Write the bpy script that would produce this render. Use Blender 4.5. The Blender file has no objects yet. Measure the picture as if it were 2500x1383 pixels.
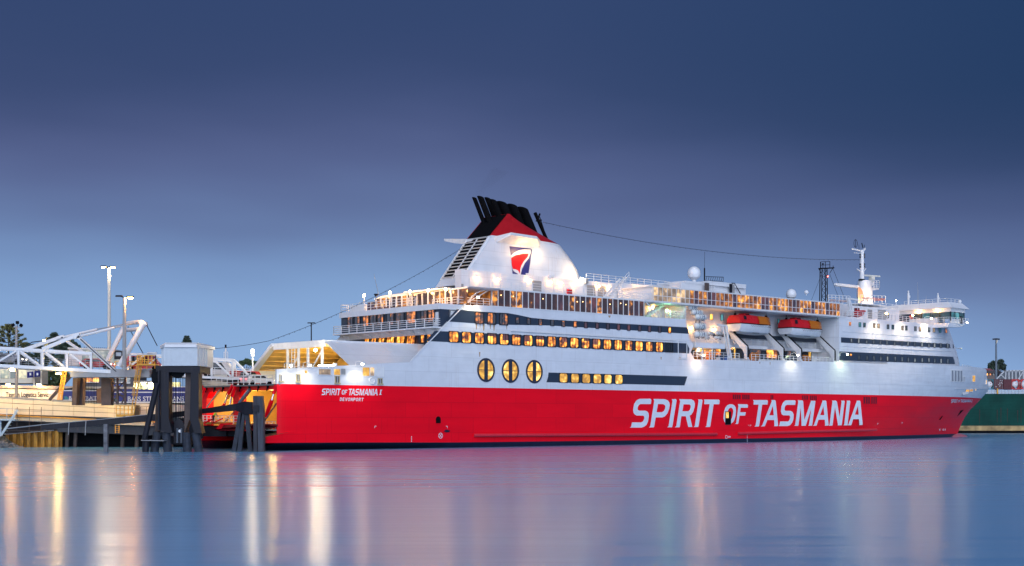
import bpy, bmesh, math, random
from mathutils import Vector as V, Matrix, Euler
from mathutils.geometry import tessellate_polygon
random.seed(7)
scene = bpy.context.scene
COL = scene.collection
R = math.radians

# ---------------------------------------------------------------- camera
F, HOR, CX = 3400.0, 1020.0, 1250.0            # focal length and horizon in units of a 2500-wide frame
EYE = 4.31
cam_d = bpy.data.cameras.new('camera')
cam = bpy.data.objects.new('camera', cam_d); COL.objects.link(cam)
cam.location = (0, 0, EYE); cam.rotation_euler = (R(90), 0, 0)
cam_d.sensor_width = 36; cam_d.lens = F/2500*36; cam_d.shift_y = (HOR-691.5)/2500
cam_d.clip_start = 0.5; cam_d.clip_end = 6000
scene.camera = cam

# ---------------------------------------------------------------- sky, sun, exposure
SUN_EL, SUN_AZ = R(20), R(176)                  # dim dusk light from behind the photographer's left shoulder
world = bpy.data.worlds.new('World'); scene.world = world; world.use_nodes = True
nt = world.node_tree; nt.nodes.clear()
def wn(t, **k):
    n = nt.nodes.new(t)
    for a, b in k.items(): setattr(n, a, b)
    return n
out = wn('ShaderNodeOutputWorld'); bg = wn('ShaderNodeBackground')
sky = wn('ShaderNodeTexSky', sky_type='NISHITA'); sky.sun_disc = False
sky.sun_elevation = R(3); sky.sun_rotation = SUN_AZ; sky.air_density = 1.6; sky.dust_density = 1.0; sky.ozone_density = 4.0
tc = wn('ShaderNodeTexCoord'); sep = wn('ShaderNodeSeparateXYZ')
nt.links.new(tc.outputs['Generated'], sep.inputs[0])
mp = wn('ShaderNodeMapping'); mp.inputs['Scale'].default_value = (1.6, 1.6, 7.0); mp.inputs['Rotation'].default_value = (0, 0.10, 0)
nz = wn('ShaderNodeTexNoise'); nz.inputs['Scale'].default_value = 1.7; nz.inputs['Detail'].default_value = 3.0; nz.inputs['Roughness'].default_value = 0.45
nt.links.new(tc.outputs['Generated'], mp.inputs[0]); nt.links.new(mp.outputs[0], nz.inputs['Vector'])
# elevation + soft cloud wobble -> colour of the overcast
m1 = wn('ShaderNodeMath', operation='MULTIPLY_ADD'); m1.inputs[1].default_value = 0.075; m1.inputs[2].default_value = -0.0375
nt.links.new(nz.outputs['Fac'], m1.inputs[0])
m2 = wn('ShaderNodeMath', operation='ADD'); nt.links.new(sep.outputs['Z'], m2.inputs[0]); nt.links.new(m1.outputs[0], m2.inputs[1])
cr = wn('ShaderNodeValToRGB'); cr.color_ramp.interpolation = 'B_SPLINE'
EXPO = 1.12
LAMPS = 2**(.6-EXPO)                           # lamp and window strengths were chosen at exposure 0.6
stops = [(0.0, (.28, .445, .72)), (.05, (.25, .42, .70)), (.085, (.225, .38, .66)), (.115, (.172, .285, .53)), (.14, (.125, .19, .385)), (.165, (.096, .132, .295)), (.19, (.074, .097, .235)), (.215, (.044, .065, .175)), (.24, (.032, .052, .148)),
         (.29, (.026, .047, .138)), (.45, (.030, .052, .145)), (1.0, (.05, .07, .16))]
stops = [(p, tuple(x/2**EXPO for x in c)) for p, c in stops]
e = cr.color_ramp.elements
while len(e) < len(stops): e.new(0.5)
for el, (p, c) in zip(e, stops): el.position = p; el.color = (*c, 1)
mx_ = wn('ShaderNodeMapRange'); mx_.inputs[1].default_value = -.06; mx_.inputs[2].default_value = .34; mx_.inputs[3].default_value = .004; mx_.inputs[4].default_value = .052
nt.links.new(sep.outputs['X'], mx_.inputs[0])
m3 = wn('ShaderNodeMath', operation='ADD'); nt.links.new(m2.outputs[0], m3.inputs[0]); nt.links.new(mx_.outputs[0], m3.inputs[1])
nt.links.new(m3.outputs[0], cr.inputs[0])
mixa = wn('ShaderNodeMixRGB', blend_type='ADD'); mixa.inputs[0].default_value = 1.0
sc_sky = wn('ShaderNodeVectorMath', operation='SCALE'); sc_sky.inputs['Scale'].default_value = 0.008
nt.links.new(sky.outputs[0], sc_sky.inputs[0])
tint = wn('ShaderNodeMixRGB', blend_type='MULTIPLY'); tint.inputs[2].default_value = (.40, .68, .77, 1)
tf = wn('ShaderNodeMapRange'); tf.inputs[1].default_value = .02; tf.inputs[2].default_value = .36; nt.links.new(sep.outputs['X'], tf.inputs[0])
th = wn('ShaderNodeMapRange'); th.inputs[1].default_value = .08; th.inputs[2].default_value = .22; nt.links.new(sep.outputs['Z'], th.inputs[0])
tm = wn('ShaderNodeMath', operation='MULTIPLY'); nt.links.new(tf.outputs[0], tm.inputs[0]); nt.links.new(th.outputs[0], tm.inputs[1]); nt.links.new(tm.outputs[0], tint.inputs[0])
nt.links.new(cr.outputs[0], tint.inputs[1]); nt.links.new(tint.outputs[0], mixa.inputs[1]); nt.links.new(sc_sky.outputs[0], mixa.inputs[2])
nt.links.new(mixa.outputs[0], bg.inputs[0]); bg.inputs[1].default_value = 1.0
nt.links.new(bg.outputs[0], out.inputs[0])

sun_d = bpy.data.lights.new('sun', 'SUN'); sun_d.energy = 1.5; sun_d.angle = R(70); sun_d.color = (.76, .83, 1.0)
sun = bpy.data.objects.new('sun', sun_d); COL.objects.link(sun)
sdir = V((math.sin(SUN_AZ)*math.cos(SUN_EL), math.cos(SUN_AZ)*math.cos(SUN_EL), math.sin(SUN_EL)))
sun.rotation_euler = sdir.to_track_quat('Z', 'Y').to_euler()

vs = scene.view_settings
scene.display_settings.display_device = 'sRGB'
vs.view_transform = 'Standard'; vs.look = 'None'; vs.gamma = 1.0; vs.exposure = EXPO; vs.use_curve_mapping = False
scene.render.engine = 'CYCLES'
cy = scene.cycles
cy.use_denoising = True; cy.max_bounces = 6; cy.diffuse_bounces = 2; cy.glossy_bounces = 3; cy.transmission_bounces = 3; cy.transparent_max_bounces = 8
cy.sample_clamp_indirect = 10.0; cy.caustics_reflective = False; cy.caustics_refractive = False
scene.render.use_persistent_data = False

# ---------------------------------------------------------------- where things stand
TH = math.atan(3820/F); SN, CN = math.sin(TH), math.cos(TH)
D0 = 179.3; X0 = -570*D0/F
SHIP_ROT = math.atan2(CN, SN)
def W(s, v, h): return V((X0+s*SN-v*CN, D0+s*CN+v*SN, h))
def P(px, py, v=0.0):                           # photo direction met with the ship's lengthwise plane at breadth v
    r = (px-CX)/F
    s = (r*(D0+v*SN)-X0+v*CN)/(SN-r*CN)
    return (s, EYE+(HOR-py)/F*(D0+s*CN+v*SN))
def P3(px, py, v=0.0):
    s, h = P(px, py, v); return V((s, v, h))
def Q(px, py, s0):                              # ... with a cross-ship plane at length s0
    r = (px-CX)/F
    v = (X0+s0*SN-r*(D0+s0*CN))/(CN+r*SN)
    return V((s0, v, EYE+(HOR-py)/F*(D0+s0*CN+v*SN)))
def at(px, py, Y): return V(((px-CX)/F*Y, Y, EYE+(HOR-py)/F*Y))
def pix(s, v, h):
    w = W(s, v, h); return CX+F*w.x/w.y, HOR-F*(h-EYE)/w.y

# ---------------------------------------------------------------- materials
MATS = {}
def lnk(t, a, b): t.links.new(a, b)
def mat(name, col, rough=.5, metal=0.0, var=.08, vscale=1.5, bump=0.0, bscale=8.0, streak=0.0, streak_col=(.25, .12, .05), seams=0.0, spec=.5, coat=0.0, stretch=(1, 1, 1)):
    if name in MATS: return MATS[name]
    m = bpy.data.materials.new(name); m.use_nodes = True; t = m.node_tree; b = t.nodes['Principled BSDF']
    b.inputs['Roughness'].default_value = rough; b.inputs['Metallic'].default_value = metal
    b.inputs['Specular IOR Level'].default_value = spec; b.inputs['Coat Weight'].default_value = coat
    co = t.nodes.new('ShaderNodeTexCoord')
    mpn = t.nodes.new('ShaderNodeMapping'); mpn.inputs['Scale'].default_value = stretch; lnk(t, co.outputs['Object'], mpn.inputs[0])
    n = t.nodes.new('ShaderNodeTexNoise'); n.inputs['Scale'].default_value = vscale; n.inputs['Detail'].default_value = 5
    lnk(t, mpn.outputs[0], n.inputs['Vector'])
    mr = t.nodes.new('ShaderNodeMapRange'); mr.inputs[1].default_value = .3; mr.inputs[2].default_value = .7
    mr.inputs[3].default_value = 1-var; mr.inputs[4].default_value = 1+var; lnk(t, n.outputs['Fac'], mr.inputs[0])
    mx = t.nodes.new('ShaderNodeMixRGB'); mx.blend_type = 'MULTIPLY'; mx.inputs[0].default_value = 1; mx.inputs[1].default_value = (*col, 1)
    lnk(t, mr.outputs[0], mx.inputs[2]); last = mx.outputs[0]
    if streak > 0:                              # rust runs: narrow, tall noise
        mp2 = t.nodes.new('ShaderNodeMapping'); mp2.inputs['Scale'].default_value = (1.4, 1.4, .07); lnk(t, co.outputs['Object'], mp2.inputs[0])
        n2 = t.nodes.new('ShaderNodeTexNoise'); n2.inputs['Scale'].default_value = 2.2; n2.inputs['Detail'].default_value = 6; lnk(t, mp2.outputs[0], n2.inputs['Vector'])
        r2 = t.nodes.new('ShaderNodeMapRange'); r2.inputs[1].default_value = .60; r2.inputs[2].default_value = .80; r2.inputs[3].default_value = 0; r2.inputs[4].default_value = streak
        lnk(t, n2.outputs['Fac'], r2.inputs[0])
        mx2 = t.nodes.new('ShaderNodeMixRGB'); mx2.inputs[2].default_value = (*streak_col, 1); lnk(t, r2.outputs[0], mx2.inputs[0]); lnk(t, last, mx2.inputs[1]); last = mx2.outputs[0]
    lnk(t, last, b.inputs['Base Color'])
    # roughness variation
    rr = t.nodes.new('ShaderNodeMapRange'); rr.inputs[3].default_value = max(.02, rough-.1); rr.inputs[4].default_value = min(1, rough+.12); lnk(t, n.outputs['Fac'], rr.inputs[0]); lnk(t, rr.outputs[0], b.inputs['Roughness'])
    hgt = None
    if bump > 0:
        n3 = t.nodes.new('ShaderNodeTexNoise'); n3.inputs['Scale'].default_value = bscale; n3.inputs['Detail'].default_value = 4; lnk(t, mpn.outputs[0], n3.inputs['Vector'])
        bp = t.nodes.new('ShaderNodeBump'); bp.inputs['Strength'].default_value = bump; bp.inputs['Distance'].default_value = .1; lnk(t, n3.outputs['Fac'], bp.inputs['Height'])
        hgt = bp
    if seams > 0:                               # buckled plating between frames and strakes
        mp4 = t.nodes.new('ShaderNodeMapping'); mp4.inputs['Scale'].default_value = (.16, .16, 1.1); lnk(t, co.outputs['Object'], mp4.inputs[0])
        n4 = t.nodes.new('ShaderNodeTexNoise'); n4.inputs['Scale'].default_value = 1.0; n4.inputs['Detail'].default_value = 2; lnk(t, mp4.outputs[0], n4.inputs['Vector'])
        wv = t.nodes.new('ShaderNodeTexWave'); wv.wave_type = 'BANDS'; wv.bands_direction = 'Z'; wv.inputs['Scale'].default_value = .36; wv.inputs['Distortion'].default_value = 0.6; wv.inputs['Detail'].default_value = 1; wv.inputs['Detail Scale'].default_value = .3
        lnk(t, co.outputs['Object'], wv.inputs['Vector'])
        ad = t.nodes.new('ShaderNodeMath'); ad.operation = 'MULTIPLY_ADD'; ad.inputs[1].default_value = .08; lnk(t, wv.outputs['Fac'], ad.inputs[0]); lnk(t, n4.outputs['Fac'], ad.inputs[2])
        bp = t.nodes.new('ShaderNodeBump'); bp.inputs['Strength'].default_value = seams; bp.inputs['Distance'].default_value = .3; lnk(t, ad.outputs[0], bp.inputs['Height'])
        if hgt: lnk(t, hgt.outputs[0], bp.inputs['Normal'])
        hgt = bp
        sx = t.nodes.new('ShaderNodeSeparateXYZ'); cx = t.nodes.new('ShaderNodeCombineXYZ'); lnk(t, co.outputs['Object'], sx.inputs[0]); lnk(t, sx.outputs['X'], cx.inputs['X']); lnk(t, sx.outputs['Z'], cx.inputs['Y'])
        br = t.nodes.new('ShaderNodeTexBrick'); br.inputs['Scale'].default_value = 1; br.inputs['Brick Width'].default_value = 8.2; br.inputs['Row Height'].default_value = 2.15; br.inputs['Mortar Size'].default_value = .07; br.inputs['Mortar Smooth'].default_value = .6
        br.inputs['Color1'].default_value = (1, 1, 1, 1); br.inputs['Color2'].default_value = (.86, .86, .86, 1); br.inputs['Mortar'].default_value = (.70, .70, .70, 1); lnk(t, cx.outputs[0], br.inputs['Vector'])
        mb3 = t.nodes.new('ShaderNodeMixRGB'); mb3.blend_type = 'MULTIPLY'; mb3.inputs[0].default_value = .42; lnk(t, last, mb3.inputs[1]); lnk(t, br.outputs['Color'], mb3.inputs[2]); lnk(t, mb3.outputs[0], b.inputs['Base Color'])
    if hgt: lnk(t, hgt.outputs[0], b.inputs['Normal'])
    MATS[name] = m; return m
def glow(name, col, strength, base=(.8, .8, .8)):
    if name in MATS: return MATS[name]
    m = bpy.data.materials.new(name); m.use_nodes = True; b = m.node_tree.nodes['Principled BSDF']
    b.inputs['Base Color'].default_value = (*base, 1); b.inputs['Emission Color'].default_value = (*col, 1); b.inputs['Emission Strength'].default_value = strength*LAMPS
    MATS[name] = m; return m
def lit_glass(name, dark, mid, hot, strength, nscale=1.0, lo=.35, hi=.7, vary=.5, stretch=(1, 1, 1)):
    """a lit room seen through a pane: blotches of lamps, furniture and curtains, another brightness for each pane"""
    if name in MATS: return MATS[name]
    m = bpy.data.materials.new(name); m.use_nodes = True; t = m.node_tree; b = t.nodes['Principled BSDF']
    co = t.nodes.new('ShaderNodeTexCoord'); oi = t.nodes.new('ShaderNodeObjectInfo')
    mpn = t.nodes.new('ShaderNodeMapping'); mpn.inputs['Scale'].default_value = stretch; lnk(t, co.outputs['Object'], mpn.inputs[0])
    n = t.nodes.new('ShaderNodeTexNoise'); n.inputs['Scale'].default_value = nscale; n.inputs['Detail'].default_value = 3; n.inputs['Roughness'].default_value = .6
    lnk(t, mpn.outputs[0], n.inputs['Vector'])
    ad = t.nodes.new('ShaderNodeMath'); ad.operation = 'MULTIPLY_ADD'; ad.inputs[1].default_value = vary; lnk(t, oi.outputs['Random'], ad.inputs[0])
    vo = t.nodes.new('ShaderNodeTexVoronoi'); vo.inputs['Scale'].default_value = 1.7; lnk(t, mpn.outputs[0], vo.inputs['Vector'])
    vm = t.nodes.new('ShaderNodeMath'); vm.operation = 'MULTIPLY_ADD'; vm.inputs[1].default_value = -.28; vm.inputs[2].default_value = .12; lnk(t, vo.outputs['Distance'], vm.inputs[0])
    va = t.nodes.new('ShaderNodeMath'); va.operation = 'ADD'; lnk(t, n.outputs['Fac'], va.inputs[0]); lnk(t, vm.outputs[0], va.inputs[1])
    sb = t.nodes.new('ShaderNodeMath'); sb.operation = 'SUBTRACT'; sb.inputs[1].default_value = vary*.5; lnk(t, va.outputs[0], sb.inputs[0]); lnk(t, sb.outputs[0], ad.inputs[2])
    cr = t.nodes.new('ShaderNodeValToRGB'); el = cr.color_ramp.elements; el[0].position = lo; el[0].color = (*dark, 1); el[1].position = hi; el[1].color = (*hot, 1)
    k = el.new((lo+hi)/2); k.color = (*mid, 1); lnk(t, ad.outputs[0], cr.inputs[0])
    b.inputs['Base Color'].default_value = (.03, .03, .035, 1); b.inputs['Roughness'].default_value = .08
    lnk(t, cr.outputs[0], b.inputs['Emission Color']); b.inputs['Emission Strength'].default_value = strength*LAMPS
    MATS[name] = m; return m

WHITE = mat('white_ship_paint', (.74, .76, .79), .38, var=.05, vscale=.5, seams=.25, streak=.4, streak_col=(.50, .38, .27))
WTRIM = mat('white_steel', (.76, .76, .76), .4, var=.05, streak=.25, streak_col=(.45, .30, .18))
RED = mat('red_hull_paint', (.97, .001, .014), .36, var=.07, vscale=.25, seams=.10, spec=.2, streak=.30, streak_col=(.55, .002, .014), stretch=(.4, .4, 2))
NAVYB = mat('dark_blue_boot_paint', (.008, .010, .030), .35, var=.3, vscale=.8)
NAVY = mat('dark_slate_paint', (.030, .045, .072), .35, var=.08, vscale=.6, seams=.15)
FRAME = mat('black_window_frame', (.012, .014, .018), .35, var=.1)
LETTER = mat('white_letter_paint', (.74, .77, .82), .4, var=.06, vscale=.8)
BLACK = mat('sooty_black_paint', (.004, .004, .005), .8, var=.3, spec=.08)
CAPRED = mat('funnel_red_paint', (.50, .008, .012), .35, var=.06)
BLUE = mat('logo_blue_paint', (.030, .032, .18), .4, var=.05)
LOGORED = mat('logo_red_paint', (.80, .006, .010), .4, var=.04)
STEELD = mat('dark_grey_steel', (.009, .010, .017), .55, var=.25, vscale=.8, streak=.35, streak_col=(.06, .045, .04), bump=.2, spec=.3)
STEELB = mat('black_steel_and_shade', (.006, .007, .009), .7, var=.4, vscale=1.0, spec=.1)  # also stands for shade below the pontoon and ramp bed
STEELG = mat('grey_steel', (.30, .30, .30), .5, var=.15, vscale=.8, streak=.4, streak_col=(.16, .11, .07))
BROWNST = mat('brown_rusted_steel', (.085, .060, .052), .65, var=.35, vscale=1.0, streak=.5, streak_col=(.03, .02, .02), bump=.2)
YEL = mat('yellow_safety_paint', (.72, .33, .015), .45, var=.1)
OCHRE = mat('ochre_pipe_paint', (.55, .26, .03), .5, var=.15)
CREAM = mat('cream_panel_paint', (.70, .60, .43), .5, var=.07, vscale=.5, streak=.3, streak_col=(.35, .26, .15))
CLAD = mat('pale_ribbed_cladding', (.62, .68, .72), .45, var=.05)
BOATRED = mat('lifeboat_red', (.62, .012, .018), .3, var=.06)
BOATOR = mat('lifeboat_orange_hatch', (.52, .14, .005), .4, var=.08, vscale=3)
BOATW = mat('lifeboat_white_hull', (.68, .69, .71), .35, var=.06)
RAFT = mat('white_raft_shell', (.70, .72, .70), .35, var=.06, vscale=3)
GREYDOOR = mat('grey_roller_door', (.30, .31, .32), .5, var=.1)
DKGLASS = mat('dark_glass', (.012, .016, .022), .06, var=.1)
TEAL = lit_glass('teal_glass', (.012, .05, .065), (.03, .16, .19), (.10, .34, .38), .7, 1.4)
ORANGE = lit_glass('orange_lit_glass', (.10, .028, .012), (.85, .25, .018), (1.9, .90, .16), 1.0, 1.1, .30, .66, .22)
SUNSETG = lit_glass('dim_orange_lit_glass', (.028, .032, .045), (.16, .07, .045), (.9, .27, .05), .9, .8, .38, .72, .4, (1, 1, 1.6))
AMBER = lit_glass('amber_lounge_glass', (.022, .010, .009), (.085, .030, .014), (1.1, .42, .06), .8, .8, .40, .82, .40)
YELG = lit_glass('yellow_lit_glass', (.38, .18, .02), (.75, .40, .05), (1.6, 1.0, .30), .9, .8, .3, .7, .25)
AMBER2 = lit_glass('golden_lounge_glass', (.06, .018, .005), (.32, .105, .009), (1.4, .60, .08), .95, .8, .33, .80, .28)
DUSKG = lit_glass('dusky_maroon_glass', (.018, .012, .020), (.05, .022, .028), (.10, .03, .03), 1.0, .6, .3, .7, .3)
CREAMG = lit_glass('cream_lit_glass', (.18, .13, .09), (.36, .26, .18), (1.3, .85, .42), .7, .5, .3, .72, .25)
BULB = glow('warm_bulb', (1.0, .50, .15), 110)
AMBULB = glow('amber_lounge_lamp', (1.0, .55, .12), 3)
BULBW = glow('white_bulb', (1.0, .86, .58), 38)
BULBG = glow('greenish_bulb', (.80, 1.0, .52), 70)
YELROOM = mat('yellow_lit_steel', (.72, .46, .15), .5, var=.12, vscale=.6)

# ---------------------------------------------------------------- mesh helpers
class MB:
    def __init__(s): s.v = []; s.f = []; s.m = []; s.cur = 0
    def add(s, vs, fs):
        o = len(s.v); s.v += [tuple(x) for x in vs]
        for f in fs: s.f.append(tuple(i+o for i in f)); s.m.append(s.cur)
        return s
    def mi(s, k): s.cur = k; return s
    def box(s, c, d, rot=None):
        c = V(c); hx, hy, hz = d[0]/2, d[1]/2, d[2]/2
        p = [V((x*hx, y*hy, z*hz)) for z in (-1, 1) for y in (-1, 1) for x in (-1, 1)]
        if rot is not None: p = [rot @ q for q in p]
        return s.add([c+q for q in p], [(0, 2, 3, 1), (4, 5, 7, 6), (0, 1, 5, 4), (2, 6, 7, 3), (0, 4, 6, 2), (1, 3, 7, 5)])
    def bx(s, a, b): return s.box([(a[i]+b[i])/2 for i in range(3)], [abs(b[i]-a[i]) for i in range(3)])
    def prism(s, pts, d):                       # polygon swept along d
        pts = [V(p) for p in pts]; d = V(d); n = len(pts)
        tri = tessellate_polygon([pts])
        fs = [tuple(t) for t in tri] + [tuple(i+n for i in reversed(t)) for t in tri] + [(i, (i+1) % n, (i+1) % n+n, i+n) for i in range(n)]
        return s.add(pts+[p+d for p in pts], fs)
    def bar(s, a, b, w, h, up=(0, 0, 1)):       # beam between two points: w across, h along up
        a, b = V(a), V(b); z = (b-a).normalized(); up = V(up)
        x = z.cross(up)
        if x.length < 1e-4: x = z.cross(V((1, 0, 0)))
        x.normalize(); y = x.cross(z)
        p = [q+x*i*w/2+y*j*h/2 for q in (a, b) for i, j in ((-1, -1), (1, -1), (1, 1), (-1, 1))]
        return s.add(p, [(3, 2, 1, 0), (4, 5, 6, 7)]+[(i, (i+1) % 4, (i+1) % 4+4, i+4) for i in range(4)])
    def tube(s, pts, r, n=6, r2=None, cap=True):
        pts = [V(p) for p in pts]; k = len(pts); vs = []; px = None
        for i, p in enumerate(pts):
            t = (pts[min(i+1, k-1)]-pts[max(i-1, 0)]).normalized()
            if px is None:
                px = t.cross(V((0, 0, 1)))
                if px.length < 1e-3: px = V((1, 0, 0))
            else: px = px-t*px.dot(t)
            px.normalize(); py = t.cross(px)
            rr = r if r2 is None else r+(r2-r)*i/(k-1)
            vs += [p+(px*math.cos(2*math.pi*j/n)+py*math.sin(2*math.pi*j/n))*rr for j in range(n)]
        fs = [(i*n+j, i*n+(j+1) % n, (i+1)*n+(j+1) % n, (i+1)*n+j) for i in range(k-1) for j in range(n)]
        if cap: fs += [tuple(reversed(range(n))), tuple((k-1)*n+j for j in range(n))]
        return s.add(vs, fs)
    def loft(s, rings, closed=True, caps=(True, True)):
        n = len(rings[0]); vs = [p for r in rings for p in r]
        fs = [(i*n+j, i*n+(j+1) % n, (i+1)*n+(j+1) % n, (i+1)*n+j) for i in range(len(rings)-1) for j in range(n if closed else n-1)]
        if caps[0]: fs.append(tuple(reversed(range(n))))
        if caps[1]: fs.append(tuple((len(rings)-1)*n+j for j in range(n)))
        return s.add(vs, fs)
    def ball(s, c, r, nu=10, nv=6, sz=1.0, z0=-1.0):
        c = V(c); rings = []
        for i in range(nv+1):
            th = -math.pi/2+math.pi*i/nv; z = max(math.sin(th), z0); rr = math.cos(th) if math.sin(th) >= z0 else math.sqrt(max(0, 1-z0*z0))*(1 if i else 0.01)
            rr = max(rr, .01)
            rings.append([c+V((rr*r*math.cos(2*math.pi*j/nu), rr*r*math.sin(2*math.pi*j/nu), z*r*sz)) for j in range(nu)])
        return s.loft(rings)
    def quad(s, a, b, c, d): return s.add([a, b, c, d], [(0, 1, 2, 3)])
    def rail(s, pts, h=1.05, step=1.5, n=3, r=.035, up=(0, 0, 1)):
        up = V(up); pts = [V(p) for p in pts]
        for a, b in zip(pts, pts[1:]):
            L = (b-a).length; k = max(1, round(L/step))
            for i in range(k+1):
                p = a.lerp(b, i/k); s.bar(p, p+up*h, r*2, r*2, (1, 0, 0))
            for j in range(n):
                q = up*(h*(j+1)/n); s.bar(a+q, b+q, r*1.7, r*1.7)
        return s
    def build(s, name, mats, parent=None, smooth=False, **props):
        me = bpy.data.meshes.new(name); me.from_pydata(s.v, [], s.f)
        ms = mats if isinstance(mats, (list, tuple)) else [mats]
        for m in ms: me.materials.append(m)
        if len(ms) > 1: me.polygons.foreach_set('material_index', s.m)
        me.validate(); bm = bmesh.new(); bm.from_mesh(me)
        bmesh.ops.recalc_face_normals(bm, faces=bm.faces); bm.to_mesh(me); bm.free()
        if smooth:
            me.polygons.foreach_set('use_smooth', [True]*len(me.polygons))
            me.set_sharp_from_angle(angle=R(35))
        return link(name, me, parent, **props)
def link(name, data, parent=None, **props):
    o = bpy.data.objects.new(name, data); COL.objects.link(o)
    if parent: o.parent = parent
    for k, x in props.items(): o[k] = x
    return o
def thing(name, label, category, loc=(0, 0, 0), rot=0.0, group=None):
    o = bpy.data.objects.new(name, None); COL.objects.link(o); o.empty_display_size = .5
    o.location = loc; o.rotation_euler = (0, 0, rot); o['label'] = label; o['category'] = category
    if group: o['group'] = group
    return o
def tag(o, label, category, group=None):
    o['label'] = label; o['category'] = category
    if group: o['group'] = group
    return o
def copy_tree(o, parent=None):
    c = o.copy(); COL.objects.link(c)
    if parent: c.parent = parent
    for ch in list(o.children): copy_tree(ch, c)
    return c
def lamp(loc, power, col, parent=None, kind='POINT', size=.25, aim=None, spot=1.6, blend=.8):
    d = bpy.data.lights.new('lamp_light', kind); d.energy = power*LAMPS; d.color = col; d.shadow_soft_size = size
    o = bpy.data.objects.new('lamp_light', d); COL.objects.link(o); o.location = loc
    if parent: o.parent = parent
    if kind == 'SPOT':
        d.spot_size = spot; d.spot_blend = blend
        o.rotation_euler = (-(V(aim)-V(loc))).to_track_quat('Z', 'Y').to_euler()
    return o
WATER_R = 0.21
WARM, WHT, GRN = (1.0, .47, .13), (1.0, .90, .70), (.86, 1.0, .62)
# ================================================================ THE FERRY
ferry = thing('ferry', 'large white and red car ferry with lit windows moored at the ramp', 'ferry', W(0, 0, 0), SHIP_ROT)
B = 25.0; MID = B/2
def bld(mb, name, mats, smooth=False, parent=None, **k): return mb.build(name, mats, parent or ferry, smooth, **k)
def lerp(a, b, t): return a+(b-a)*t
def interp(x, tab):
    if x <= tab[0][0]: return tab[0][1]
    for (a, b), (c, d) in zip(tab, tab[1:]):
        if x <= c: return lerp(b, d, (x-a)/(c-a))
    return tab[-1][1]
# ---- bow sections: the length of each waterline is found from the stem seen in the photograph
STEM = [(907, 2400), (917, 2407), (922.6, 2409), (934, 2412), (950.8, 2415.6), (968.8, 2400.4), (991, 2380), (1006, 2363.5), (1030, 2349.5), (1058, 2337.5), (1067, 2335)]
FACE = [(760, 2302), (800, 2315.6), (841.5, 2329.5), (864.7, 2337.6), (890, 2343.3)]
def hull_s1(h): return lerp(112, 146, min(max(h, 0), 15)/15)
def hull_pq(h): t = min(max(h, 0), 14)/14; return lerp(1.6, 2.3, t), lerp(1.0, .60, t**1.5)
def plan(s1, sf, p, q, u): return s1+(sf-s1)*u, MID-MID*(max(0, 1-u**p))**q
US = [0, .1, .2, .3, .4, .5, .58, .66, .73, .79, .84, .885, .92, .95, .972, .986, .995, 1.0]
def solve(s1, p, q, h, tab):
    lo, hi = s1+5, 215
    for _ in range(40):
        m = (lo+hi)/2
        g = max(pix(*plan(s1, m, p, q, u), h)[0]-interp(pix(*plan(s1, m, p, q, u), h)[1], tab) for u in US)
        if g > 0: hi = m
        else: lo = m
    return lo
HS = [-3, 0, 1.5, 3, 4.4, 6, 7.4, 8.65, 10.7, 12, 13.2, 15.3]
SF = [(h, solve(hull_s1(h), *hull_pq(h), min(max(h, 0), 13.6), STEM)) for h in HS]
def hull_pt(h, u): return plan(hull_s1(h), interp(h, SF), *hull_pq(h), u)
def hull_v(s, h):
    s1 = hull_s1(h)
    if s <= s1: return interp(s, [(0, .45), (.8, .18), (2.3, 0)]) if s < 2.3 else 0.0
    u = min(1, (s-s1)/(interp(h, SF)-s1)); return plan(s1, 1, *hull_pq(h), u)[1]
BS1, BP, BQ = 138.0, 2.4, .55
BSF = [(h, solve(BS1, BP, BQ, h, FACE)) for h in (14, 15, 17, 19, 21, 23.3)]
def block_v(s, h):
    if s <= BS1: return 0.0
    u = min(1, (s-BS1)/(interp(h, BSF)-BS1)); return plan(BS1, 1, BP, BQ, u)[1]
def on(vf, px, py, off=.03):                    # photo direction met with the curved side
    v = 0.0
    for _ in range(40):
        s, h = P(px, py, v); v = v*.5+.5*vf(s, h)
    return V((s, v-off, h))

# ---- hull
def skin(levels, stations_flat, vfun=None, both=True):
    """levels: heights; the ring runs from the stern along the flat side then round the bow"""
    rows = []
    for h in levels:
        row = [(s, (vfun or hull_v)(s, h), h) for s in stations_flat]+[(*hull_pt(h, u), h) for u in US[(1 if stations_flat and abs(stations_flat[-1]-hull_s1(h)) < 1 else 0):]]
        rows.append(row)
    return rows
def grid(mb, rows, flip=False):
    n = len(rows[0]); o = [p for r in rows for p in r]
    mb.add(o, [(i*n+j, i*n+j+1, (i+1)*n+j+1, (i+1)*n+j) for i in range(len(rows)-1) for j in range(n-1)])
    mb.add([(s, B-v, h) for s, v, h in o], [(i*n+j, i*n+j+1, (i+1)*n+j+1, (i+1)*n+j) for i in range(len(rows)-1) for j in range(n-1)])
FL = [0, .4, .8, 1.5, 2.3, 6, 12, 20, 28, 36, 60, 85, 105]
def boot_top(s): return interp(s, [(0, 1.05), (14, .95), (30, .75), (60, .68)])
h_red = MB()
low = [(s, hull_v(s, 1), boot_top(s)) for s in FL]+[(*hull_pt(.72, u), .72) for u in US]
grid(h_red, [low]+skin([2.5, 3.4, 4.4, 6, 7.4, 8.65], FL))
bld(h_red, 'red_hull', RED, smooth=True)
h_boot = MB()
def inset(s, k): return hull_v(s, 1)+k*max(0, 1-s/38)**1.3
rows = [[(s, inset(s, 11), -3) for s in FL]+[(*hull_pt(-3, u), -3) for u in US], [(s, inset(s, 6), 0) for s in FL]+[(*hull_pt(0, u), 0) for u in US], low]
grid(h_boot, rows); bld(h_boot, 'boot_topping', NAVYB, smooth=True)
h_w = MB()
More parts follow.
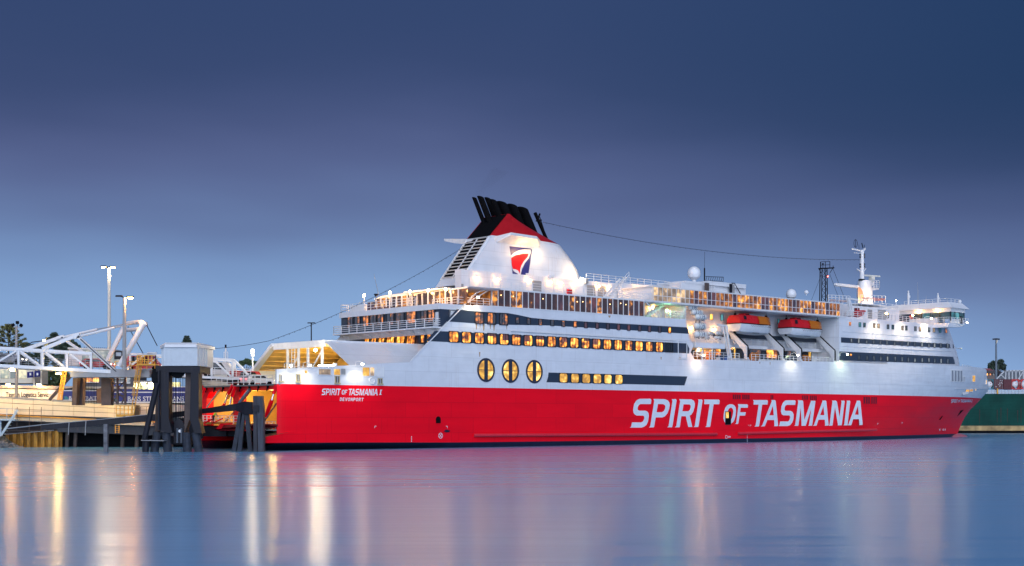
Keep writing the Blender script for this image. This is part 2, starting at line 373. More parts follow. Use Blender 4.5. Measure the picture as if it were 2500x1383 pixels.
def rim(u): return interp(u, [(0, 15.1), (.72, 15.1), (.86, 14.9), (.95, 14.4), (1, 13.7)])
rows = [[(s, hull_v(s, 9), 8.65+(15.1-8.65)*f) for s in (122.2, 130, 137)]+[(*hull_pt(lerp(8.65, rim(u), f), u), lerp(8.65, rim(u), f)) for u in US] for f in (0, .2, .4, .6, .8, 1)]
for r in rows: r[:] = [r[0], r[1]]+[p for p in r[3:]]
grid(h_w, rows); bld(h_w, 'bow_plating', WHITE, smooth=True)
bulb = MB(); c = Q(2352, 1062, 187); rings = []
for i in range(9):
    t = i/8; s = lerp(176, 189.6, t); r = 1.9*math.sqrt(max(.002, 1-((t-.35)/.65)**2 if t > .35 else 1-.6*((.35-t)/.35)**2)); zc = lerp(-1.6, -.55, t)
    rings.append([(s, MID+r*.75*math.cos(a*math.pi/6), zc+r*math.sin(a*math.pi/6)) for a in range(12)])
bulb.loft(rings); bld(bulb, 'bulbous_bow', mat('faded_red_bulb', (.50, .16, .19), .35, var=.15), smooth=True)
# stern: duck tail, transom frame, car-deck mouth
for v0 in (0,):
    dt = MB(); dt.prism([(-1.8, v0-.02, 1.05), (-1.8, v0-.02, 1.85), (2.3, v0-.02, 2.52), (2.5, v0-.02, 2.5), (6.0, v0-.02, 1.05)], (0, 2.8, 0)); bld(dt, 'stern_sponson', RED)
dtt = MB(); dtt.prism([(-1.75, .1, 1.875), (2.28, .1, 2.545), (3.1, .1, 2.545), (3.1, .1, 2.53), (2.3, .1, 2.53)], (0, 2.6, 0)); bld(dtt, 'sponson_deck', mat('brown_deck_paint', (.10, .055, .035), .7, var=.2))
mouth = MB()
mouth.bx((.9, .3, 7.95), (2.2, B-.3, 8.62))                     # lintel
for a, b in ((0.25, 1.0), (11.4, 13.0), (20.2, 21.6), (23.3, 24.75)): mouth.bx((.95, a, 2.5), (2.1, b, 7.95))
mouth.prism([(.95, 13.0, 7.95), (.95, 13.9, 7.95), (.95, 13.0, 7.0)], (1.1, 0, 0)); mouth.prism([(.95, 11.4, 7.95), (.95, 10.5, 7.95), (.95, 11.4, 7.0)], (1.1, 0, 0))
mouth.prism([(.95, 20.2, 7.95), (.95, 19.3, 7.95), (.95, 20.2, 7.0)], (1.1, 0, 0))
bld(mouth, 'stern_frame', RED)
for k in range(9):
    hk = MB(); v = 1.6+k*2.3; hk.tube([(.86, v, 8.3), (.7, v, 8.1), (.75, v+.15, 7.85), (.86, v+.3, 7.95)], .09, 5); hk.bx((.75, v-.15, 8.2), (.89, v+.2, 8.5)); bld(hk, 'ramp_hook', STEELB)
room = MB(); room.quad((2.2, .4, 2.6), (30, .4, 2.6), (30, B-.4, 2.6), (2.2, B-.4, 2.6)); bld(room, 'car_deck', mat('dark_deck_green', (.05, .06, .05), .6))
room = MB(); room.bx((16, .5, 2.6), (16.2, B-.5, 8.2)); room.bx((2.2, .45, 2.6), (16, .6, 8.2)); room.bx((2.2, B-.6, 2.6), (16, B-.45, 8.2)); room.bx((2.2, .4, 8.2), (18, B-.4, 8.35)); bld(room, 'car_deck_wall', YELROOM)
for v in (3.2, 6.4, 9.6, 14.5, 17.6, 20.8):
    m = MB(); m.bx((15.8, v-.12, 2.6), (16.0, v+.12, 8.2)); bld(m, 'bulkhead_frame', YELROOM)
m = MB(); m.bx((9, 3.4, 2.7), (14, 8.2, 6.6)); bld(m, 'inner_ramp_panel', mat('cream_room_paint', (.62, .5, .33), .5))
for v in (4, 9, 16, 21): lamp((9, v, 7.6), 420, (1, .66, .22), ferry, size=.4)
lamp((3.5, 7, 7.4), 160, (1, .7, .3), ferry, size=.3); lamp((3.5, 17.5, 7.4), 160, (1, .7, .3), ferry, size=.3)
for (a, b, r, mm) in [((490, 972), (500, 950), .18, 'r'), ((497, 944), (486, 962), .22, 'r'), ((486, 962), (483, 985), .10, 's'), ((568, 942), (557, 962), .26, 'r'), ((557, 962), (549, 985), .13, 's'), ((549, 985), (538, 1000), .2, 'r'),
                      ((575, 944), (566, 968), .26, 'r'), ((566, 968), (560, 992), .13, 's'), ((674, 940), (668, 962), .26, 'r'), ((668, 962), (664, 978), .13, 's'), ((664, 976), (649, 1018), .26, 'r'), ((675, 985), (646, 1028), .10, 's'), ((537, 952), (505, 995), .12, 's'), ((610, 952), (585, 985), .28, 's'), ((572, 1005), (548, 1033), .1, 's')]:
    m = MB(); m.tube([Q(*a, .4), Q(*b, .2)], r, 8); bld(m, 'hydraulic_cylinder', RED if mm == 'r' else mat('chromed_rod', (.55, .55, .56), .2, metal=.9))
m = MB(); m.tube([Q(556, 967, 1.2)+V((0, math.cos(a)*.42, math.sin(a)*.42)) for a in [i*math.pi/8 for i in range(17)]], .09, 6); bld(m, 'life_ring', BOATOR)
m = MB(); m.prism([Q(485, 1044, -1), Q(520, 1040, -1), Q(590, 1037, -1), Q(640, 1035, -1), Q(676, 1036, 0), Q(676, 1042, 0), Q(600, 1052, -1.5), Q(485, 1052, -1.5)], (1.8, 0, 0)); bld(m, 'stern_ramp', mat('dark_red_ramp', (.20, .006, .016), .45, var=.2))
m = MB(); m.prism([Q(620, 1032, .3), Q(676, 1036, .3), Q(676, 1048, .3), Q(620, 1044, .3)], (.4, 0, 0)); bld(m, 'ramp_sill', RED)
m = MB(); m.rail([Q(487, 1034, .2), Q(580, 1036, .2)], 1.1, 1.0, 3, .045); bld(m, 'ramp_railing', WTRIM)
m = MB(); m.bx((.3, 1.2, 2.6), (.5, 3.4, 2.75)); m.rail([(.3, 1.2, 2.7), (.3, 3.6, 2.7)], 1.1, .8, 3, .04); bld(m, 'stern_railing', WTRIM)
for k in range(3):
    m = MB(); m.bx((2.4, 1.1+k*.62, 2.8), (2.6, 1.6+k*.62, 7.2)); m.bx((2.3, 1.1+k*.62, 4.8), (2.42, 1.6+k*.62, 4.95)); bld(m, 'ribbed_side_panel', mat('grey_ribbed_panel', (.45, .44, .42), .5))
# ---- decks and inner body (inner boxes added to block light)
m = MB(); m.bx((.3, .3, 8.5), (30, B-.3, 8.68)); bld(m, 'aft_deck', mat('deck_grey_green', (.16, .18, .18), .6))
m = MB(); m.bx((36.5, .35, 8.7), (79, B-.35, 14.5)); m.bx((30, .35, 8.7), (36.6, B-.35, 14.9)); m.bx((79, .35, 8.7), (122, B-.35, 14.02)); bld(m, 'lower_body_fill', WHITE)  # unseen fill inside the plating, put in to stop light
m = MB(); m.bx((28.9, .4, 14.9), (79.0, B-.4, 19.6)); m.bx((79, 5.2, 14.0), (122.4, B-5.2, 23.0)); m.bx((38, .5, 19.6), (79, B-.5, 20.6)); bld(m, 'inner_house', WHITE)
m = MB(); m.bx((79.2, .05, 13.9), (122.3, 5.3, 14.06)); bld(m, 'lifeboat_deck', mat('deck_teal_grey', (.13, .16, .16), .6))
# ---- flat starboard (and port) side above the red: one plate with its stepped, slanting after edge
SIDE = [(2.3, 8.65), (2.3, 10.73), (2.5, 10.75), (11.5, 11.35), (21.2, 12.0), (27.6, 17.55), (29.2, 19.0), (33.2, 20.62), (68.8, 20.62), (79.0, 20.7), (79.25, 19.4), (79.9, 17.4), (81.0, 16.5), (80.2, 15.2), (81.2, 14.06), (100, 14.3), (122.2, 14.75), (122.2, 8.65)]
for nm, v0, d in (('side_plating', 0, .3), ('side_plating', B-.3, .3)):
    m = MB(); m.prism([(s, v0, h) for s, h in SIDE], (0, d, 0)); bld(m, nm, WHITE)
    m = MB(); w0, w1 = (.45, 0) if v0 == 0 else (v0-.45, v0); st_ = [(0, w0), (.8, lerp(w1, w0, .42)), (1.5, lerp(w1, w0, .17)), (2.3, w1)]
    m.loft([[(s, v, 8.65), (s, v, 10.55+.075*s), (s, v+.3, 10.55+.075*s), (s, v+.3, 8.65)] for s, v in st_]); bld(m, 'stern_corner_plating', WHITE, True)
m = MB()                                          # slanted rail along the after edge
for a, b in (((21.2, 12.0), (33.2, 22.3)), ((33.2, 22.3), (36, 23.3))):
    m.bar((a[0], -.02, a[1]), (b[0], -.02, b[1]), .14, .14, (0, 1, 0))
bld(m, 'slanted_rail', WTRIM)
# lower transverse wall of the side's return at the stern
m = MB()
for pts in ([(11.3, .1, 8.7), (11.3, 1.4, 11.2), (11.3, 6.2, 14.75), (28.8, 6.2, 14.95), (28.8, .1, 12.2)],):
    m.add([(11.3, .1, 11.2), (11.3, 6.2, 14.75), (31, 6.2, 15.0), (31, .1, 12.3)], [(0, 1, 2, 3)])
    m.add([(11.5, .35, 11.15), (11.5, 6.3, 14.6), (31, 6.3, 14.85), (31, .35, 12.1)], [(3, 2, 1, 0)])
    m.add([(11.3, .1, 11.2), (11.3, 6.2, 14.75), (11.5, 6.3, 14.6), (11.5, .35, 11.15)], [(0, 1, 2, 3)])
bld(m, 'sloping_plating', WHITE)
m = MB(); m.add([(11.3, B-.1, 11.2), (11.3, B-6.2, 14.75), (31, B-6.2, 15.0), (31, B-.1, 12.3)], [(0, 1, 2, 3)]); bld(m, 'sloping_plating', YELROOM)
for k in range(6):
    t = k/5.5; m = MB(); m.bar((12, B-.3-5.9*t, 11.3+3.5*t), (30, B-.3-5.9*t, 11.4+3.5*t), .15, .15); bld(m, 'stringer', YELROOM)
m = MB(); m.bx((11.2, 6.1, 14.75), (31, B-6.1, 15.0)); bld(m, 'garage_roof', WHITE)
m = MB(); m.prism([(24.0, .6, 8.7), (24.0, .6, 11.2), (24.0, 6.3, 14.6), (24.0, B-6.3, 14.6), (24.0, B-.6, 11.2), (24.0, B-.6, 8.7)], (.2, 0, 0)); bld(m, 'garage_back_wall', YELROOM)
m = MB()
m.bx((11.0, 6.0, 14.05), (11.3, B-6.0, 14.95))
for v in (15.3, 12.5, 10.1, 6.6): m.bx((11.0, v-.14, 8.7), (11.3, v+.14, 14.1))
m.bar((11.15, B-.35, 11.0), (11.15, B-6.1, 14.8), .45, .9, (1, 0, 0)); m.bar((11.15, B-.2, 8.7), (11.15, B-.2, 11.2), .4, .4, (1, 0, 0))
m.bar((11.15, 15.3, 10.4), (11.15, 12.6, 12.9), .16, .16, (1, 0, 0)); m.bar((11.15, 9.9, 10.4), (11.15, 6.8, 13.4), .16, .16, (1, 0, 0))
bld(m, 'garage_portal', WTRIM)
m = MB()
for v in (13.1, 13.9): m.bar((10.9, v, 8.7), (10.9, v, 14.0), .08, .08)
for k in range(9): m.bar((10.9, 13.1, 9.2+k*.55), (10.9, 13.9, 9.2+k*.55), .06, .06)
bld(m, 'portal_ladder', WTRIM)
for s, v in ((17, 9), (17, 16), (21, 12)): lamp((s, v, 13.6), 420, (1, .70, .20), ferry, size=.5)
m = MB(); m.rail([(.6, 1.0, 8.68), (.6, B-1.0, 8.68)], 1.15, 1.4, 3, .04); bld(m, 'aft_railing', WTRIM)
m = MB(); m.rail([(6.5, 3.2, 10.4), (6.5, 6.8, 10.4)], .8, 1.2, 2, .035); bld(m, 'mooring_deck_railing', WTRIM)
# mooring ports and roller fairleads in the stern bulwark
def panel(pts, v, off, th=.04): return [V((s, v-off, h)) for s, h in pts]
def ring_frame(mb, a, b, v, w, d):              # a,b = (s,h) low and high corner
    (s0, z0), (s1, z1) = a, b
    mb.bx((s0-w, v-d, z0-w), (s1+w, v, z0)); mb.bx((s0-w, v-d, z1), (s1+w, v, z1+w)); mb.bx((s0-w, v-d, z0), (s0, v, z1)); mb.bx((s1, v-d, z0), (s1+w, v, z1))
def porthole_box(x0, y0, x1, y1, glass, name='mooring_port', w=.10):
    a = P(x0, y1); b = P(x1, y0)
    m = MB(); ring_frame(m, a, b, -.005, w, .07); o = bld(m, name, WTRIM)
    m = MB(); m.bx((a[0], -.03, a[1]), (b[0], -.008, b[1])); bld(m, 'pane', glass, parent=o); return o
for x0, y0, x1, y1, g in ((743, 905, 750, 912, YELG), (778, 902, 807, 915, CREAMG), (815, 902, 830, 916, YELG), (832, 901, 843, 915, GREYDOOR), (885, 898, 902, 918, YELG), (903, 898, 913, 918, CREAMG), (919, 897.5, 936, 919, WTRIM)): porthole_box(x0, y0, x1, y1, g)
for x0, y0, x1, y1 in ((685, 915, 695, 933), (722.5, 914, 733, 934), (817, 918, 829, 937), (922, 924, 933, 939)):
    a = P(x0, y1); b = P(x1, y0); m = MB(); vv = interp(a[0], [(0, .42), (2.3, 0)])
    m.bx((a[0], vv-.1, a[1]), (a[0]+.12, vv, b[1])); m.bx((b[0]-.12, vv-.1, a[1]), (b[0], vv, b[1])); m.bx((a[0]-.05, vv-.25, a[1]-.06), (b[0]+.05, vv, a[1]+.12)); m.bx((a[0], vv-.12, b[1]-.1), (b[0], vv, b[1]))
    o = bld(m, 'roller_fairlead', mat('gold_lit_steel', (.5, .42, .25), .4))  # golden lamplight put into the steel colour
    m = MB(); m.bx((a[0]+.12, vv-.02, a[1]+.1), (b[0]-.12, vv-.004, b[1]-.08)); bld(m, 'opening', BLACK, parent=o)
    m = MB(); m.tube([((a[0]+b[0])/2, vv-.08, a[1]+.1), ((a[0]+b[0])/2, vv-.08, b[1]-.1)], .12, 8); bld(m, 'roller', STEELG, parent=o)
m = MB(); m.tube([P3(908, 930)+V((math.cos(i*math.pi/10)*.42, -.05, math.sin(i*math.pi/10)*.42)) for i in range(21)], .1, 6); m.tube([P3(908, 930)+V((0, -.06, 0)), P3(908, 930)+V((0, .0, 0))], .33, 14); bld(m, 'round_fairlead', WTRIM)

# ---- painted bands on the side
def band(name, pts, m_, off=.02, v=0.0):
    m = MB(); m.prism([P3(x, y, v)+V((0, -off, 0)) for x, y in pts], (0, off+.004 if v == 0 else off, 0)); return bld(m, name, m_)
band('dark_window_band', [(1061, 808.5), (1080, 809.3), (1340, 822), (1677, 839), (1683, 852), (1681.5, 863.5), (1340, 847), (1080, 835), (1039, 833)], NAVY)
band('dark_window_band', [(1115, 755.4), (1158, 760.5), (1200, 763), (1240, 765), (1265, 769.5), (1297, 776.5), (1340, 780.5), (1480, 788.5), (1678, 800), (1681.5, 815.7), (1480, 803.2), (1340, 795.2), (1245, 793.6), (1160, 789.8), (1089, 785.3)], NAVY)
band('dark_window_band', [(1339, 910), (1500, 914.2), (1678, 919.6), (1670.7, 941.6), (1500, 937.6), (1334, 933.8), (1338, 920)], NAVY)
m = MB()
a, b = P(1246, 808.5), P(1648, 832); m.tube([(a[0], -.1, a[1]), (b[0], -.1, b[1])], .09, 6)
a, b = P(1655, 833), P(1676, 877); m.tube([(a[0], -.08, b[1]), (a[0], -.08, a[1]), (b[0], -.08, a[1]), (b[0], -.08, b[1]), (a[0], -.08, b[1])], .07, 5)
bld(m, 'handrail_pipe', WTRIM)
BR = random.Random(12); BLIND = lit_glass('backlit_maroon_blind', (.10, .035, .03), (.20, .065, .045), (.34, .12, .06), .8, .9)
def window(a, b, n, glass, name='window', fr=FRAME, v=0.0, w=.09, d=.10, bars=None, round_=True, mull=.07):
    """framed opening with n panes; corners a low-left, b high-right in (s,h)"""
    m = MB(); ring_frame(m, a, b, v-.022, w, d)
    dw = (b[0]-a[0])/n
    for i in range(1, n): m.bx((a[0]+dw*i-mull/2, v-d*.8, a[1]), (a[0]+dw*i+mull/2, v-.03, b[1]))
    if round_:
        for sx, x in ((1, a[0]), (-1, b[0])):
            for sz, z in ((1, a[1]), (-1, b[1])): m.prism([(x, v-d*.9, z), (x+sx*.22, v-d*.9, z), (x, v-d*.9, z+sz*.22)], (0, d*.6, 0))
    o = bld(m, name, fr)
    for i in range(n):
        p = MB(); p.quad((a[0]+dw*i, v-.034, a[1]), (a[0]+dw*(i+1), v-.034, a[1]), (a[0]+dw*(i+1), v-.034, b[1]), (a[0]+dw*i, v-.034, b[1])); bld(p, 'pane', glass[i % len(glass)] if isinstance(glass, list) else glass, parent=o)
    if glass is ORANGE and n == 3 and BR.random() < .35:
        z = lerp(b[1], a[1], BR.choice((.25, .35, .45, .6))); k0 = BR.choice((0, 0, 1)); k1 = BR.choice((2, 3, 3)); p = MB(); p.bx((a[0]+dw*k0, v-.046, z), (a[0]+dw*k1, v-.038, b[1])); bld(p, 'blind', BLIND, parent=o)
    return o
x0 = [1096.3, 1127.7, 1159.2, 1190.2, 1219.9, 1249.8, 1279.1, 1307.8, 1336.6, 1364.6, 1392.4, 1419.5, 1446.6, 1473.3, 1499.7, 1525.8, 1551, 1576.3, 1600.8, 1625.5]
for i, x in enumerate(x0):
    s0 = P(x, 820)[0]; window((s0, 15.10), (s0+1.62, 16.55), 3, DKGLASS if i == 19 else ORANGE)
for x in (1160, 1190, 1219.5):
    s0 = P(x, 775)[0]; y = lerp(763, 766.5, (x-1160)/60); window((s0, P(x, y+26.3)[1]), (s0+1.5, P(x, y)[1]), 3, SUNSETG)
for i, x in enumerate([1259, 1286.5, 1314.7, 1344, 1371, 1400, 1426, 1454, 1480, 1506, 1531, 1557.5, 1581.7, 1606.7, 1631]):
    y = interp(x, [(1259, 776), (1344, 782.5), (1631, 800)]); s0 = P(x, y)[0]
    window((s0, P(x, y+13.2)[1]), (s0+.62, P(x, y)[1]), 1, ORANGE if i == 14 else SUNSETG if i < 6 else DUSKG, w=.05, round_=False)
for (x0_, y0, x1, y1) in ((1365.6, 913, 1384.4, 933.6), (1393.6, 913.8, 1412.4, 934.2), (1421, 914.5, 1440, 935), (1448.3, 915.2, 1467, 935.7), (1474.6, 916, 1492.3, 936.3), (1501, 916.6, 1519, 937)):
    window(P(x0_, y1), P(x1, y0), 1, YELG, w=.06)
RUST = mat('pale_rust_stain', (.42, .28, .16), .7, var=.3, vscale=3)
for x, y, L, w in ((1163, 791, 14, .16), (1172, 791.5, 9, .10), (1181, 792, 16, .2), (1197, 792.5, 11, .14), (1206, 793, 15, .16), (1237, 795, 10, .1), (1614, 872, 7, .16), (1171, 860, 12, .14), (1488, 771, 5, .3), (1660, 872, 6, .12), (1855, 884, 5, .14), (1880, 885, 7, .12)):
    a, b = P(x, y), P(x, y+L); m = MB(); m.add([(a[0]-w, -.012, a[1]), (a[0]+w, -.012, a[1]), (a[0]+w*.3, -.012, b[1]), (a[0]-w*.4, -.012, b[1])], [(0, 1, 2, 3)]); bld(m, 'rust_stain', RUST)
# big oval windows
def oval(cx, cy, rx, ry):
    c = P3(cx, cy); a = (P(cx+rx, cy)[0]-P(cx-rx, cy)[0])/2; bz = (P(cx, cy-ry)[1]-P(cx, cy+ry)[1])/2
    m = MB(); N = 32
    el = lambda k, f, y: V((c.x+a*f*math.cos(2*math.pi*k/N), y, c.z+bz*f*math.sin(2*math.pi*k/N)))
    rings = [[el(k, f, y) for k in range(N)] for f, y in ((1.0, -.004), (1.0, -.10), (.84, -.10), (.84, -.03))]
    m.loft(rings, caps=(False, False))
    zz = bz*.84*math.sqrt(1-.19**2); m.bx((c.x-a*.19, -.12, c.z-zz), (c.x+a*.19, -.02, c.z+zz)); m.bx((c.x-a*.82, -.09, c.z-.04), (c.x+a*.82, -.035, c.z+.06))
    o = bld(m, 'oval_window', mat('oval_frame_paint', (.028, .032, .055), .4))
    for sx in (-1, 1):
        for sz in (-1, 1):
            pts = [V((c.x+sx*a*.17, -.028, c.z+.0))]+[V((c.x+sx*a*.85*math.cos(t), -.028, c.z+sz*bz*.85*math.sin(t))) for t in [j*math.pi/2*.87/7 for j in range(8)]]+[V((c.x+sx*a*.17, -.028, c.z+sz*bz*.83))]
            p = MB(); p.add(pts, [tuple(range(len(pts)))]); bld(p, 'pane', YELG, parent=o)
oval(1186, 904, 21.2, 29.3); oval(1245.6, 906.2, 20.8, 29); oval(1304, 908, 20.2, 28.6)
# ---- glazed promenade (27 tall panes)
gs0, gs1, gz0, gz1 = 36.3, 68.8, 20.66, 23.08
m = MB(); m.bx((gs0-2.5, .02, gz1-.02), (69.3, 6, gz1+.22)); m.bx((gs0-.1, -.06, gz0-.12), (gs1+.1, .3, gz0)); o = bld(m, 'promenade_frame', WTRIM)
n = 27; dw = (gs1-gs0)/n
AM = lambda i: AMBER if (i*7) % 5 else DUSKG
for i in range(n+1):
    m = MB(); m.bx((gs0+dw*i-.045, -.06, gz0), (gs0+dw*i+.045, .14, gz1)); bld(m, 'mullion', WTRIM)
for i in range(n):
    p = MB(); p.bx((gs0+dw*i, .05, gz0), (gs0+dw*(i+1), .08, gz1)); g = bld(p, 'promenade_pane', DUSKG if i in (5, 7, 11, 17, 25) else AMBER)
m = MB(); m.bx((gs0, .3, 20.6), (79, 5, 20.7)); bld(m, 'promenade_floor', GREYDOOR)
random.seed(5)
for i in (1, 3, 8, 14, 15, 20, 22, 23): # warm ceiling lamps seen just inside the glass
    m = MB(); m.ball((gs0+dw*(i+.5), .02, gz1-.6-.3*random.random()), .09, 6, 4); bld(m, 'ceiling_lamp', AMBULB)
# ---- upper lounge band over the lifeboats
us0, us1, uz0, uz1 = 71.0, 122.4, 23.38, 25.55
m = MB(); m.bx((69, -.08, 23.06), (124.2, .5, 23.36)); m.bx((69.0, .5, 22.95), (124.2, 6, 23.3)); m.bx((us0-.2, -.05, uz1), (123.4, 7, uz1+.2)); bld(m, 'lounge_deck_edge', mat('white_rusty_edge', (.70, .69, .68), .45, var=.06, streak=.6, streak_col=(.38, .16, .06)))
n = 46; dw = (us1-us0)/n; dark = {9, 12, 13, 18, 25, 26, 33, 38, 42}
m = MB()
for i in range(n+1): m.bx((us0+dw*i-.03, -.05, uz0), (us0+dw*i+.03, .12, uz1))
m.bx((us0, -.06, 24.15), (us1, .1, 24.23)); bld(m, 'lounge_mullions', WTRIM)
for i in range(n):
    for z0, z1 in ((uz0, 24.15), (24.23, uz1)):
        p = MB(); p.bx((us0+dw*i+.03, .03, z0), (us0+dw*(i+1)-.03, .06, z1)); bld(p, 'lounge_pane', DUSKG if i in dark else CREAMG if i < 8 else AMBER2)
m = MB(); m.bx((us0, .3, 23.36), (122.6, 8, uz1)); bld(m, 'lounge_house', WHITE)
# ---- after end of the superstructure
m = MB(); m.bx((28.4, .3, 14.7), (28.8, B-.3, 17.0)); bld(m, 'after_wall_lower', NAVY)
m = MB(); m.bx((26.9, .3, 17.2), (28.6, B-.2, 19.7)); bld(m, 'after_wall_middle', NAVY)
m = MB(); m.bx((25.6, .3, 17.0), (28.4, B+.2, 17.2)); m.prism([(27.0, .3, 17.0), (27.6, .3, 16.3), (28.4, .3, 16.3), (28.4, .3, 17.0)], (0, B-.5, 0))
bld(m, 'after_balcony', WHITE)
for k in range(9):
    v = 1.5+k*2.7; m = MB(); m.prism([(25.7, v, 16.98), (27.4, v, 16.98), (27.4, v, 16.4)], (0, .12, 0)); bld(m, 'balcony_bracket', WTRIM)
m = MB(); m.rail([(27, .35, 17.2), (25.7, .35, 17.2), (25.7, B+.1, 17.2), (27.5, B+.1, 17.2)], 1.15, 2.0, 4, .045); bld(m, 'balcony_railing', WTRIM)
m = MB(); m.bx((26.6, .2, 19.7), (36, B-.1, 20.5)); bld(m, 'after_deck_rim', WHITE)
m = MB(); m.rail([(26.8, 6, 20.5), (26.8, B-.3, 20.5), (31, B-.3, 20.5)], 1.2, 1.6, 3, .035); bld(m, 'after_deck_railing', WTRIM)
m = MB(); m.bx((26.75, B-2.8, 20.5), (27.3, B-6.5, 21.5)); bld(m, 'deck_locker', WTRIM)
m = MB(); m.bx((26.86, .7, 17.25), (26.9, 1.9, 19.3)); o = bld(m, 'white_door', WTRIM)
def awin(s, x0, y0, x1, y1, n, glass, fr=FRAME, lean=0.0, name='after_window', rnd=True):
    """window in a cross-ship wall: corners picked in the photo on the plane s"""
    q = [Q(x0, y1[0], s), Q(x1, y1[1], s), Q(x1, y0[1], s), Q(x0, y0[0], s)]
    for p in q[:2]: p.x += lean
    m = MB()
    for a, b in zip(q, q[1:]+q[:1]): m.bar(a+V((-.06, 0, 0)), b+V((-.06, 0, 0)), .13, .13, (1, 0, 0))
    for i in range(1, n): m.bar(q[0].lerp(q[1], i/n)+V((-.05, 0, 0)), q[3].lerp(q[2], i/n)+V((-.05, 0, 0)), .10, .08, (1, 0, 0))
    o = bld(m, name, fr)
    for i in range(n):
        p = MB(); o3 = V((-.025, 0, 0)); p.quad(q[0].lerp(q[1], i/n)+o3, q[0].lerp(q[1], (i+1)/n)+o3, q[3].lerp(q[2], (i+1)/n)+o3, q[3].lerp(q[2], i/n)+o3); bld(p, 'pane', glass, parent=o)
# middle tier (tops in the photo rise to the right)
for a, b, n in ((849, 862, 2), (866, 880, 2), (887, 901, 2), (904, 919, 2), (922, 937, 2), (944, 962, 2), (967, 987, 2), (993, 1016, 2), (1028, 1043, 2), (1046, 1062, 2)):
    t = lambda x: lerp(770.5, 756.5, (x-845)/220); u = lambda x: lerp(800.5, 786, (x-845)/220)
    awin(26.88, a, (t(a), t(b)), b, (u(a), u(b)), n, SUNSETG)
for a, b in ((831, 839), (842, 851)): awin(28.38, a, (822.5, 822), b, (842, 842), 1, ORANGE)
for a, b in ((1028, 1037.5), (1043.5, 1053)): awin(28.38, a, (813.5, 812.5), b, (838, 837), 1, ORANGE)
lx = [891, 908, 925, 945, 969, 994, 1020]
for k in range(6):
    a, b = lx[k]+2, lx[k+1]-3
    t = lambda x: lerp(819, 812, (x-890)/130); u = lambda x: lerp(844, 846, (x-890)/130)
    awin(28.36, a, (t(a), t(b)), b, (u(a), u(b)), 2, ORANGE, lean=-.35, name='slanted_window')
# glasshouse on the top after deck
gq = lambda x, y: Q(x, y, 31.0)
top = lambda x: lerp(729.5, 703.5, (x-918)/222); bot = lambda x: lerp(751, 741.5, (x-918)/222)
m = MB(); m.prism([gq(914, 730.5), gq(1140, 704), gq(1146, 699.5), gq(935, 722)], (6, 0, 0)); bld(m, 'glasshouse_roof', WTRIM)
xs = [918, 930, 943, 956, 968, 981, 994, 1006, 1018, 1031, 1045, 1060, 1074, 1087, 1101, 1119, 1140]
for a, b in zip(xs, xs[1:]):
    m = MB(); m.bar(gq(a, bot(a)), gq(a, top(a)), .16, .16, (1, 0, 0)); bld(m, 'glasshouse_post', WTRIM)
    q = [gq(a, bot(a)), gq(b, bot(b)), gq(b, top(b)), gq(a, top(a))]; p = MB(); p.add([x+V((.1, 0, 0)) for x in q], [(0, 1, 2, 3)]); bld(p, 'glasshouse_pane', AMBER2 if int(a) % 3 == 0 else AMBER)
m = MB(); m.bx((31.3, 6, 20.5), (38, B-1, 22.4)); bld(m, 'glasshouse_body', DUSKG)
m = MB(); a, b = Q(1130, 742, 31), Q(1197, 706, 36); m.rail([(30, 6, 20.5), (30, .3, 20.5), (36, .1, 20.5)], 1.1, 1.2, 3, .035); bld(m, 'corner_railing', WTRIM)
m = MB(); m.bar((36.2, .1, 23.1), (31.2, .1, 20.6), .12, .12, (0, 1, 0)); bld(m, 'corner_stay', WTRIM)
m = MB(); m.bx((36.2, .35, 20.55), (36.35, 9, 23.0)); bld(m, 'promenade_end_wall', AMBER2)
m = MB(); m.bx((30, 3, 22.95), (37, 13, 23.15)); bld(m, 'corner_roof', WTRIM)
# ---- top-deck house below the funnel
m = MB(); m.bx((36.5, .2, 23.1), (124, B-.2, 23.28)); bld(m, 'top_deck', mat('deck_grey', (.22, .24, .25), .6))
HV = 8.3; HT = P(1350, 678, HV)[1]
m = MB(); m.bx((P(1126, 694, HV)[0], HV, 23.2), (72, 9.8, HT)); m.bx((47, 9.8, 23.2), (72, B-4, HT-.02)); m.bx((72, HV-.3, 23.2), (P(1600, 700, HV)[0], B-4, P(1600, 699, HV)[1])); bld(m, 'funnel_house', WHITE)
m = MB(); m.rail([(36, .25, 23.3), (70.5, .25, 23.3)], 1.15, 2.2, 3, .03); bld(m, 'top_deck_railing', WTRIM)
m = MB(); m.rail([(64, HV+.1, HT), (83, HV, HT-.1), (95, 6, 26.0)], 1.2, 1.8, 3, .035); bld(m, 'house_top_railing', WTRIM)
def wallbox(name, x0, y0, x1, y1, v, m_, proud=.06):
    a, b = P(x0, y1, v), P(x1, y0, v); m = MB(); m.bx((a[0], v-proud, a[1]), (b[0], v+.02, b[1])); return bld(m, name, m_)
for x0_, y0, x1, y1 in ((1300, 687, 1321, 713), (1433, 698, 1453, 724), (1459, 700, 1479, 726), (1530, 706, 1536, 733), (1538, 706, 1544, 733), (1571, 706, 1584, 735)):
    o = wallbox('garage_door', x0_, y0, x1, y1, HV if x0_ < 1520 else HV-.3, GREYDOOR)
    vv = (HV if x0_ < 1520 else HV-.3)-.1
    a, b = P(x0_, y1, HV), P(x1, y0, HV)
    for k in range(5):
        z = lerp(a[1], b[1], (k+.5)/5); m = MB(); m.bx((a[0], vv, z), (b[0], vv+.035, z+.08)); bld(m, 'slat', STEELG, parent=o)
for x0_, y0, x1, y1 in ((1146, 680, 1158, 706), (1203, 684, 1212, 709), (1284, 690, 1295, 714), (1322, 690, 1330, 716), (1392, 695, 1398, 720)): wallbox('service_door', x0_, y0, x1, y1, HV, WTRIM)
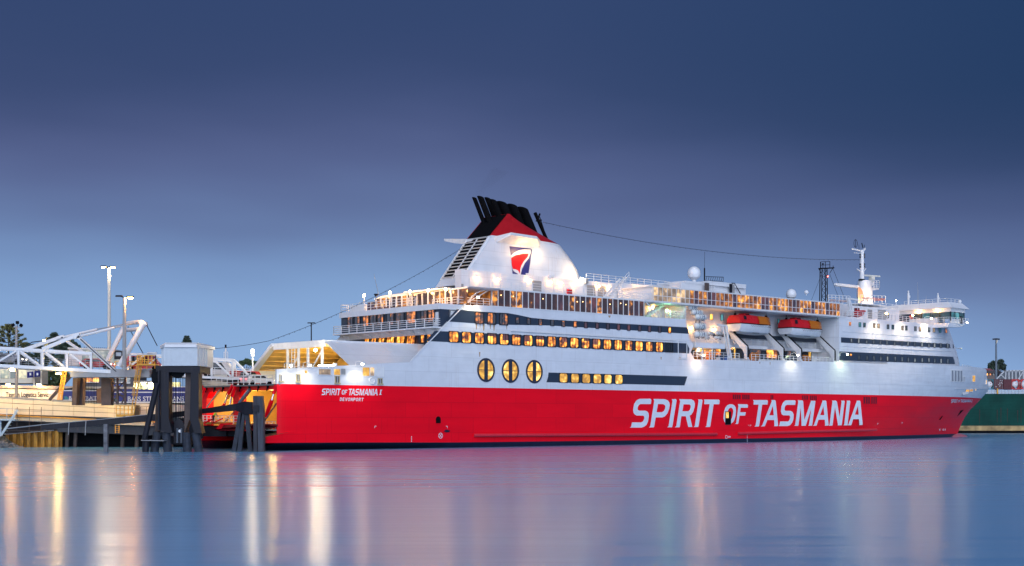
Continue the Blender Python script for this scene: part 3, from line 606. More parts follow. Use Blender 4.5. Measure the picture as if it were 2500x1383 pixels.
wallbox('red_locker', 1384, 707, 1394, 719, HV-.2, CAPRED, .3); wallbox('dark_pilaster', 1126, 694, 1131, 702, HV, STEELG)
def lampb(px, py, v, power=60, col=WARM, r=.13, bulbm=None, off=.35, light=True, name='wall_lamp'):
    p = P3(px, py, v)+V((0, -off, 0)); m = MB(); m.ball(p, r, 8, 5); o = bld(m, name, bulbm or (BULB if col is WARM else BULBW if col is WHT else BULBG))
    m = MB(); m.bx(p+V((-.15, .1, r)), p+V((.15, off, r+.1))); bld(m, 'lamp_bracket', WTRIM, parent=o)
    if light: lamp(p+V((0, -.25, -.05)), power, col, ferry, size=.18)
for x, y in ((1164, 680), (1212, 683), (1291, 685), (1342, 690), (1367, 693), (1401, 696), (1459, 700), (1483, 702), (1553, 707), (1580, 708)): lampb(x, y, HV-.3*(x > 1520), 14)
for x, y, v in ((889, 722, 22), (952, 715, 20), (1001, 712, 16), (1045, 709, 12), (1088, 707, 8)):
    s = 29.0; p = Q(x, y, s); m = MB(); m.tube([(s, p.y, 20.5), (s, p.y, p.z-.15)], .06, 6); o = bld(m, 'lamp_post', WTRIM); m = MB(); m.ball(p, .2, 8, 5); bld(m, 'bulb', BULB, parent=o); lamp(p+V((-.4, 0, 0)), 130, WARM, ferry, size=.2)
m = MB(); p = P3(1420, 681, HV); m.tube([p+V((0, 0, -.9)), p], .06, 6); o = bld(m, 'lamp_post', WTRIM); m = MB(); m.ball(p, .22, 8, 5); bld(m, 'bulb', BULBW, parent=o); lamp(p+V((0, -.5, .1)), 60, WHT, ferry)
m = MB(); a, b = P(1483, 730, 3), P(1527, 680, 3)                 # sloping stair
for dv in (3.2, 4.2): m.bar((a[0], dv, a[1]), (b[0], dv, b[1]), .14, .3)
for k in range(10): t = (k+.5)/10; m.bx((lerp(a[0], b[0], t)-.2, 2.2, lerp(a[1], b[1], t)), (lerp(a[0], b[0], t)+.2, 3.2, lerp(a[1], b[1], t)+.05))
m.rail([(a[0], 2.2, a[1]), (b[0], 2.2, b[1])], 1.0, 1.2, 2, .03); bld(m, 'deck_stair', WTRIM)
# ---- funnel
FV0, FV1 = 9.5, 15.5
AFT = [(24.5, 38.1), (26, 39.3), (28, 40.9), (30, 42.5), (32.5, 44.45)]
FRT = [(24.5, 66.6), (27.5, 66.2), (28.6, 65.6), (30, 64.4), (31.2, 63.1), (32.6, 61.4)]
def fsec(h, sa, sf, w0=FV0, w1=FV1):
    c = (w0+w1)/2; w = (w1-w0)/2; L = min(9, (sf-sa)*.5); pts = [(sa, w0, h), (sf-L, w0, h)]
    pts += [(sf-L+L*math.sin(t), c-w*math.cos(t), h) for t in [i*math.pi/14 for i in range(1, 14)]]
    return pts+[(sf-L, w1, h), (sa, w1, h)]
m = MB(); m.loft([fsec(h, interp(h, AFT), interp(h, FRT)) for h in (24.5, 26, 27.5, 28.6, 30, 31.2, 32.58)], caps=(False, True)); bld(m, 'funnel', WHITE, smooth=True)
m = MB(); m.loft([fsec(h, lerp(44.47, 48.1, (h-32.6)/3.7), lerp(61.4, 48.9, (h-32.6)/3.7), lerp(FV0, FV0+.3, (h-32.6)/3.7), FV1) for h in (32.6, 33.5, 34.4, 35.4, 36.3)]); bld(m, 'funnel_cap', CAPRED, smooth=True)
m = MB(); m.prism([(44.30, FV0+.45, 32.55), (47.95, FV0+.45, 36.25), (50, FV0+.45, 35.6), (50, FV0+.45, 32.55)], (0, FV1-FV0-.75, 0)); bld(m, 'exhaust_trunk', BLACK)
for (xt, yt, wd, xb, yb, v) in ((1158, 484, 5, 1186, 556, 14.4), (1173, 482, 7.2, 1203, 560, 13.2), (1190, 485, 6.6, 1221, 565, 14.2), (1204, 490, 7.4, 1233, 562, 12.0), (1225, 496.5, 11.5, 1253, 566, 12.5), (1250.5, 503, 11.5, 1277, 570, 12.8), (1276, 510.5, 12, 1302, 576, 13)):
    a, b = P3(xt, yt, v), P3(xb, yb, v); r = wd/13.2; t = (b-a).normalized(); m = MB()
    rr = []
    for q, cut in ((a, .35), (b, 0)):
        rr.append([q+V((r*math.cos(k*math.pi/8), r*math.sin(k*math.pi/8), -cut*r*math.cos(k*math.pi/8)*.9)) for k in range(16)])
    m.loft(rr); bld(m, 'exhaust_pipe', BLACK, smooth=True)
# louvred slanting after face
ax = lambda h: interp(h, AFT)
lo, hi = 26.0, 32.3
m = MB(); m.add([(ax(lo)-.06, FV0+.5, lo), (ax(hi)-.06, FV0+.5, hi), (ax(hi)-.06, FV1-.5, hi), (ax(lo)-.06, FV1-.5, lo)], [(0, 1, 2, 3)]); lv = bld(m, 'louvre_opening', BLACK)
m = MB()
for v in (FV0+.35, 12.5, FV1-.35): m.bar((ax(lo-.3)-.12, v, lo-.3), (ax(hi+.1)-.12, v, hi+.1), .3 if v != 12.5 else .16, .2, (0, 1, 0))
bld(m, 'louvre_frame', WTRIM, parent=lv)
for k in range(12):
    h = lerp(lo, hi, k/11); m = MB(); m.bx((ax(h)-.28, FV0+.45, h-.05), (ax(h)+.1, FV1-.45, h+.09)); bld(m, 'slat', mat('pale_slat', (.55, .53, .50), .5), parent=lv)
# canopies each side with floodlights beneath
for sg, v0 in ((-1, FV0),):
    m = MB(); T = [P3(1203, 579, v0), P3(1248, 568, 7.3), P3(1311, 577.5, 7.3), P3(1320, 589, v0)]; U = [P3(1211, 592, v0), P3(1248, 574, 7.35), P3(1312, 584.5, 7.35), P3(1318, 604, v0)]
    m.loft([U, T]); bld(m, 'funnel_canopy', WTRIM)
    lamp((50.2, v0+sg*1.5, 30.5), 190, (1, .58, .22), ferry, size=.4); lamp((54.0, v0+sg*1.5, 30.2), 120, (1, .70, .36), ferry, size=.5)
m = MB(); m.prism([Q(1084, 583.5, 44), Q(1085, 589.5, 44), Q(1110, 594, 44), Q(1143, 598, 44), Q(1156, 584, 44)], (3.2, 0, 0)); bld(m, 'funnel_wing', WTRIM)
a = P3(1392, 668, 8.0); lamp((63.5, 8.0, 27.2), 520, (1, .64, .28), ferry, 'SPOT', .2, aim=(61.5, 10.6, 28.4), spot=2.3)
m = MB(); m.bx((63.2, 7.7, 26.2), (63.8, 8.2, 27.0)); bld(m, 'floodlight', STEELG)
for k in (0, 1): m = MB(); m.ball(P3(1342+k*7, 676-k*1, 6), .33, 8, 5); bld(m, 'roof_ventilator', WTRIM)
# emblem: dark blue sail shape, white sweep, red heart
Z6 = lambda x, y: (1060+x/4.61, 460+y/4.61)
def decal(name, pts, v, m_, th=.02): m = MB(); m.prism([P3(*Z6(x, y), v) for x, y in pts], (0, th, 0)); return bld(m, name, m_)
decal('emblem_field', [(848, 652), (1085, 678), (1102, 690), (1100, 720), (1058, 985), (886, 988), (862, 745)], FV0-.05, BLUE)
decal('emblem_sweep', [(862, 760), (900, 725), (960, 698), (1020, 688), (1085, 690), (1090, 720), (1062, 790), (1018, 850), (990, 905), (976, 960), (970, 990), (964, 990), (940, 962), (900, 938), (881, 912), (866, 790)], FV0-.08, WTRIM)
decal('emblem_heart', [(868, 785), (920, 755), (1000, 737), (1064, 738), (1050, 775), (1010, 820), (980, 870), (968, 915), (966, 962), (945, 925), (915, 912), (885, 908), (874, 860)], FV0-.11, LOGORED)
m = MB(); a = P3(1285, 670, FV0); m.bx(a+V((-.2, -.2, -.1)), a+V((.9, .0, .15))); bld(m, 'floodlight', WTRIM)
# after mast on the funnel and the two dressing wires
m = MB(); a, b = P3(1306, 520, 12.5), P3(1334, 584, 12.5); m.bar(a, b, .4, .4, (0, 1, 0)); m.bar(P3(1318, 522, 12.5), P3(1313, 538, 12.5), .2, .2, (0, 1, 0)); m.bar(P3(1309, 540, 12.5), P3(1322, 538, 12.5), .2, .2, (0, 1, 0)); m.bar(P3(1318, 531, 12.5), P3(1331, 571, 12.5), .1, .1, (0, 1, 0)); bld(m, 'funnel_mast', BLACK)
def wire(name, a, b, sag, n=26, r=.05, knots=0):
    pts = [a.lerp(b, i/n)+V((0, 0, -sag*4*(i/n)*(1-i/n))) for i in range(n+1)]; m = MB(); m.tube(pts, r, 4)
    for i in range(knots):
        t = (i+.5)/knots; m.ball(a.lerp(b, t)+V((0, 0, -sag*4*t*(1-t)-.1)), .06, 4, 3)
    return bld(m, name, STEELD)
wire('dressing_wire', P3(1326, 543, 12.5), P3(2101, 634.5, 12.5), 1.7, 30, .032, 60)
wire('dressing_wire', P3(1138, 600, 12.5), P3(660, 832, 12.5), 1.0, 20, .028, 40); wire('dressing_wire', P3(660, 832, 12.5), P3(500, 853, 20), .2, 6, .03)
# ---- stern staff, aerials, domes
m = MB(); m.tube([Q(931, 752, 27), Q(913, 669, 27)], .06, 5, .03); bld(m, 'ensign_staff', STEELG)
m = MB(); p = Q(918, 719, 27); m.loft([[p+V((r*math.cos(k*math.pi/5), r*math.sin(k*math.pi/5), z)) for k in range(10)] for r, z in ((.1, -.35), (.33, .0), (.33, .06))]); m.tube([p+V((0, 0, -.3)), p+V((0, 0, -1.8))], .04, 5); bld(m, 'cone_light', STEELD)
def dome(px, py, rpx, v, neck=1.0):
    p = P3(px, py, v); r = (P(px+rpx, py, v)[0]-P(px-rpx, py, v)[0])/2*.78; m = MB(); m.ball(p, r, 16, 10, 1.05, -.55)
    m.loft([[p+V((q*r*math.cos(k*math.pi/7), q*r*math.sin(k*math.pi/7), z*r)) for k in range(14)] for q, z in ((.25, -1.35*neck-.1), (.3, -1.0), (.9, -.58))]); bld(m, 'satellite_dome', mat('dome_white', (.78, .8, .82), .3), smooth=True)
dome(1694.5, 668, 13.8, 8); dome(1931.5, 719, 10, 10); dome(1968.5, 714, 4, 10)
m = MB(); m.bx((84, 5.5, 25.6), (101.5, 14, 27.5)); m.bx((90.5, 5, 27.5), (101.0, 13, 28.2)); m.bx((85, 5.4, 27.5), (89.5, 12, 27.9)); bld(m, 'ventilation_house', WHITE)
wallbox('louvre_panel', 1781, 694, 1787, 715, 4.9, STEELD); wallbox('louvre_panel', 1788, 695, 1793, 716, 4.9, STEELG)
m = MB(); m.rail([P3(1723, 710, 4.7), P3(1745, 714, 4.7)], 1.2, .7, 4, .04); bld(m, 'roof_ladder', WTRIM)
wallbox('rusty_duct', 1720, 692, 1728, 712, 4.8, BROWNST, .3)
m = MB(); m.tube([P3(1720, 690, 7), P3(1720, 655, 7)], .12, 6); m.tube([P3(1720, 655, 7), P3(1720.5, 615, 7)], .035, 4); bld(m, 'whip_aerial', STEELB)
m = MB(); a, b = P3(1723, 686, 7), P3(1766, 686, 7)
for dz in (0, .75): m.bar(a+V((0, 0, dz)), b+V((0, 0, dz-.1)), .09, .09)
for k in range(9): m.bar(a.lerp(b, k/8), a.lerp(b, min(1, (k+.5)/8))+V((0, 0, .7)), .06, .06)
bld(m, 'lattice_boom', STEELD)
m = MB(); m.tube([P3(1786, 692, 5), P3(1793, 692, 5), P3(1808, 718, 5)], .09, 5); bld(m, 'davit_pipe', STEELD)
m = MB(); m.bx((101, 5, 25.7), (122, 15, 26.1)); bld(m, 'skylight_roof', STEELD)
# ---- lifeboat recess: inner wall, doors, windows, ledge, pillars, davits
IV = 5.2
def wband(h0, h1, s0, s1, v, m_): m = MB(); m.bx((s0, v-.03, h0), (s1, v+.01, h1)); return bld(m, 'dark_wall_band', m_)
wband(18.35, 19.3, 92, 122.2, IV, NAVY); wband(14.9, 16.5, 82, 122.2, IV, NAVY)
for x0_, y0, x1, y1, g in ((1733, 768, 1739.5, 781, ORANGE), (1759, 769, 1765, 782.5, TEAL), (1776, 771.5, 1781.5, 784.5, CREAMG), (1898, 780, 1903, 791, TEAL)):
    window(P(x0_, y1, IV), P(x1, y0, IV), 1, g, v=IV, w=.05, d=.06, round_=False)
for x0_, y0, x1, y1, n, g in ((1697, 845, 1712, 863, 3, ORANGE), (1718, 846, 1734, 864, 3, ORANGE), (1747, 848, 1758.5, 868, 1, ORANGE), (1791, 852, 1795, 874, 1, YELG), (1830, 853, 1857, 870, 4, SUNSETG), (1871, 856, 1897, 874, 3, ORANGE), (1921, 857, 1930, 872, 1, SUNSETG), (1973, 860, 1979, 880, 1, YELG), (2022, 861, 2031, 875, 2, ORANGE)):
    window(P(x0_, y1, IV), P(x1, y0, IV), n, g, v=IV, w=.06, d=.06, round_=False)
for x0_, y0, x1, y1, mm in ((1798, 850, 1812, 873, DKGLASS), (1903, 855, 1920, 876, DKGLASS), (1960, 858, 1972, 872, DKGLASS), (1981, 857, 1995, 884, WTRIM), (1996, 860, 2010, 884, DKGLASS), (2011, 862, 2021, 880, DKGLASS)): wallbox('recess_door', x0_, y0, x1, y1, IV, mm)
m = MB(); m.bx((91.5, 3.9, 16.65), (122.2, IV, 17.25)); bld(m, 'boat_deck_ledge', WHITE)
m = MB(); m.rail([(91.8, 3.95, 17.25), (122, 3.95, 17.25)], 1.1, 1.9, 3, .035); bld(m, 'boat_deck_railing', WTRIM)
a, b = P(1692, 838), P(1770, 826)
m = MB(); m.bx((a[0]+.6, 0, 16.05), (P(1770, 830)[0], IV, 16.95)); bld(m, 'raft_balcony', WHITE)
m = MB(); m.rail([(81.6, .2, 16.95), (90.4, .2, 16.95), (90.4, 4.5, 16.95)], 1.1, 1.4, 2, .03); bld(m, 'raft_balcony_railing', WTRIM)
for x, v in ((1715, .3), (1738.5, .3), (1745, 3.5)):
    m = MB(); s = P(x, 860, v)[0]; m.tube([(s, v, 14.06), (s, v, 16.05)], .13, 8); bld(m, 'balcony_pillar', WTRIM)
m = MB(); q = [(82.2, .25, 16.0), (81.9, .25, 15.3), (82.4, .25, 14.9), (83.6, .25, 14.7)]; m.tube(q, .12, 6); bld(m, 'bent_vent_pipe', WTRIM)
for k, (x0_, x1) in enumerate(((1694, 1733), (1734, 1768), (1768, 1806), (1836, 1896), (1902, 1948), (1958, 2036))):
    s0, s1 = P(x0_, 878)[0], P(x1, 880)[0]; m = MB(); m.rail([(s0, .12, 14.15), (s1, .12, 14.15)], 1.25, 1.15, 3, .04); bld(m, 'boat_deck_railing', WTRIM)
for kx, (kxk, kyk, yb) in enumerate(((1825, 847, 877), (1913, 851.5, 880), (1956, 854, 882), (2037.5, 857, 885))):
    s, hk = P(kxk, kyk, .25); zb = P(kxk, yb, .25)[1]; top = (4.6, hk+3.6)
    m = MB(); m.prism([(s-.3, .2, zb), (s-.3, .2, hk), (s-.3, top[0], top[1]), (s-.3, top[0]+.2, top[1]-.65), (s-.3, 1.1, hk-.55), (s-.3, .75, hk-1.3), (s-.3, .75, zb)], (.6, 0, 0)); dv = bld(m, 'davit', WTRIM)
    m = MB(); m.bar((s, .13, zb+.3), (s, .13, hk), .26, .12, (0, 1, 0)); m.bar((s, .13, hk), (s, top[0]-.05, top[1]+.08), .26, .12, (1, 0, 0)); bld(m, 'davit_track', BLACK, parent=dv)
    m = MB(); m.bar((s, 3.0, 17.2), (s, 4.4, hk+2.8), .18, .18); m.bar((s, 3.0, 17.2), (s, 2.6, hk+1.6), .15, .15); m.bar((s-.3, 4.0, hk+3.2), (s-.3, 3.6, hk+5.2), .35, .35, (1, 0, 0)); bld(m, 'davit_strut', WTRIM, parent=dv)
for x in (1843, 1966):
    m = MB(); s = P(x, 875, .9)[0]; m.tube([(s-.4, 1.0, 15.0), (s+.4, 1.0, 15.0)], .62, 14); m.tube([(s-.5, 1.0, 15.0), (s-.42, 1.0, 15.0)], .8, 14); m.tube([(s+.42, 1.0, 15.0), (s+.5, 1.0, 15.0)], .8, 14); bld(m, 'boat_winch', mat('orange_winch', (.45, .16, .02), .5, var=.3, vscale=4))
for x in (1709, 1736):
    m = MB(); s = P(x, 868, 1.4)[0]; m.tube([(s-.5, 1.6, 14.75), (s+.5, 1.6, 14.75)], .66, 12); m.tube([(s-.62, 1.6, 14.75), (s-.52, 1.6, 14.75)], .8, 12); m.tube([(s+.52, 1.6, 14.75), (s+.62, 1.6, 14.75)], .8, 12); bld(m, 'mooring_winch', mat('orange_winch', (.45, .16, .02), .5))
m = MB(); s = P(1770, 872, .6)[0]; m.bx((s-.5, .3, 14.1), (s+.5, 1.2, 14.75)); bld(m, 'blue_bin', mat('blue_plastic', (.02, .10, .32), .4))
m = MB()                                           # the white provision crane (A-shaped post)
a, b, c2 = P3(1752, 794, .4), P3(1773, 796, .4), P3(1783, 872, .3)
m.bar(a, b, .3, .3, (0, 1, 0)); m.bar(b, c2+V((0, 0, 0)), .3, .35, (0, 1, 0)); m.bar(P3(1765, 796, .4), P3(1778, 872, .3), .2, .2, (0, 1, 0)); m.bar(P3(1777, 872, .3), P3(1786, 872, .3), .3, .2, (0, 1, 0)); m.bar(P3(1757, 795, .4), P3(1769, 812, .4), .14, .14, (0, 1, 0))
for t in (.25, .5, .75): p = b.lerp(c2, t); m.bar(p, p+V((-.7, 0, 0)), .1, .1, (0, 1, 0))
bld(m, 'stores_crane', WTRIM)
for x, y, v, pw in ((1685, 801, IV, 45), (1742, 805, IV, 45), (1786, 849, IV, 80), (1834, 850, IV, 80), (1865, 851, IV, 80), (1923, 855, IV, 80), (1969, 857, IV, 80), (2003, 858, IV, 80), (1701, 856, 3.0, 50), (1732, 852, IV, 40)): lampb(x, y, v, pw)
m = MB(); m.bx((79.3, .4, 16.4), (79.5, IV, 22.9)); bld(m, 'recess_end_wall', WHITE)
m = MB()
for z in (19.0, 20.6): m.bx((79.5, .3, z), (81.2, .9, z+.08))
m.rail([(70, .1, 20.72), (78.8, .1, 20.72), (78.8, 4, 20.72)], 1.15, .9, 3, .04); bld(m, 'promenade_end_railing', WTRIM)
m = MB(); m.tube([(78.2, .1, 20.7), (78.2, .0, 22.2), (78.5, -.3, 22.4)], .05, 5); m.ball((78.6, -.4, 22.35), .14, 6, 4); bld(m, 'bracket_lamp', WTRIM)
m = MB(); p = P3(1628, 759, .6); m.ball(p, .2, 8, 5); bld(m, 'green_lamp', glow('green_bulb', (.35, 1, .45), 30)); lamp(p+V((0, -.5, -.2)), 70, (.4, 1, .5), ferry)
m = MB(); a = P(1573, 737); m.bar((69.2, .1, 23.1), (72.5, .1, 20.8), .16, .16, (0, 1, 0)); m.bar((72, 2.5, 20.7), (76.5, 2.5, 23.2), .2, .3); m.bar((72, 3.4, 20.7), (76.5, 3.4, 23.2), .2, .3); bld(m, 'promenade_stair', WTRIM)
lampb(1590, 752, 5, 40); lampb(1641, 757, 4.5, 60)
m = MB(); m.bx((69.3, 5.0, 20.7), (79.4, 5.2, 23.0)); bld(m, 'promenade_back_wall', WHITE)

# ---- forward block with its two bands and cabin windows
def brow(h): return [(122.2, 0, h), (130, 0, h)]+[(*plan(BS1, interp(h, BSF), BP, BQ, u), h) for u in US]
m = MB(); rings = []
for h in (14.7, 15.4, 17, 18.6, 20, 21.6, 23.3):
    r = brow(h); rings.append(r+[(s, B-v, z) for s, v, z in reversed(r[:-1])])
m.loft(rings, caps=(False, True)); bld(m, 'forward_house', WHITE, smooth=True)
def cband(x0_, yt0, yb0, x1, yt1, yb1, vf, m_, name, n=24, off=.03):
    m = MB(); rows = []
    for i in range(n+1):
        t = i/n; x = lerp(x0_, x1[0], t), lerp(x0_, x1[1], t); rows.append((on(vf, x[0], lerp(yt0, yt1, t), off), on(vf, x[1], lerp(yb0, yb1, t), off)))
    for (a, b), (c, d) in zip(rows, rows[1:]): m.quad(b, d, c, a)
    return bld(m, name, m_, smooth=True)
cband(2053, 824.2, 837, (2327.5, 2329), 841.2, 850.8, block_v, NAVY, 'dark_window_band'); cband(2049, 858.5, 880, (2337, 2342.5), 872, 890, block_v, NAVY, 'dark_window_band')
Z2 = lambda x, y: (1980+x/4.321, 580+y/4.321)
def fwin(zx, zy, w, h, g, name='cabin_window'):
    x, y = Z2(zx, zy); a, b, c, d = [on(block_v, *q, .035) for q in ((x, y+h), (x+w, y+h+.2), (x+w, y+.2), (x, y))]
    m = MB()
    for p, q in ((a, b), (b, c), (c, d), (d, a)): m.bar(p, q, .09, .09, (0, 1, 0))
    o = bld(m, name, FRAME if g is not ORANGE else WTRIM); p = MB(); p.quad(a, b, c, d); bld(p, 'pane', g, parent=o)
tops = [(395, 890), (503, 898), (551, 902), (654, 908), (699, 913), (800, 920), (851, 924), (952, 933), (993, 934), (1089, 941), (1138, 945), (1233, 952), (1285, 955), (1348, 958), (1412, 962)]
GREYG = lit_glass('grey_day_glass', (.03, .04, .05), (.08, .10, .12), (.22, .24, .24), .8, 1.0)
for i, (x, y) in enumerate(tops): fwin(x, y, 5 if i else 6.3, 10.5, ORANGE if i in (0,) else [TEAL, TEAL, CREAMG, CREAMG, GREYG, TEAL, CREAMG, GREYG, GREYG, CREAMG, GREYG, CREAMG, TEAL, SUNSETG][i-1])
for x in (415, 492, 576, 648, 720, 790, 872, 948, 1013, 1083, 1160, 1232, 1292, 1357, 1430): fwin(x, lerp(1067, 1123, (x-415)/1015), 4.4, 10.5, GREYG)
for x in (495, 580, 652, 725, 795, 877, 950, 1015, 1085, 1163, 1232, 1295, 1360, 1432): fwin(x, lerp(1243, 1283, (x-495)/937), 4.4, 11, GREYG)
m = MB(); p = on(block_v, 2076.5, 867, .05); m.ball(p, .22, 8, 5); bld(m, 'port_light', ORANGE)
m = MB()
for x0_, y0, x1, y1 in ((2056, 810, 2320, 828.5), (2056, 846, 2334, 859)):
    pts = [on(block_v, lerp(x0_, x1, i/20), lerp(y0, y1, i/20), .04) for i in range(21)]; m.tube(pts, .05, 4)
bld(m, 'plate_ridge', WHITE)
# bow openings
def hw(x0_, y0, x1, y1, g, name, skew=0, w=.12):
    a, b, c, d = [on(hull_v, *q, .04) for q in ((x0_, y1), (x1, y1), (x1+skew, y0), (x0_+skew, y0))]; m = MB()
    for p, q in ((a, b), (b, c), (c, d), (d, a)): m.bar(p, q, w, w, (0, 1, 0))
    o = bld(m, name, WTRIM); p = MB(); p.quad(a, b, c, d); bld(p, 'pane', g, parent=o)
SHADE = mat('grey_recess_shade', (.30, .31, .33), .5)  # flat grey standing for the shade inside the mooring slots
for x0_, x1, y0, y1 in ((2322, 2327.5, 904.5, 932), (2329.5, 2335, 904.5, 932), (2337, 2342.5, 905, 932.5), (2344, 2349, 905, 933), (2349.5, 2351.5, 919.5, 932.5), (2353, 2355, 919.5, 932.5)): hw(x0_, y0, x1, y1, SHADE, 'mooring_slot')
hw(2373, 917, 2380.5, 933, YELG, 'bow_window'); hw(2405.5, 928, 2408, 939, YELG, 'bow_window', .8)
hw(2356, 951, 2365, 959, YELG, 'bow_fairlead', 2); hw(2366, 950.5, 2374, 957, YELG, 'bow_fairlead', 2); hw(2379.5, 950, 2382, 954.5, YELG, 'bow_fairlead', 1.5)
m = MB(); a, b = on(hull_v, 2349, 962, .15), on(hull_v, 2362, 959, .15); m.bar(a, b, .5, .12, (0, 1, 0)); bld(m, 'bow_step', WTRIM)
m = MB(); a, b, c, d = [on(hull_v, *q, .06) for q in ((2336, 1018), (2343.5, 1011), (2352.5, 1001), (2345, 1003))]; m.quad(a, b, c, d); bld(m, 'anchor_pocket', BLACK)
m = MB(); a, b, c, d = [on(hull_v, *q, .06) for q in ((2291.5, 1026), (2296, 1025), (2301.5, 1016), (2299, 1016.5))]; m.quad(a, b, c, d); bld(m, 'anchor_pocket', BLACK)
m = MB()
pts = [on(hull_v, x, 949.3, .05) for x in range(2330, 2411, 4)]; m.tube(pts, .06, 4); bld(m, 'knuckle_line', WHITE)
m = MB(); pts = [on(hull_v, x, y, -.05) for x, y in ((2350, 896.5), (2362, 898.5), (2374, 902), (2386, 907))]; m.rail(pts, .5, 1.5, 1, .04); bld(m, 'forecastle_railing', WTRIM)
# ---- rubbing strakes, vents, small marks on the red
for x0_, y0, x1, y1 in ((1156, 1063.2, 1748, 1060.3), (1800, 1058.6, 2138, 1049.5)):
    a, b = P(x0_, y0), P(x1, y1); m = MB(); m.tube([(a[0], -.12, a[1]), (a[0]+.5, -.28, a[1]), (b[0]-.5, -.28, b[1]), (b[0], -.12, b[1])], .24, 8); bld(m, 'rubbing_strake', mat('pinkish_red_strake', (.66, .03, .05), .35, var=.1, vscale=2), smooth=True)
DRED = mat('dark_red_grille', (.16, .002, .012), .5)
for x0_, y0, x1, y1, n in ((1788, 963.3, 1808, 975.5, 4), (1811, 963.6, 1830, 976, 4), (1880, 964.5, 1888, 976, 2), (1957, 965.5, 1973, 977, 4), (1976, 966, 1994, 978, 4), (2107, 969, 2124, 987, 3), (2126, 969.5, 2141, 987, 3)):
    a, b = P(x0_, y1), P(x1, y0); m = MB(); m.bx((a[0], -.03, a[1]), (b[0], .01, b[1])); o = bld(m, 'hull_vent', DRED)
    m = MB()
    for i in range(n+1): s = lerp(a[0], b[0], i/n); m.bx((s-.05, -.06, a[1]), (s+.05, -.02, b[1]))
    for i in (0, 1): z = (a[1], b[1])[i]; m.bx((a[0], -.06, z-.05), (b[0], -.02, z+.05))
    bld(m, 'vent_bars', RED, parent=o)
a, b = P(1771, 1036.3), P(1783, 1006.3); m = MB(); ring_frame(m, a, b, -.0, .1, .08); o = bld(m, 'pilot_door_frame', FRAME)
m = MB(); m.bx((a[0], -.03, lerp(a[1], b[1], .5)), (lerp(a[0], b[0], .65), -.006, b[1])); bld(m, 'pilot_door', YELG, parent=o); m = MB(); m.bx((a[0], -.025, a[1]), (b[0], -.004, b[1])); bld(m, 'opening', BLACK, parent=o)
a, b = P(1064, 1034.3), P(1076, 1017); m = MB(); c = (a[0]+b[0])/2; r = (b[0]-a[0])/2
m.prism([(a[0], -.02, a[1]), (b[0], -.02, a[1])]+[(c+r*math.cos(t), -.02, b[1]-r+r*math.sin(t)) for t in [math.pi*i/10 for i in range(11)]], (0, .03, 0)); bld(m, 'hull_hatch', BLACK)
m = MB(); m.bx((a[0], -.12, a[1]-.06), (b[0], -.02, a[1]+.02)); bld(m, 'hatch_sill', RED)
m = MB(); m.add([V((p[0], -.025, p[1])) for p in (P(1083, 1054), P(1088, 1049), P(1099, 1051.5), P(1097, 1055.5), P(1090, 1056.5))], [(0, 1, 2, 3, 4)]); bld(m, 'scrape_mark', NAVYB)
mk = MB()
c = P3(1075.3, 1064.2); N = 24
for k in range(N):
    t0, t1 = 2*math.pi*k/N, 2*math.pi*(k+1)/N; f = lambda t, r: V((c.x+.40*r*math.cos(t), -.03, c.z+.40*r*math.sin(t)))
    mk.quad(f(t0, .84), f(t1, .84), f(t1, 1), f(t0, 1))
for sg in (1, -1): mk.bar((c.x-.24, -.03, c.z-.24*sg), (c.x+.24, -.03, c.z+.24*sg), .07, .01, (0, 1, 0))
def strip(pts, w=.06, v=0.0):
    for p, q in zip(pts, pts[1:]): a, b = on(hull_v, *p, .03), on(hull_v, *q, .03); mk.bar(a, b, w, .01, (0, 1, 0))
strip([(914.5, 1045.5), (914.5, 1041), (918.5, 1041)]); strip([(1088.5, 1041), (1092, 1041), (1092, 1046)]); strip([(1771, 1071), (1771, 1064), (1775, 1064), (1775, 1065.8), (1783, 1065.8), (1783, 1068.2), (1775, 1068.2), (1775, 1071), (1771, 1071)], .07)
strip([(1826, 1038.5), (1829, 1038.5)]); strip([(1831, 1042), (1831, 1038.5), (1834, 1038.5)]); strip([(2142, 1038), (2142, 1034), (2144, 1033.8)], .08); strip([(2202, 1035), (2203, 1032), (2201, 1031.8)], .08)
for k in range(4): p = P(1004.5, 1067+k*3.7); mk.bx((p[0]-.06, -.035, p[1]-.06), (p[0]+.06, -.02, p[1]+.06))
for k in range(8): p = P(1824, 1063+k*3.1); mk.bx((p[0]-.05, -.035, p[1]-.06), (p[0]+.05, -.02, p[1]+.06))
for k in range(3): p = on(hull_v, 2294+k*8-(k > 1)*3, 1049, .05); mk.bx(p+V((-.1, -.02, -.25)), p+V((.1, .02, .25)))
bld(mk, 'draught_marks', LETTER)

# ---- lettering (outlines drawn by hand, then set on the plating)
GL = {}
def g(ch, ox, oy, outer, hole=None): GL[ch] = [[(ox+x/10, oy+y/10) for x, y in pp] for pp in ([outer, hole] if hole else [outer])]
BIG = []
def G(ch, ox, oy, outer, hole=None): g(ch, ox, oy, outer, hole); BIG.append((ch, GL[ch]))
G('S', 1530, 960, [(75, 845), (110, 815), (125, 718), (350, 718), (400, 690), (428, 620), (425, 570), (400, 553), (240, 550), (190, 520), (160, 470), (155, 400), (180, 270), (230, 190), (270, 160), (320, 143), (570, 140), (598, 160), (600, 190), (588, 270), (335, 270), (295, 295), (268, 345), (262, 390), (275, 420), (310, 432), (450, 432), (500, 450), (530, 495), (538, 560), (520, 690), (480, 780), (420, 825), (360, 845)])
G('P', 1530, 960, [(540, 840), (572, 815), (670, 190), (650, 145), (930, 150), (1000, 180), (1040, 230), (1050, 290), (1030, 400), (990, 500), (930, 570), (870, 597), (705, 597), (668, 825), (655, 840)], [(760, 270), (880, 270), (925, 290), (942, 330), (935, 385), (905, 440), (860, 468), (728, 470)])
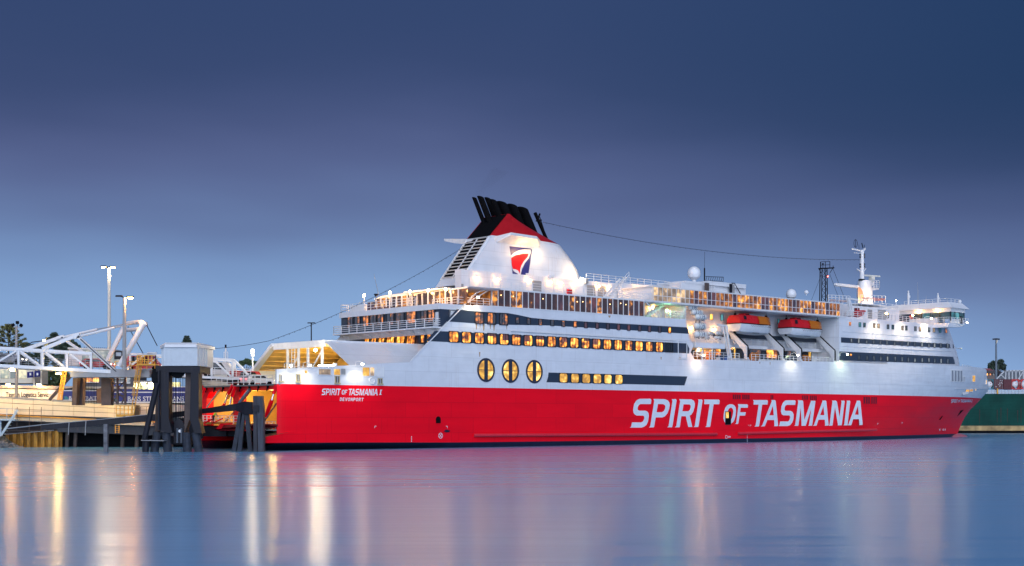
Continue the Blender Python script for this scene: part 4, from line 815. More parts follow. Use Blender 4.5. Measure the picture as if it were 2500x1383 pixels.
G('I', 1530, 960, [(988, 838), (1020, 810), (1115, 195), (1098, 150), (1200, 150), (1217, 180), (1112, 820), (1100, 838)])
G('R', 1530, 960, [(1170, 838), (1208, 810), (1303, 195), (1278, 150), (1575, 155), (1640, 190), (1662, 260), (1655, 340), (1625, 450), (1575, 530), (1535, 552), (1600, 830), (1500, 830), (1440, 568), (1332, 568), (1297, 815), (1285, 838)], [(1385, 278), (1530, 278), (1560, 305), (1558, 360), (1535, 420), (1495, 445), (1357, 445)])
G('I', 1530, 960, [(1632, 832), (1660, 805), (1752, 195), (1740, 158), (1835, 158), (1850, 185), (1750, 815), (1738, 830)])
G('T', 1530, 960, [(1913, 830), (1945, 805), (2022, 272), (1887, 272), (1898, 190), (1880, 160), (2250, 160), (2268, 190), (2257, 275), (2120, 275), (2038, 815), (2025, 830)])
G('O', 1750, 960, [(160, 620), (165, 530), (185, 420), (215, 345), (255, 298), (310, 274), (370, 274), (425, 300), (458, 350), (468, 430), (455, 560), (430, 650), (395, 712), (340, 752), (280, 770), (225, 750), (185, 705)], [(240, 620), (245, 540), (262, 450), (290, 385), (325, 360), (362, 362), (392, 395), (400, 450), (385, 550), (360, 625), (325, 672), (285, 685), (252, 662)])
G('F', 1750, 960, [(442, 755), (470, 735), (525, 320), (513, 272), (740, 277), (762, 300), (755, 360), (580, 360), (568, 470), (705, 470), (690, 552), (553, 552), (523, 740), (513, 755)])
G('T', 1750, 960, [(915, 818), (945, 795), (1020, 283), (892, 283), (902, 205), (880, 172), (1230, 172), (1245, 200), (1235, 283), (1107, 283), (1030, 805), (1020, 818)])
G('A', 1750, 960, [(1070, 815), (1105, 790), (1340, 200), (1328, 172), (1420, 172), (1437, 200), (1495, 790), (1485, 810), (1395, 812), (1405, 790), (1397, 660), (1232, 660), (1175, 800), (1165, 815)], [(1367, 310), (1388, 545), (1280, 545)])
G('S', 1750, 960, [(1503, 808), (1530, 785), (1542, 695), (1735, 695), (1770, 665), (1788, 600), (1780, 555), (1760, 547), (1620, 545), (1580, 515), (1562, 450), (1575, 330), (1610, 240), (1665, 185), (1720, 178), (1900, 178), (1922, 195), (1912, 290), (1715, 290), (1670, 310), (1650, 370), (1655, 420), (1680, 435), (1800, 438), (1850, 465), (1875, 530), (1868, 640), (1840, 720), (1790, 785), (1720, 808)])
G('M', 1900, 960, [(388, 803), (412, 780), (487, 205), (470, 180), (590, 180), (607, 205), (635, 660), (795, 205), (782, 180), (895, 183), (905, 205), (825, 790), (815, 800), (730, 800), (748, 775), (805, 375), (672, 790), (662, 802), (562, 802), (568, 780), (548, 350), (490, 790), (480, 803)])
G('A', 1900, 960, [(840, 800), (870, 780), (1075, 205), (1068, 185), (1160, 185), (1172, 205), (1228, 780), (1220, 795), (1135, 797), (1142, 775), (1133, 652), (980, 652), (935, 790), (925, 800)], [(1102, 320), (1122, 540), (1020, 540)])
G('N', 1900, 960, [(1230, 797), (1250, 775), (1320, 205), (1303, 185), (1400, 185), (1430, 210), (1495, 585), (1545, 210), (1527, 187), (1610, 187), (1620, 205), (1550, 780), (1540, 790), (1445, 790), (1455, 770), (1383, 345), (1325, 780), (1315, 797)])
G('I', 1900, 960, [(1588, 790), (1608, 770), (1675, 205), (1660, 187), (1748, 187), (1757, 205), (1690, 775), (1680, 790)])
G('A', 1900, 960, [(1685, 788), (1710, 770), (1912, 205), (1907, 187), (1990, 187), (2003, 205), (2060, 765), (2053, 780), (1970, 783), (1980, 765), (1968, 640), (1825, 640), (1785, 775), (1775, 787)], [(1942, 315), (1960, 530), (1868, 530)])
SH = [(ch, [[P(x, y) for x, y in pp] for pp in polys]) for ch, polys in BIG]     # as (length, height) on the plating
def flat(mb, polys, fn):
    pts = [fn(*p) for pp in polys for p in pp]; tri = tessellate_polygon([[V((x, y, 0)) for x, y in pp] for pp in polys]); mb.add(pts, [tuple(t) for t in tri])

let = link('name_lettering', None, ferry)
for ch, polys in SH:
    m = MB(); flat(m, polys, lambda s, h: V((s, -.022, h))); bld(m, 'letter', LETTER, parent=let)
bx0 = min(p[0] for c, pp in SH for q in pp for p in q); bx1 = max(p[0] for c, pp in SH for q in pp for p in q); bz0 = min(p[1] for c, pp in SH for q in pp for p in q); bz1 = max(p[1] for c, pp in SH for q in pp for p in q)
def setbig(x0_, yb0, yt0, x1, yb1, yt1, vf, name):
    """the same name, smaller, between two photo positions (baseline and cap line)"""
    m = MB()
    def fn(s, h):
        a = (s-bx0)/(bx1-bx0); z = (h-bz0)/(bz1-bz0); x = lerp(x0_, x1, a); return on(vf, x, lerp(lerp(yb0, yb1, a), lerp(yt0, yt1, a), z), .03)
    for ch, polys in SH: flat(m, polys, fn)
    return m
m = setbig(784.5, 965, 948.5, 921.5, 966.5, 950, hull_v, 'x')
def px_poly(m, pts, vf=hull_v): m.add([on(vf, x, y, .03) for x, y in pts], [tuple(range(len(pts)))])
px_poly(m, [(927.5, 952), (933, 952.2), (932.6, 953.6), (931, 953.6), (929.6, 963), (931.2, 963), (931, 964.5), (925, 964.4), (925.3, 963), (927, 963), (928.4, 953.5), (927.2, 953.5)])
bld(m, 'stern_name_lettering', LETTER)
m = setbig(2321.5, 984.3, 975.2, 2370, 983, 975.5, hull_v, 'x'); px_poly(m, [(2371.5, 976), (2374.6, 976), (2374.2, 976.8), (2373.6, 976.8), (2372.6, 982), (2373.2, 982), (2373, 982.8), (2370.5, 982.8), (2371, 982), (2371.6, 982), (2372.6, 976.8), (2371.4, 976.8)]); bld(m, 'bow_name_lettering', LETTER)
# home port: D E V O N P O R T
m = MB()
def stroke_letter(ch, x, w, yb, yt):            # slanted letters for the small line
    sl = .16; H = yb-yt; T = lambda a, b: (x+w*a+sl*H*b*.8, yb-H*b)
    S_ = {'D': [[(0, 0), (.65, 0), (1, .3), (1, .7), (.65, 1), (0, 1)], [(.26, .2), (.55, .2), (.72, .38), (.72, .62), (.55, .8), (.26, .8)]], 'E': [[(0, 0), (.9, 0), (.9, .2), (.26, .2), (.26, .41), (.8, .41), (.8, .6), (.26, .6), (.26, .8), (.9, .8), (.9, 1), (0, 1)]],
          'V': [[(.38, 0), (.66, 0), (1.05, 1), (.78, 1), (.52, .3), (.26, 1), (0, 1)]], 'O': [[(.3, 0), (.7, 0), (1, .3), (1, .7), (.7, 1), (.3, 1), (0, .7), (0, .3)], [(.38, .2), (.62, .2), (.74, .36), (.74, .64), (.62, .8), (.38, .8), (.26, .64), (.26, .36)]],
          'N': [[(0, 0), (.24, 0), (.24, .6), (.74, 0), (1, 0), (1, 1), (.76, 1), (.76, .4), (.26, 1), (0, 1)]], 'P': [[(0, 0), (.26, 0), (.26, .36), (.7, .36), (1, .55), (1, .82), (.7, 1), (0, 1)], [(.26, .56), (.62, .56), (.73, .64), (.73, .74), (.62, .8), (.26, .8)]],
          'R': [[(0, 0), (.26, 0), (.26, .36), (.42, .36), (.72, 0), (1.02, 0), (.72, .4), (1, .56), (1, .82), (.7, 1), (0, 1)], [(.26, .56), (.62, .56), (.73, .64), (.73, .74), (.62, .8), (.26, .8)]], 'T': [[(.37, 0), (.63, 0), (.63, .8), (1, .8), (1, 1), (0, 1), (0, .8), (.37, .8)]]}[ch]
    flat(m, [[T(*p) for p in pp] for pp in S_], lambda px, py: on(hull_v, px, py, .03))
x = 829.0
for ch in 'DEVONPORT': w = 5.0; stroke_letter(ch, x, w, 979.5+(x-829)*.013, 971.2+(x-829)*.013); x += 6.55
bld(m, 'home_port_lettering', LETTER)

# ---- bridge, signal mast, fore deck house
m = MB(); m.bx((122.4, 3.5, 23.3), (131, B-3.5, 25.9)); m.bx((131, 5, 23.3), (150, B-5, 26.2)); bld(m, 'fore_house', WHITE)
m = MB(); m.rail([(123.5, .15, 23.3), (140, .3, 23.3), (148, 1.3, 23.3), (153, 2.2, 23.3)], 1.15, 1.6, 3, .04); bld(m, 'fore_deck_railing', WTRIM)
sb, hR = P(2322, 752, -2.0); sb2 = sb+5.2
hF = P(2322, 789, -2.0)[1]
m = MB(); m.prism([(sb-1.5, -2.0, hF-.9), (sb-.8, -2.2, hF), (sb2, -2.2, hF), (sb2-.6, -1.8, hF-.6)], (0, B+4.2, 0)); bld(m, 'bridge_wing_floor', WHITE)
m = MB(); m.loft([[(sb-.6, -2.6, hR), (sb2+1.0, -2.6, hR-.05), (sb2+1.0, B+2.6, hR-.05), (sb-.6, B+2.6, hR)], [(sb-.4, -1.6, hR+1.25), (sb2-.4, -1.6, hR+1.2), (sb2-.4, B+1.6, hR+1.2), (sb-.4, B+1.6, hR+1.25)]]); bld(m, 'bridge_roof', WHITE)
m = MB(); m.bx((sb, -1.9, hR-.75), (sb2+.4, B+1.9, hR)); m.bx((sb+.1, 2.5, hF), (sb2, B-2.5, hR-.7)); bld(m, 'bridge_upper_wall', WTRIM)
BG = [(-1.85, 0.6), (.75, 2.6), (2.75, 4.6)]
m = MB()
for v in (-1.9, .67, 2.67, 4.7): m.bx((sb-.02, v-.1, hF+.5), (sb+.16, v+.1, hR-.75))
for s in (sb, sb+1.7, sb+3.4, sb2): m.bx((s-.1, -1.92, hF+.5), (s+.1, -1.75, hR-.75))
bld(m, 'bridge_window_frame', FRAME)
for a, b in BG: m = MB(); m.bx((sb+.05, a+.1, hF+.9), (sb+.09, b-.1, hR-.78)); bld(m, 'bridge_pane', TEAL)
for k in range(3): m = MB(); m.bx((sb+.1+1.7*k, -1.86, hF+1.0), (sb+1.6+1.7*k, -1.82, hR-.9)); bld(m, 'bridge_pane', TEAL)
m = MB(); m.bx((sb+.02, 4.8, hF), (sb+.14, 10.5, hR-.75)); bld(m, 'bridge_dark_wall', NAVY)
m = MB(); m.bx((sb+.1, -1.9, hF), (sb2-.1, -1.7, hF+.9)); m.bx((sb-1, .5, hF), (sb-.9, 7, hF+1.1)); bld(m, 'bridge_wing_bulwark', WTRIM)
m = MB(); m.rail([(sb-1, 7, hF), (sb-1, -2.1, hF), (sb2+1.2, -2.1, hF)], 1.15, 1.1, 3, .035); bld(m, 'bridge_wing_railing', WTRIM)
m = MB(); m.bx((sb+3.4, -2.05, hF), (sb+4.3, -1.9, hF+1.5)); bld(m, 'black_screen', BLACK)
m = MB(); m.rail([(sb+.2, 9, hR+1.2), (sb+.2, -1, hR+1.2), (sb2-.6, -1, hR+1.2)], .8, 1.6, 2, .035); m.rail([(135, 5.3, 26.2), (150, 5.3, 26.2)], 1.0, 2.2, 2, .035); bld(m, 'bridge_roof_railing', WTRIM)
for x, y0, y1, v, r in ((2218, 716, 742, 10, .22), (2290, 722, 742, 4, .20)):
    m = MB(); a, b = P3(x, y1+2, v), P3(x, y0, v); m.tube([a, b], r, 8); m.tube([b, b+V((0, 0, .5))], r*.6, 6); m.tube([a.lerp(b, .6)+V((.4, 0, 0)), a.lerp(b, .8)+V((.4, 0, 0))], .15, 6); bld(m, 'signal_post', WTRIM)
for x, y0, y1, v in ((2243, 708, 742, 6), (2261, 722, 742, 6), (2240, 690, 742, 12)):
    m = MB(); a, b = P3(x, y1, v), P3(x, y0, v); m.tube([a, b], .05, 4, .02); bld(m, 'whip_aerial', STEELG)
m = MB(); p = P3(2343, 737, -1.5); m.ball(p, .4, 8, 6); m.tube([p, p+V((0, 0, -1.6))], .1, 6); bld(m, 'searchlight', WTRIM)
for x, y in ((2242, 762), (2288, 759)): p = Q(x, y, sb-.25); m = MB(); m.ball(p, .16, 8, 5); bld(m, 'wing_lamp', BULB); lamp(p+V((-.4, 0, -.1)), 45, WARM, ferry)
m = MB(); p = Q(2361, 788, sb+3); m.ball(p, .14, 8, 5); dl = bld(m, 'side_light', BULBW); m = MB(); m.tube([p+V((0, 1.4, -.05)), p], .06, 6); bld(m, 'lamp_stem', STEELG, parent=dl)
m = MB(); p = Q(2188, 734, 142); m.ball(p, .12, 8, 5); dl = bld(m, 'deck_lamp', BULBW); m = MB(); m.tube([p+V((0, 0, -.12)), p+V((0, 0, -1))], .05, 5); bld(m, 'lamp_stem', WTRIM, parent=dl)
# signal mast
MV = 12.5
fm = lambda x, y, v=MV: P3(x, y, v)
m = MB(); a = fm(2111, 735); top = fm(2111, 686); r0 = 1.75
m.loft([[V((a.x+rx*math.cos(k*math.pi/8), MV+ry*math.sin(k*math.pi/8), z)) for k in range(16)] for rx, ry, z in ((2.0, 1.5, a.z-1.5), (1.9, 1.4, (a.z+top.z)/2), (1.4, 1.3, top.z))]); bld(m, 'mast_trunk', WTRIM, smooth=True)
m = MB(); m.tube([fm(2104.5, 687), fm(2104.5, 611)], .46, 10, .40); bld(m, 'mast_pole', WTRIM, smooth=True)
m = MB()
for y in (622, 628, 646, 652): p = fm(2109.5, y); m.box(p, (.3, .3, .4)); p = fm(2100, y); m.box(p, (.2, .2, .35))
p = fm(2103.5, 684); m.box(p, (.9, .9, .35)); bld(m, 'navigation_light', BLACK)
m = MB(); m.bar(fm(2100, 613), fm(2080, 608), .2, .3); m.bar(fm(2099, 619), fm(2085, 618), .08, .1); m.bar(fm(2107, 614), fm(2112, 607), .3, .3); m.bar(fm(2101, 663), fm(2092, 657), .12, .12); m.bar(fm(2108, 664), fm(2114, 656), .12, .12); m.bar(fm(2094, 701), fm(2042, 695.5), .9, .5); m.bar(fm(2044, 697), fm(2039, 694), .6, .4); m.bar(fm(2108, 703), fm(2129, 693), .9, .6); bld(m, 'mast_arm', WTRIM)
m = MB(); c = fm(2089, 595); m.tube([c+V((math.cos(i*math.pi/9)*.62, 0, .8*math.sin(i*math.pi/9))) for i in range(19)], .05, 4); m.tube([c+V((0, 0, -.75)), c+V((0, 0, .8))], .06, 4); m.tube([fm(2097, 598), fm(2097.2, 610)], .04, 4); m.tube([fm(2104, 594), fm(2107, 606)], .1, 5); m.tube([fm(2110, 598), fm(2110, 606)], .06, 4); bld(m, 'mast_top_aerial', BLACK)
m = MB(); m.prism([fm(2128, 710), fm(2146, 707), fm(2146, 703), fm(2126, 702)], (0, 2.2, 0)); m.rail([fm(2127, 703, 12), fm(2147, 703.5, 12), fm(2147, 703.5, 14.5)], 1.5, .9, 4, .05); bld(m, 'radar_platform', WTRIM)
m = MB(); m.box(fm(2128.5, 679), (.9, .9, .9)); m.tube([fm(2128.5, 683), fm(2128.5, 693)], .3, 8); m.bar(fm(2109, 673), fm(2147.5, 675.5), .35, .3); bld(m, 'radar_scanner', mat('radar_cream', (.72, .70, .62), .4))
m = MB(); c = fm(2097, 718, 10.9); m.add([c+V((-.2+1.8*math.cos(t), 0, -.5+1.9*math.sin(t))) for t in [i*math.pi/20-.1 for i in range(12)]]+[c+V((-.2, 0, -2.4))], [tuple(range(13))]); bld(m, 'orange_half_disc', mat('orange_lit_disc', (.75, .34, .16), .5))
m = MB(); a, b = P3(2100, 738, 8), P3(2162, 741, 8); m.rail([a, b], 1.5, 1.3, 2, .05); m.bx((a.x, 8, a.z-.35), (b.x, 16, a.z-.15)); bld(m, 'mast_platform', WTRIM)
# name board on the platform rail
def board(x0_, yb0, yt0, x1, yb1, yt1, v, m_, name):
    m = MB()
    for ch, polys in SH: flat(m, polys, lambda s, h: P3(lerp(x0_, x1, (s-bx0)/(bx1-bx0)), lerp(lerp(yb0, yb1, (s-bx0)/(bx1-bx0)), lerp(yt0, yt1, (s-bx0)/(bx1-bx0)), (h-bz0)/(bz1-bz0)), v))
    return bld(m, name, m_)
board(2104, 735.2, 725.5, 2160.5, 735.2, 728.2, 7.9, mat('orange_sign_letter', (.80, .16, .04), .5), 'name_sign_lettering')
m = MB(); m.rail([P3(2022, 738, 6), P3(2075, 741, 6)], 1.4, 1.2, 3, .05); bld(m, 'sign_rail', WTRIM)
board(2025, 737, 730.5, 2074, 739.5, 733.5, 5.95, mat('faded_brown_letter', (.45, .22, .14), .5), 'faded_sign_lettering')
for x in (2108, 2128, 2150): lamp(P3(x, 737, 9.2)+V((0, .6, .3)), 150, (1, .72, .46), ferry, size=.25)
# rescue boat crane
m = MB(); m.bar(P3(2077, 772, .6), P3(2070.5, 729, .6), .35, .35, (0, 1, 0)); m.bar(P3(2083, 770, .6), P3(2073, 729, .6), .3, .3, (0, 1, 0)); m.bar(P3(2069, 729, .6), P3(2095, 733, .6), .3, .3, (0, 1, 0)); m.bar(P3(2093, 732, .6), P3(2094, 760, .6), .06, .06, (0, 1, 0)); m.box(P3(2074, 765, .8), (1.2, .9, 1.2)); bld(m, 'rescue_boat_crane', WTRIM)
for x0_, y0, x1, y1 in ((2118, 757, 2129, 778), (2143, 758, 2162, 781), (2122, 760, 2126, 776)): wallbox('fore_door', x0_, y0, x1, y1, 5, GREYDOOR)
wallbox('red_locker', 2220, 771, 2226, 780, 4.6, CAPRED, .2)
m = MB(); c = P3(2167, 771, 4.8); m.tube([c+V((.42*math.cos(i*math.pi/9), 0, .55*math.sin(i*math.pi/9))) for i in range(19)], .09, 6); bld(m, 'life_ring', STEELD)
# ---- working floodlights that wash the side
def flood(px, py, v0, power, col, out_=1.6, drop=4.0, spot=2.3):
    s, h = P(px, py, v0); p = V((s, v0-out_, h)); m = MB(); m.box(p+V((0, 0, .12)), (.5, .3, .12)); m.tube([p+V((0, out_-.02, -.25)), p+V((0, out_-.02, .3)), p+V((0, out_*.5, .42)), p+V((0, 0, .2))], .045, 5); o = bld(m, 'floodlight', WTRIM)
    m = MB(); m.ball(p, .17, 8, 5); bld(m, 'bulb', BULBW if col is WHT else BULBG if col is GRN else BULB, parent=o)
    lamp(p+V((0, -.05, -.2)), power, col, ferry, 'SPOT', .15, aim=p+V((0, out_*.55, -drop)), spot=spot)
for a in ((868, 890, 0, 330, WHT), (740, 893, .1, 300, WHT), (694, 894, .2, 260, WHT), (1700, 868, 0, 240, (1, .95, .75)), (1930, 868, 0, 340, WHT), (2051, 866, -.1, 360, GRN), (2135, 768, -.1, 1150, (1, .82, .56), 2.7, 5.5, 2.2), (2199, 772, 0, 1150, (1, .82, .56), 2.7, 5.5, 2.2), (2257, 779, .6, 1100, (1, .86, .62)), (1150, 728, 0, 420, (1, 1, .72))): flood(*a)
p = on(block_v, 2337, 852, .8); lamp(p, 260, (1, .84, .58), ferry, 'SPOT', .15, aim=on(block_v, 2320, 830, .0), spot=2.4)
m = MB(); m.tube([on(block_v, 2331, 850, 0), p], .08, 6); m.box(p+V((0, 0, .1)), (.6, .4, .2)); bld(m, 'floodlight', WTRIM)
p = P3(775, 856, 5.6); m = MB(); m.ball(p+V((-.6, -.4, 0)), .22, 8, 5); bld(m, 'portal_lamp', BULBW); lamp(p+V((-1.0, -.9, 0)), 260, WHT, ferry)
m = MB(); p = P3(778, 893, 1.0); m.bar(p, p+V((2.2, 0, 0)), .2, .14); bld(m, 'light_strip', BULBW); lamp(p+V((1, -.1, .5)), 150, WHT, ferry)
m = MB(); a, b = P3(795, 891, .6), P3(818, 891, .6); m.bar(a, b, .1, .1); m.box(b, (.4, .4, .4)); bld(m, 'crane_jib', WTRIM)

# ================================================================ BOATS AND RAFTS CARRIED BY THE FERRY
def ship_thing(name, label, cat, s, v, h, group=None): return thing(name, label, cat, W(s, v, h), SHIP_ROT, group)
def lifeboat(label, s0, s1, v0, v1, zk, zg, zt):
    L = s1-s0; Wd = v1-v0; o = ship_thing('lifeboat', label, 'lifeboat', (s0+s1)/2, (v0+v1)/2, zk, 'enclosed lifeboats hung in the davits')
    half = lambda t: interp(t, [(0, .80), (.15, .95), (.45, 1), (.75, .9), (.9, .6), (1, .08)])*Wd/2
    def sec(t, f, zz, k=.0): x = -L/2+L*t; return x
    m = MB(); rings = []
    for t in (0, .08, .2, .4, .6, .75, .86, .94, 1.0):
        x = -L/2+L*t; w = half(t); kz = interp(t, [(0, .55), (.12, .2), (.3, 0), (.7, 0), (.9, .35), (1, 1.3)]); G_ = zg-zk+interp(t, [(0, .1), (.5, 0), (1, .12)])
        rings.append([(x, -w, G_), (x, -w*.98, G_*.62+kz*.2), (x, -w*.72, max(kz, G_*.22)), (x, -.08, kz), (x, .08, kz), (x, w*.72, max(kz, G_*.22)), (x, w*.98, G_*.62+kz*.2), (x, w, G_)])
    m.loft(rings); m.build('hull', BOATW, o, True)
    m = MB(); pts = [(-L/2+L*t, -half(t)-.04, zg-zk+.02+interp(t, [(0, .1), (.5, 0), (1, .12)])) for t in (0, .1, .3, .5, .7, .85, .94, 1)]; m.tube(pts, .09, 6); m.tube([(x, -y, z) for x, y, z in pts], .09, 6); m.tube([pts[0], (pts[0][0], -pts[0][1], pts[0][2])], .09, 6); m.build('fender', STEELB, o)
    H = zt-zg; m = MB(); rings = []
    for t, hh, ww in ((0, .72, .62), (.05, .78, .66), (.3, .80, .7), (.62, .74, .7), (.82, .68, .66), (.93, .45, .6), (1.0, .05, .6)):
        x = -L/2+L*t; w = half(t); zb = zg-zk+interp(t, [(0, .1), (.5, 0), (1, .12)])
        rings.append([(x, -w*.97, zb), (x, -w*.92, zb+H*hh*.55), (x, -w*ww, zb+H*hh), (x, w*ww, zb+H*hh), (x, w*.92, zb+H*hh*.55), (x, w*.97, zb)])
    m.loft(rings); m.build('canopy', BOATRED, o)
    m = MB(); x0_, x1 = -L/2+.22*L, -L/2+.36*L; z0, z1 = zg-zk+H*.7, zg-zk+H*1.0
    m.loft([[(x0_-.25, -.75, z0), (x1+.3, -.75, z0), (x1+.3, .75, z0), (x0_-.25, .75, z0)], [(x0_, -.6, z1), (x1-.05, -.6, z1), (x1-.05, .6, z1), (x0_, .6, z1)]]); cb = m.build('helmsman_cupola', BOATRED, o)
    m = MB(); m.prism([(x0_+.25, -.76, z0+.12), (x1, -.76, z0+.12), (x1-.1, -.65, z1-.12), (x0_+.3, -.65, z1-.12)], (0, -.03, 0)); m.build('cupola_window', DKGLASS, cb)
    w = half(.6); zb = zg-zk
    m = MB(); A, C = -L/2+.47*L, -L/2+.87*L
    hs = (.47, .55, .62, .7, .75, .82, .87)
    for t0, t1 in zip(hs, hs[1:]):
        X = lambda t: -L/2+L*t
        for (fa, za, oa), (fb, zb_, ob) in zip(((1.0, .06, .03), (.955, .41, .05), (.74, .78, .07)), ((.955, .41, .05), (.74, .78, .07), (.2, .80, .0))):
            m.add([(X(t0), -half(t0)*fa-oa, zb+H*za), (X(t1), -half(t1)*fa-oa, zb+H*(za-.06*(t1 > .7))), (X(t1), -half(t1)*fb-ob, zb+H*(zb_-.05*(t1 > .7))), (X(t0), -half(t0)*fb-ob, zb+H*(zb_-.05*(t0 > .7)))], [(0, 1, 2, 3)])
    m.build('side_hatch', BOATOR, o)
    m = MB(); m.add([(-L/2+.07*L, -half(.12)*.95-.04, zb+H*.40), (-L/2+.14*L, -half(.14)*.95-.04, zb+H*.40), (-L/2+.17*L, -half(.14)*.76-.05, zb+H*.74), (-L/2+.10*L, -half(.12)*.76-.05, zb+H*.74)], [(0, 1, 2, 3)]); m.build('side_window', DKGLASS, o)
    m = MB()
    for t in (.04, .92): x = -L/2+L*t; m.box((x, 0, zb+H*.75), (.35, .3, .9)); m.tube([(x, 0, zb+H), (x, 0, zb+H+1.4)], .05, 5)
    m.build('lifting_hook', STEELB, o)
    m = MB(); m.bx((-L/2+.1, -.12, .2), (-L/2+.5, .12, 1.0)); m.bx((-1.2, -1.3, .28), (.6, -1.1, .42)); m.build('rudder', STEELB, o)
    m = MB()
    for k in range(14):
        t0, t1 = .25+k*.05, .25+(k+1)*.05; z = zg-zk-.12; m.tube([(-L/2+L*t0, -half(t0)-.02, z), (-L/2+L*(t0+t1)/2, -half((t0+t1)/2)-.03, z-.32), (-L/2+L*t1, -half(t1)-.02, z)], .025, 4)
    m.build('grab_line', STEELG, o)
    return o
def bh(x, y, v): return P(x, y, v)[1]
sA, sB = P(1813, 792, .3)[0], P(1899, 795, .3)[0]
lifeboat('red and white enclosed lifeboat nearest the white raft canisters, under the lit lounge', sA, sB, .3, 4.3, bh(1850, 819, 1.5), bh(1850, 793, .3), bh(1835, 767.5, 2.3))
sA, sB = P(1938, 803, .3)[0], P(2024.5, 805, .3)[0]
lifeboat('red and white enclosed lifeboat nearest the forward house with the two grey bands', sA, sB, .3, 4.3, bh(1980, 826.5, 1.5), bh(1980, 804, .3), bh(1960, 778, 2.3))
def raft(label, px, py, lpx, rpx, v=1.0, group='white life raft canisters on the racks'):
    s0, h = P(px, py, v); s1 = P(px+lpx, py, v)[0]; r = (bh(px, py-rpx, v)-bh(px, py+rpx, v))/2; L = s1-s0
    o = ship_thing('raft_canister', label, 'life raft', s0, v, h, group); m = MB()
    m.loft([[(x, r*f*math.cos(k*math.pi/7), r*f*math.sin(k*math.pi/7)) for k in range(14)] for x, f in ((0, .15), (.05, .6), (.25, .92), (.5, 1), (L-.5, 1), (L-.25, .92), (L-.05, .6), (L, .15))]); m.build('shell', RAFT, o, True)
    m = MB()
    for x in (L*.3, L*.5, L*.7): m.loft([[(x+d, r*f*math.cos(k*math.pi/7), r*f*math.sin(k*math.pi/7)) for k in range(14)] for d, f in ((-.04, 1.0), (-.04, 1.035), (.04, 1.035), (.04, 1.0))], caps=(False, False))
    m.build('strap', STEELD, o)
    m = MB(); m.box((L*.62, -r*1.0, r*.1), (L*.12, .03, r*.22)); m.build('label_plate', BLUE, o)
    m = MB(); m.bx((L*.2, -r*.5, -r-.12), (L*.3, r*.5, -r*.8)); m.bx((L*.7, -r*.5, -r-.12), (L*.8, r*.5, -r*.8)); m.build('cradle', STEELG, o)
    return o
for lab, x, y, l, r in (('white raft canister topmost on the raft rack', 1680, 751, 21, 6.3), ('second white raft canister from the top of the raft rack', 1687, 762, 28, 6.8), ('third white raft canister from the top of the raft rack', 1696, 773.5, 27, 7.2),
                        ('fourth white raft canister from the top of the raft rack, under a gap', 1695, 796, 27, 7.8), ('lowest white raft canister of the raft rack', 1694.5, 816, 29, 7.6),
                        ('upper white raft canister beside the white stores crane', 1745, 813.5, 19, 4.2), ('lower white raft canister beside the white stores crane', 1744, 824.5, 19, 3.8),
                        ('white raft canister in the upper pair between the rack and the crane', 1727.5, 814, 14, 4.0), ('white raft canister in the lower pair between the rack and the crane', 1719, 824.5, 14, 3.7)):
    raft(lab, x, y, l, r, .9 if x < 1700 else 1.4)
m = MB()
a = P3(1683, 754, 1.6); 
for x0_, y0, x1, y1 in ((1686, 756, 1700, 775), (1700, 778, 1697, 802), (1697, 802, 1697, 826), (1708, 780, 1706, 828)): m.bar(P3(x0_, y0, 1.3), P3(x1, y1, 1.3), .16, .16, (0, 1, 0))
bld(m, 'raft_rack', STEELG)
p = P3(2091, 774, .5); p2 = P3(2119, 774, .5); L = p2.x-p.x
o = ship_thing('rescue_boat', 'small open red rescue boat on the deck under its white crane', 'rescue boat', (p.x+p2.x)/2, 1.5, p.z)
m = MB(); rings = []
for t in (0, .15, .5, .8, .93, 1): x = -L/2+L*t; w = interp(t, [(0, .8), (.5, 1), (.8, .75), (1, .05)])*1.0; k = interp(t, [(0, .1), (.5, 0), (.85, .3), (1, .9)]); rings.append([(x, -w, 1.0+.25*t*t), (x, -w*.8, .35+k*.6), (x, 0, k), (x, w*.8, .35+k*.6), (x, w, 1.0+.25*t*t)])
m.loft(rings); m.build('hull', BOATRED, o, True)
m = MB(); m.tube([(-L/2, -.85, 1.1), (0, -1.08, 1.1), (L*.3, -.8, 1.2), (L/2, 0, 1.35), (L*.3, .8, 1.2), (0, 1.08, 1.1), (-L/2, .85, 1.1)], .2, 8); m.build('collar', BOATRED, o, True)
m = MB(); m.box((-.3, 0, 1.4), (.9, .6, .8)); m.build('console', mat('dark_red_console', (.2, .02, .02), .5), o)
# ================================================================ THE TERMINAL (left)
def fp(mb, pts, Y, depth):                       # outline picked in the photo, set up at distance Y with a real depth
    mb.prism([at(x, y, Y) for x, y in pts], (0, depth, 0)); return mb
def fbar(mb, a, b, wpx, Y, d=.3): k = Y/F; return mb.bar(at(*a, Y), at(*b, Y), d, wpx*k, (0, 0, 1) if abs(a[0]-b[0]) > abs(a[1]-b[1])*.2 else (1, 0, 0)) if abs(a[0]-b[0]) > abs(a[1]-b[1])*.2 else mb.bar(at(*a, Y), at(*b, Y), d, wpx*k, (1, 0, 0))
def sub(o):                                     # parts of a thing whose Empty stands at o.location: meshes are written in world coordinates
    def f(mb, name, mats, smooth=False, parent=None, **k):
        par = parent or o; off = V(o.location)
        mb.v = [tuple(V(p)-off) for p in mb.v]
        return mb.build(name, mats, par, smooth, **k)
    return f
YT = 174.0
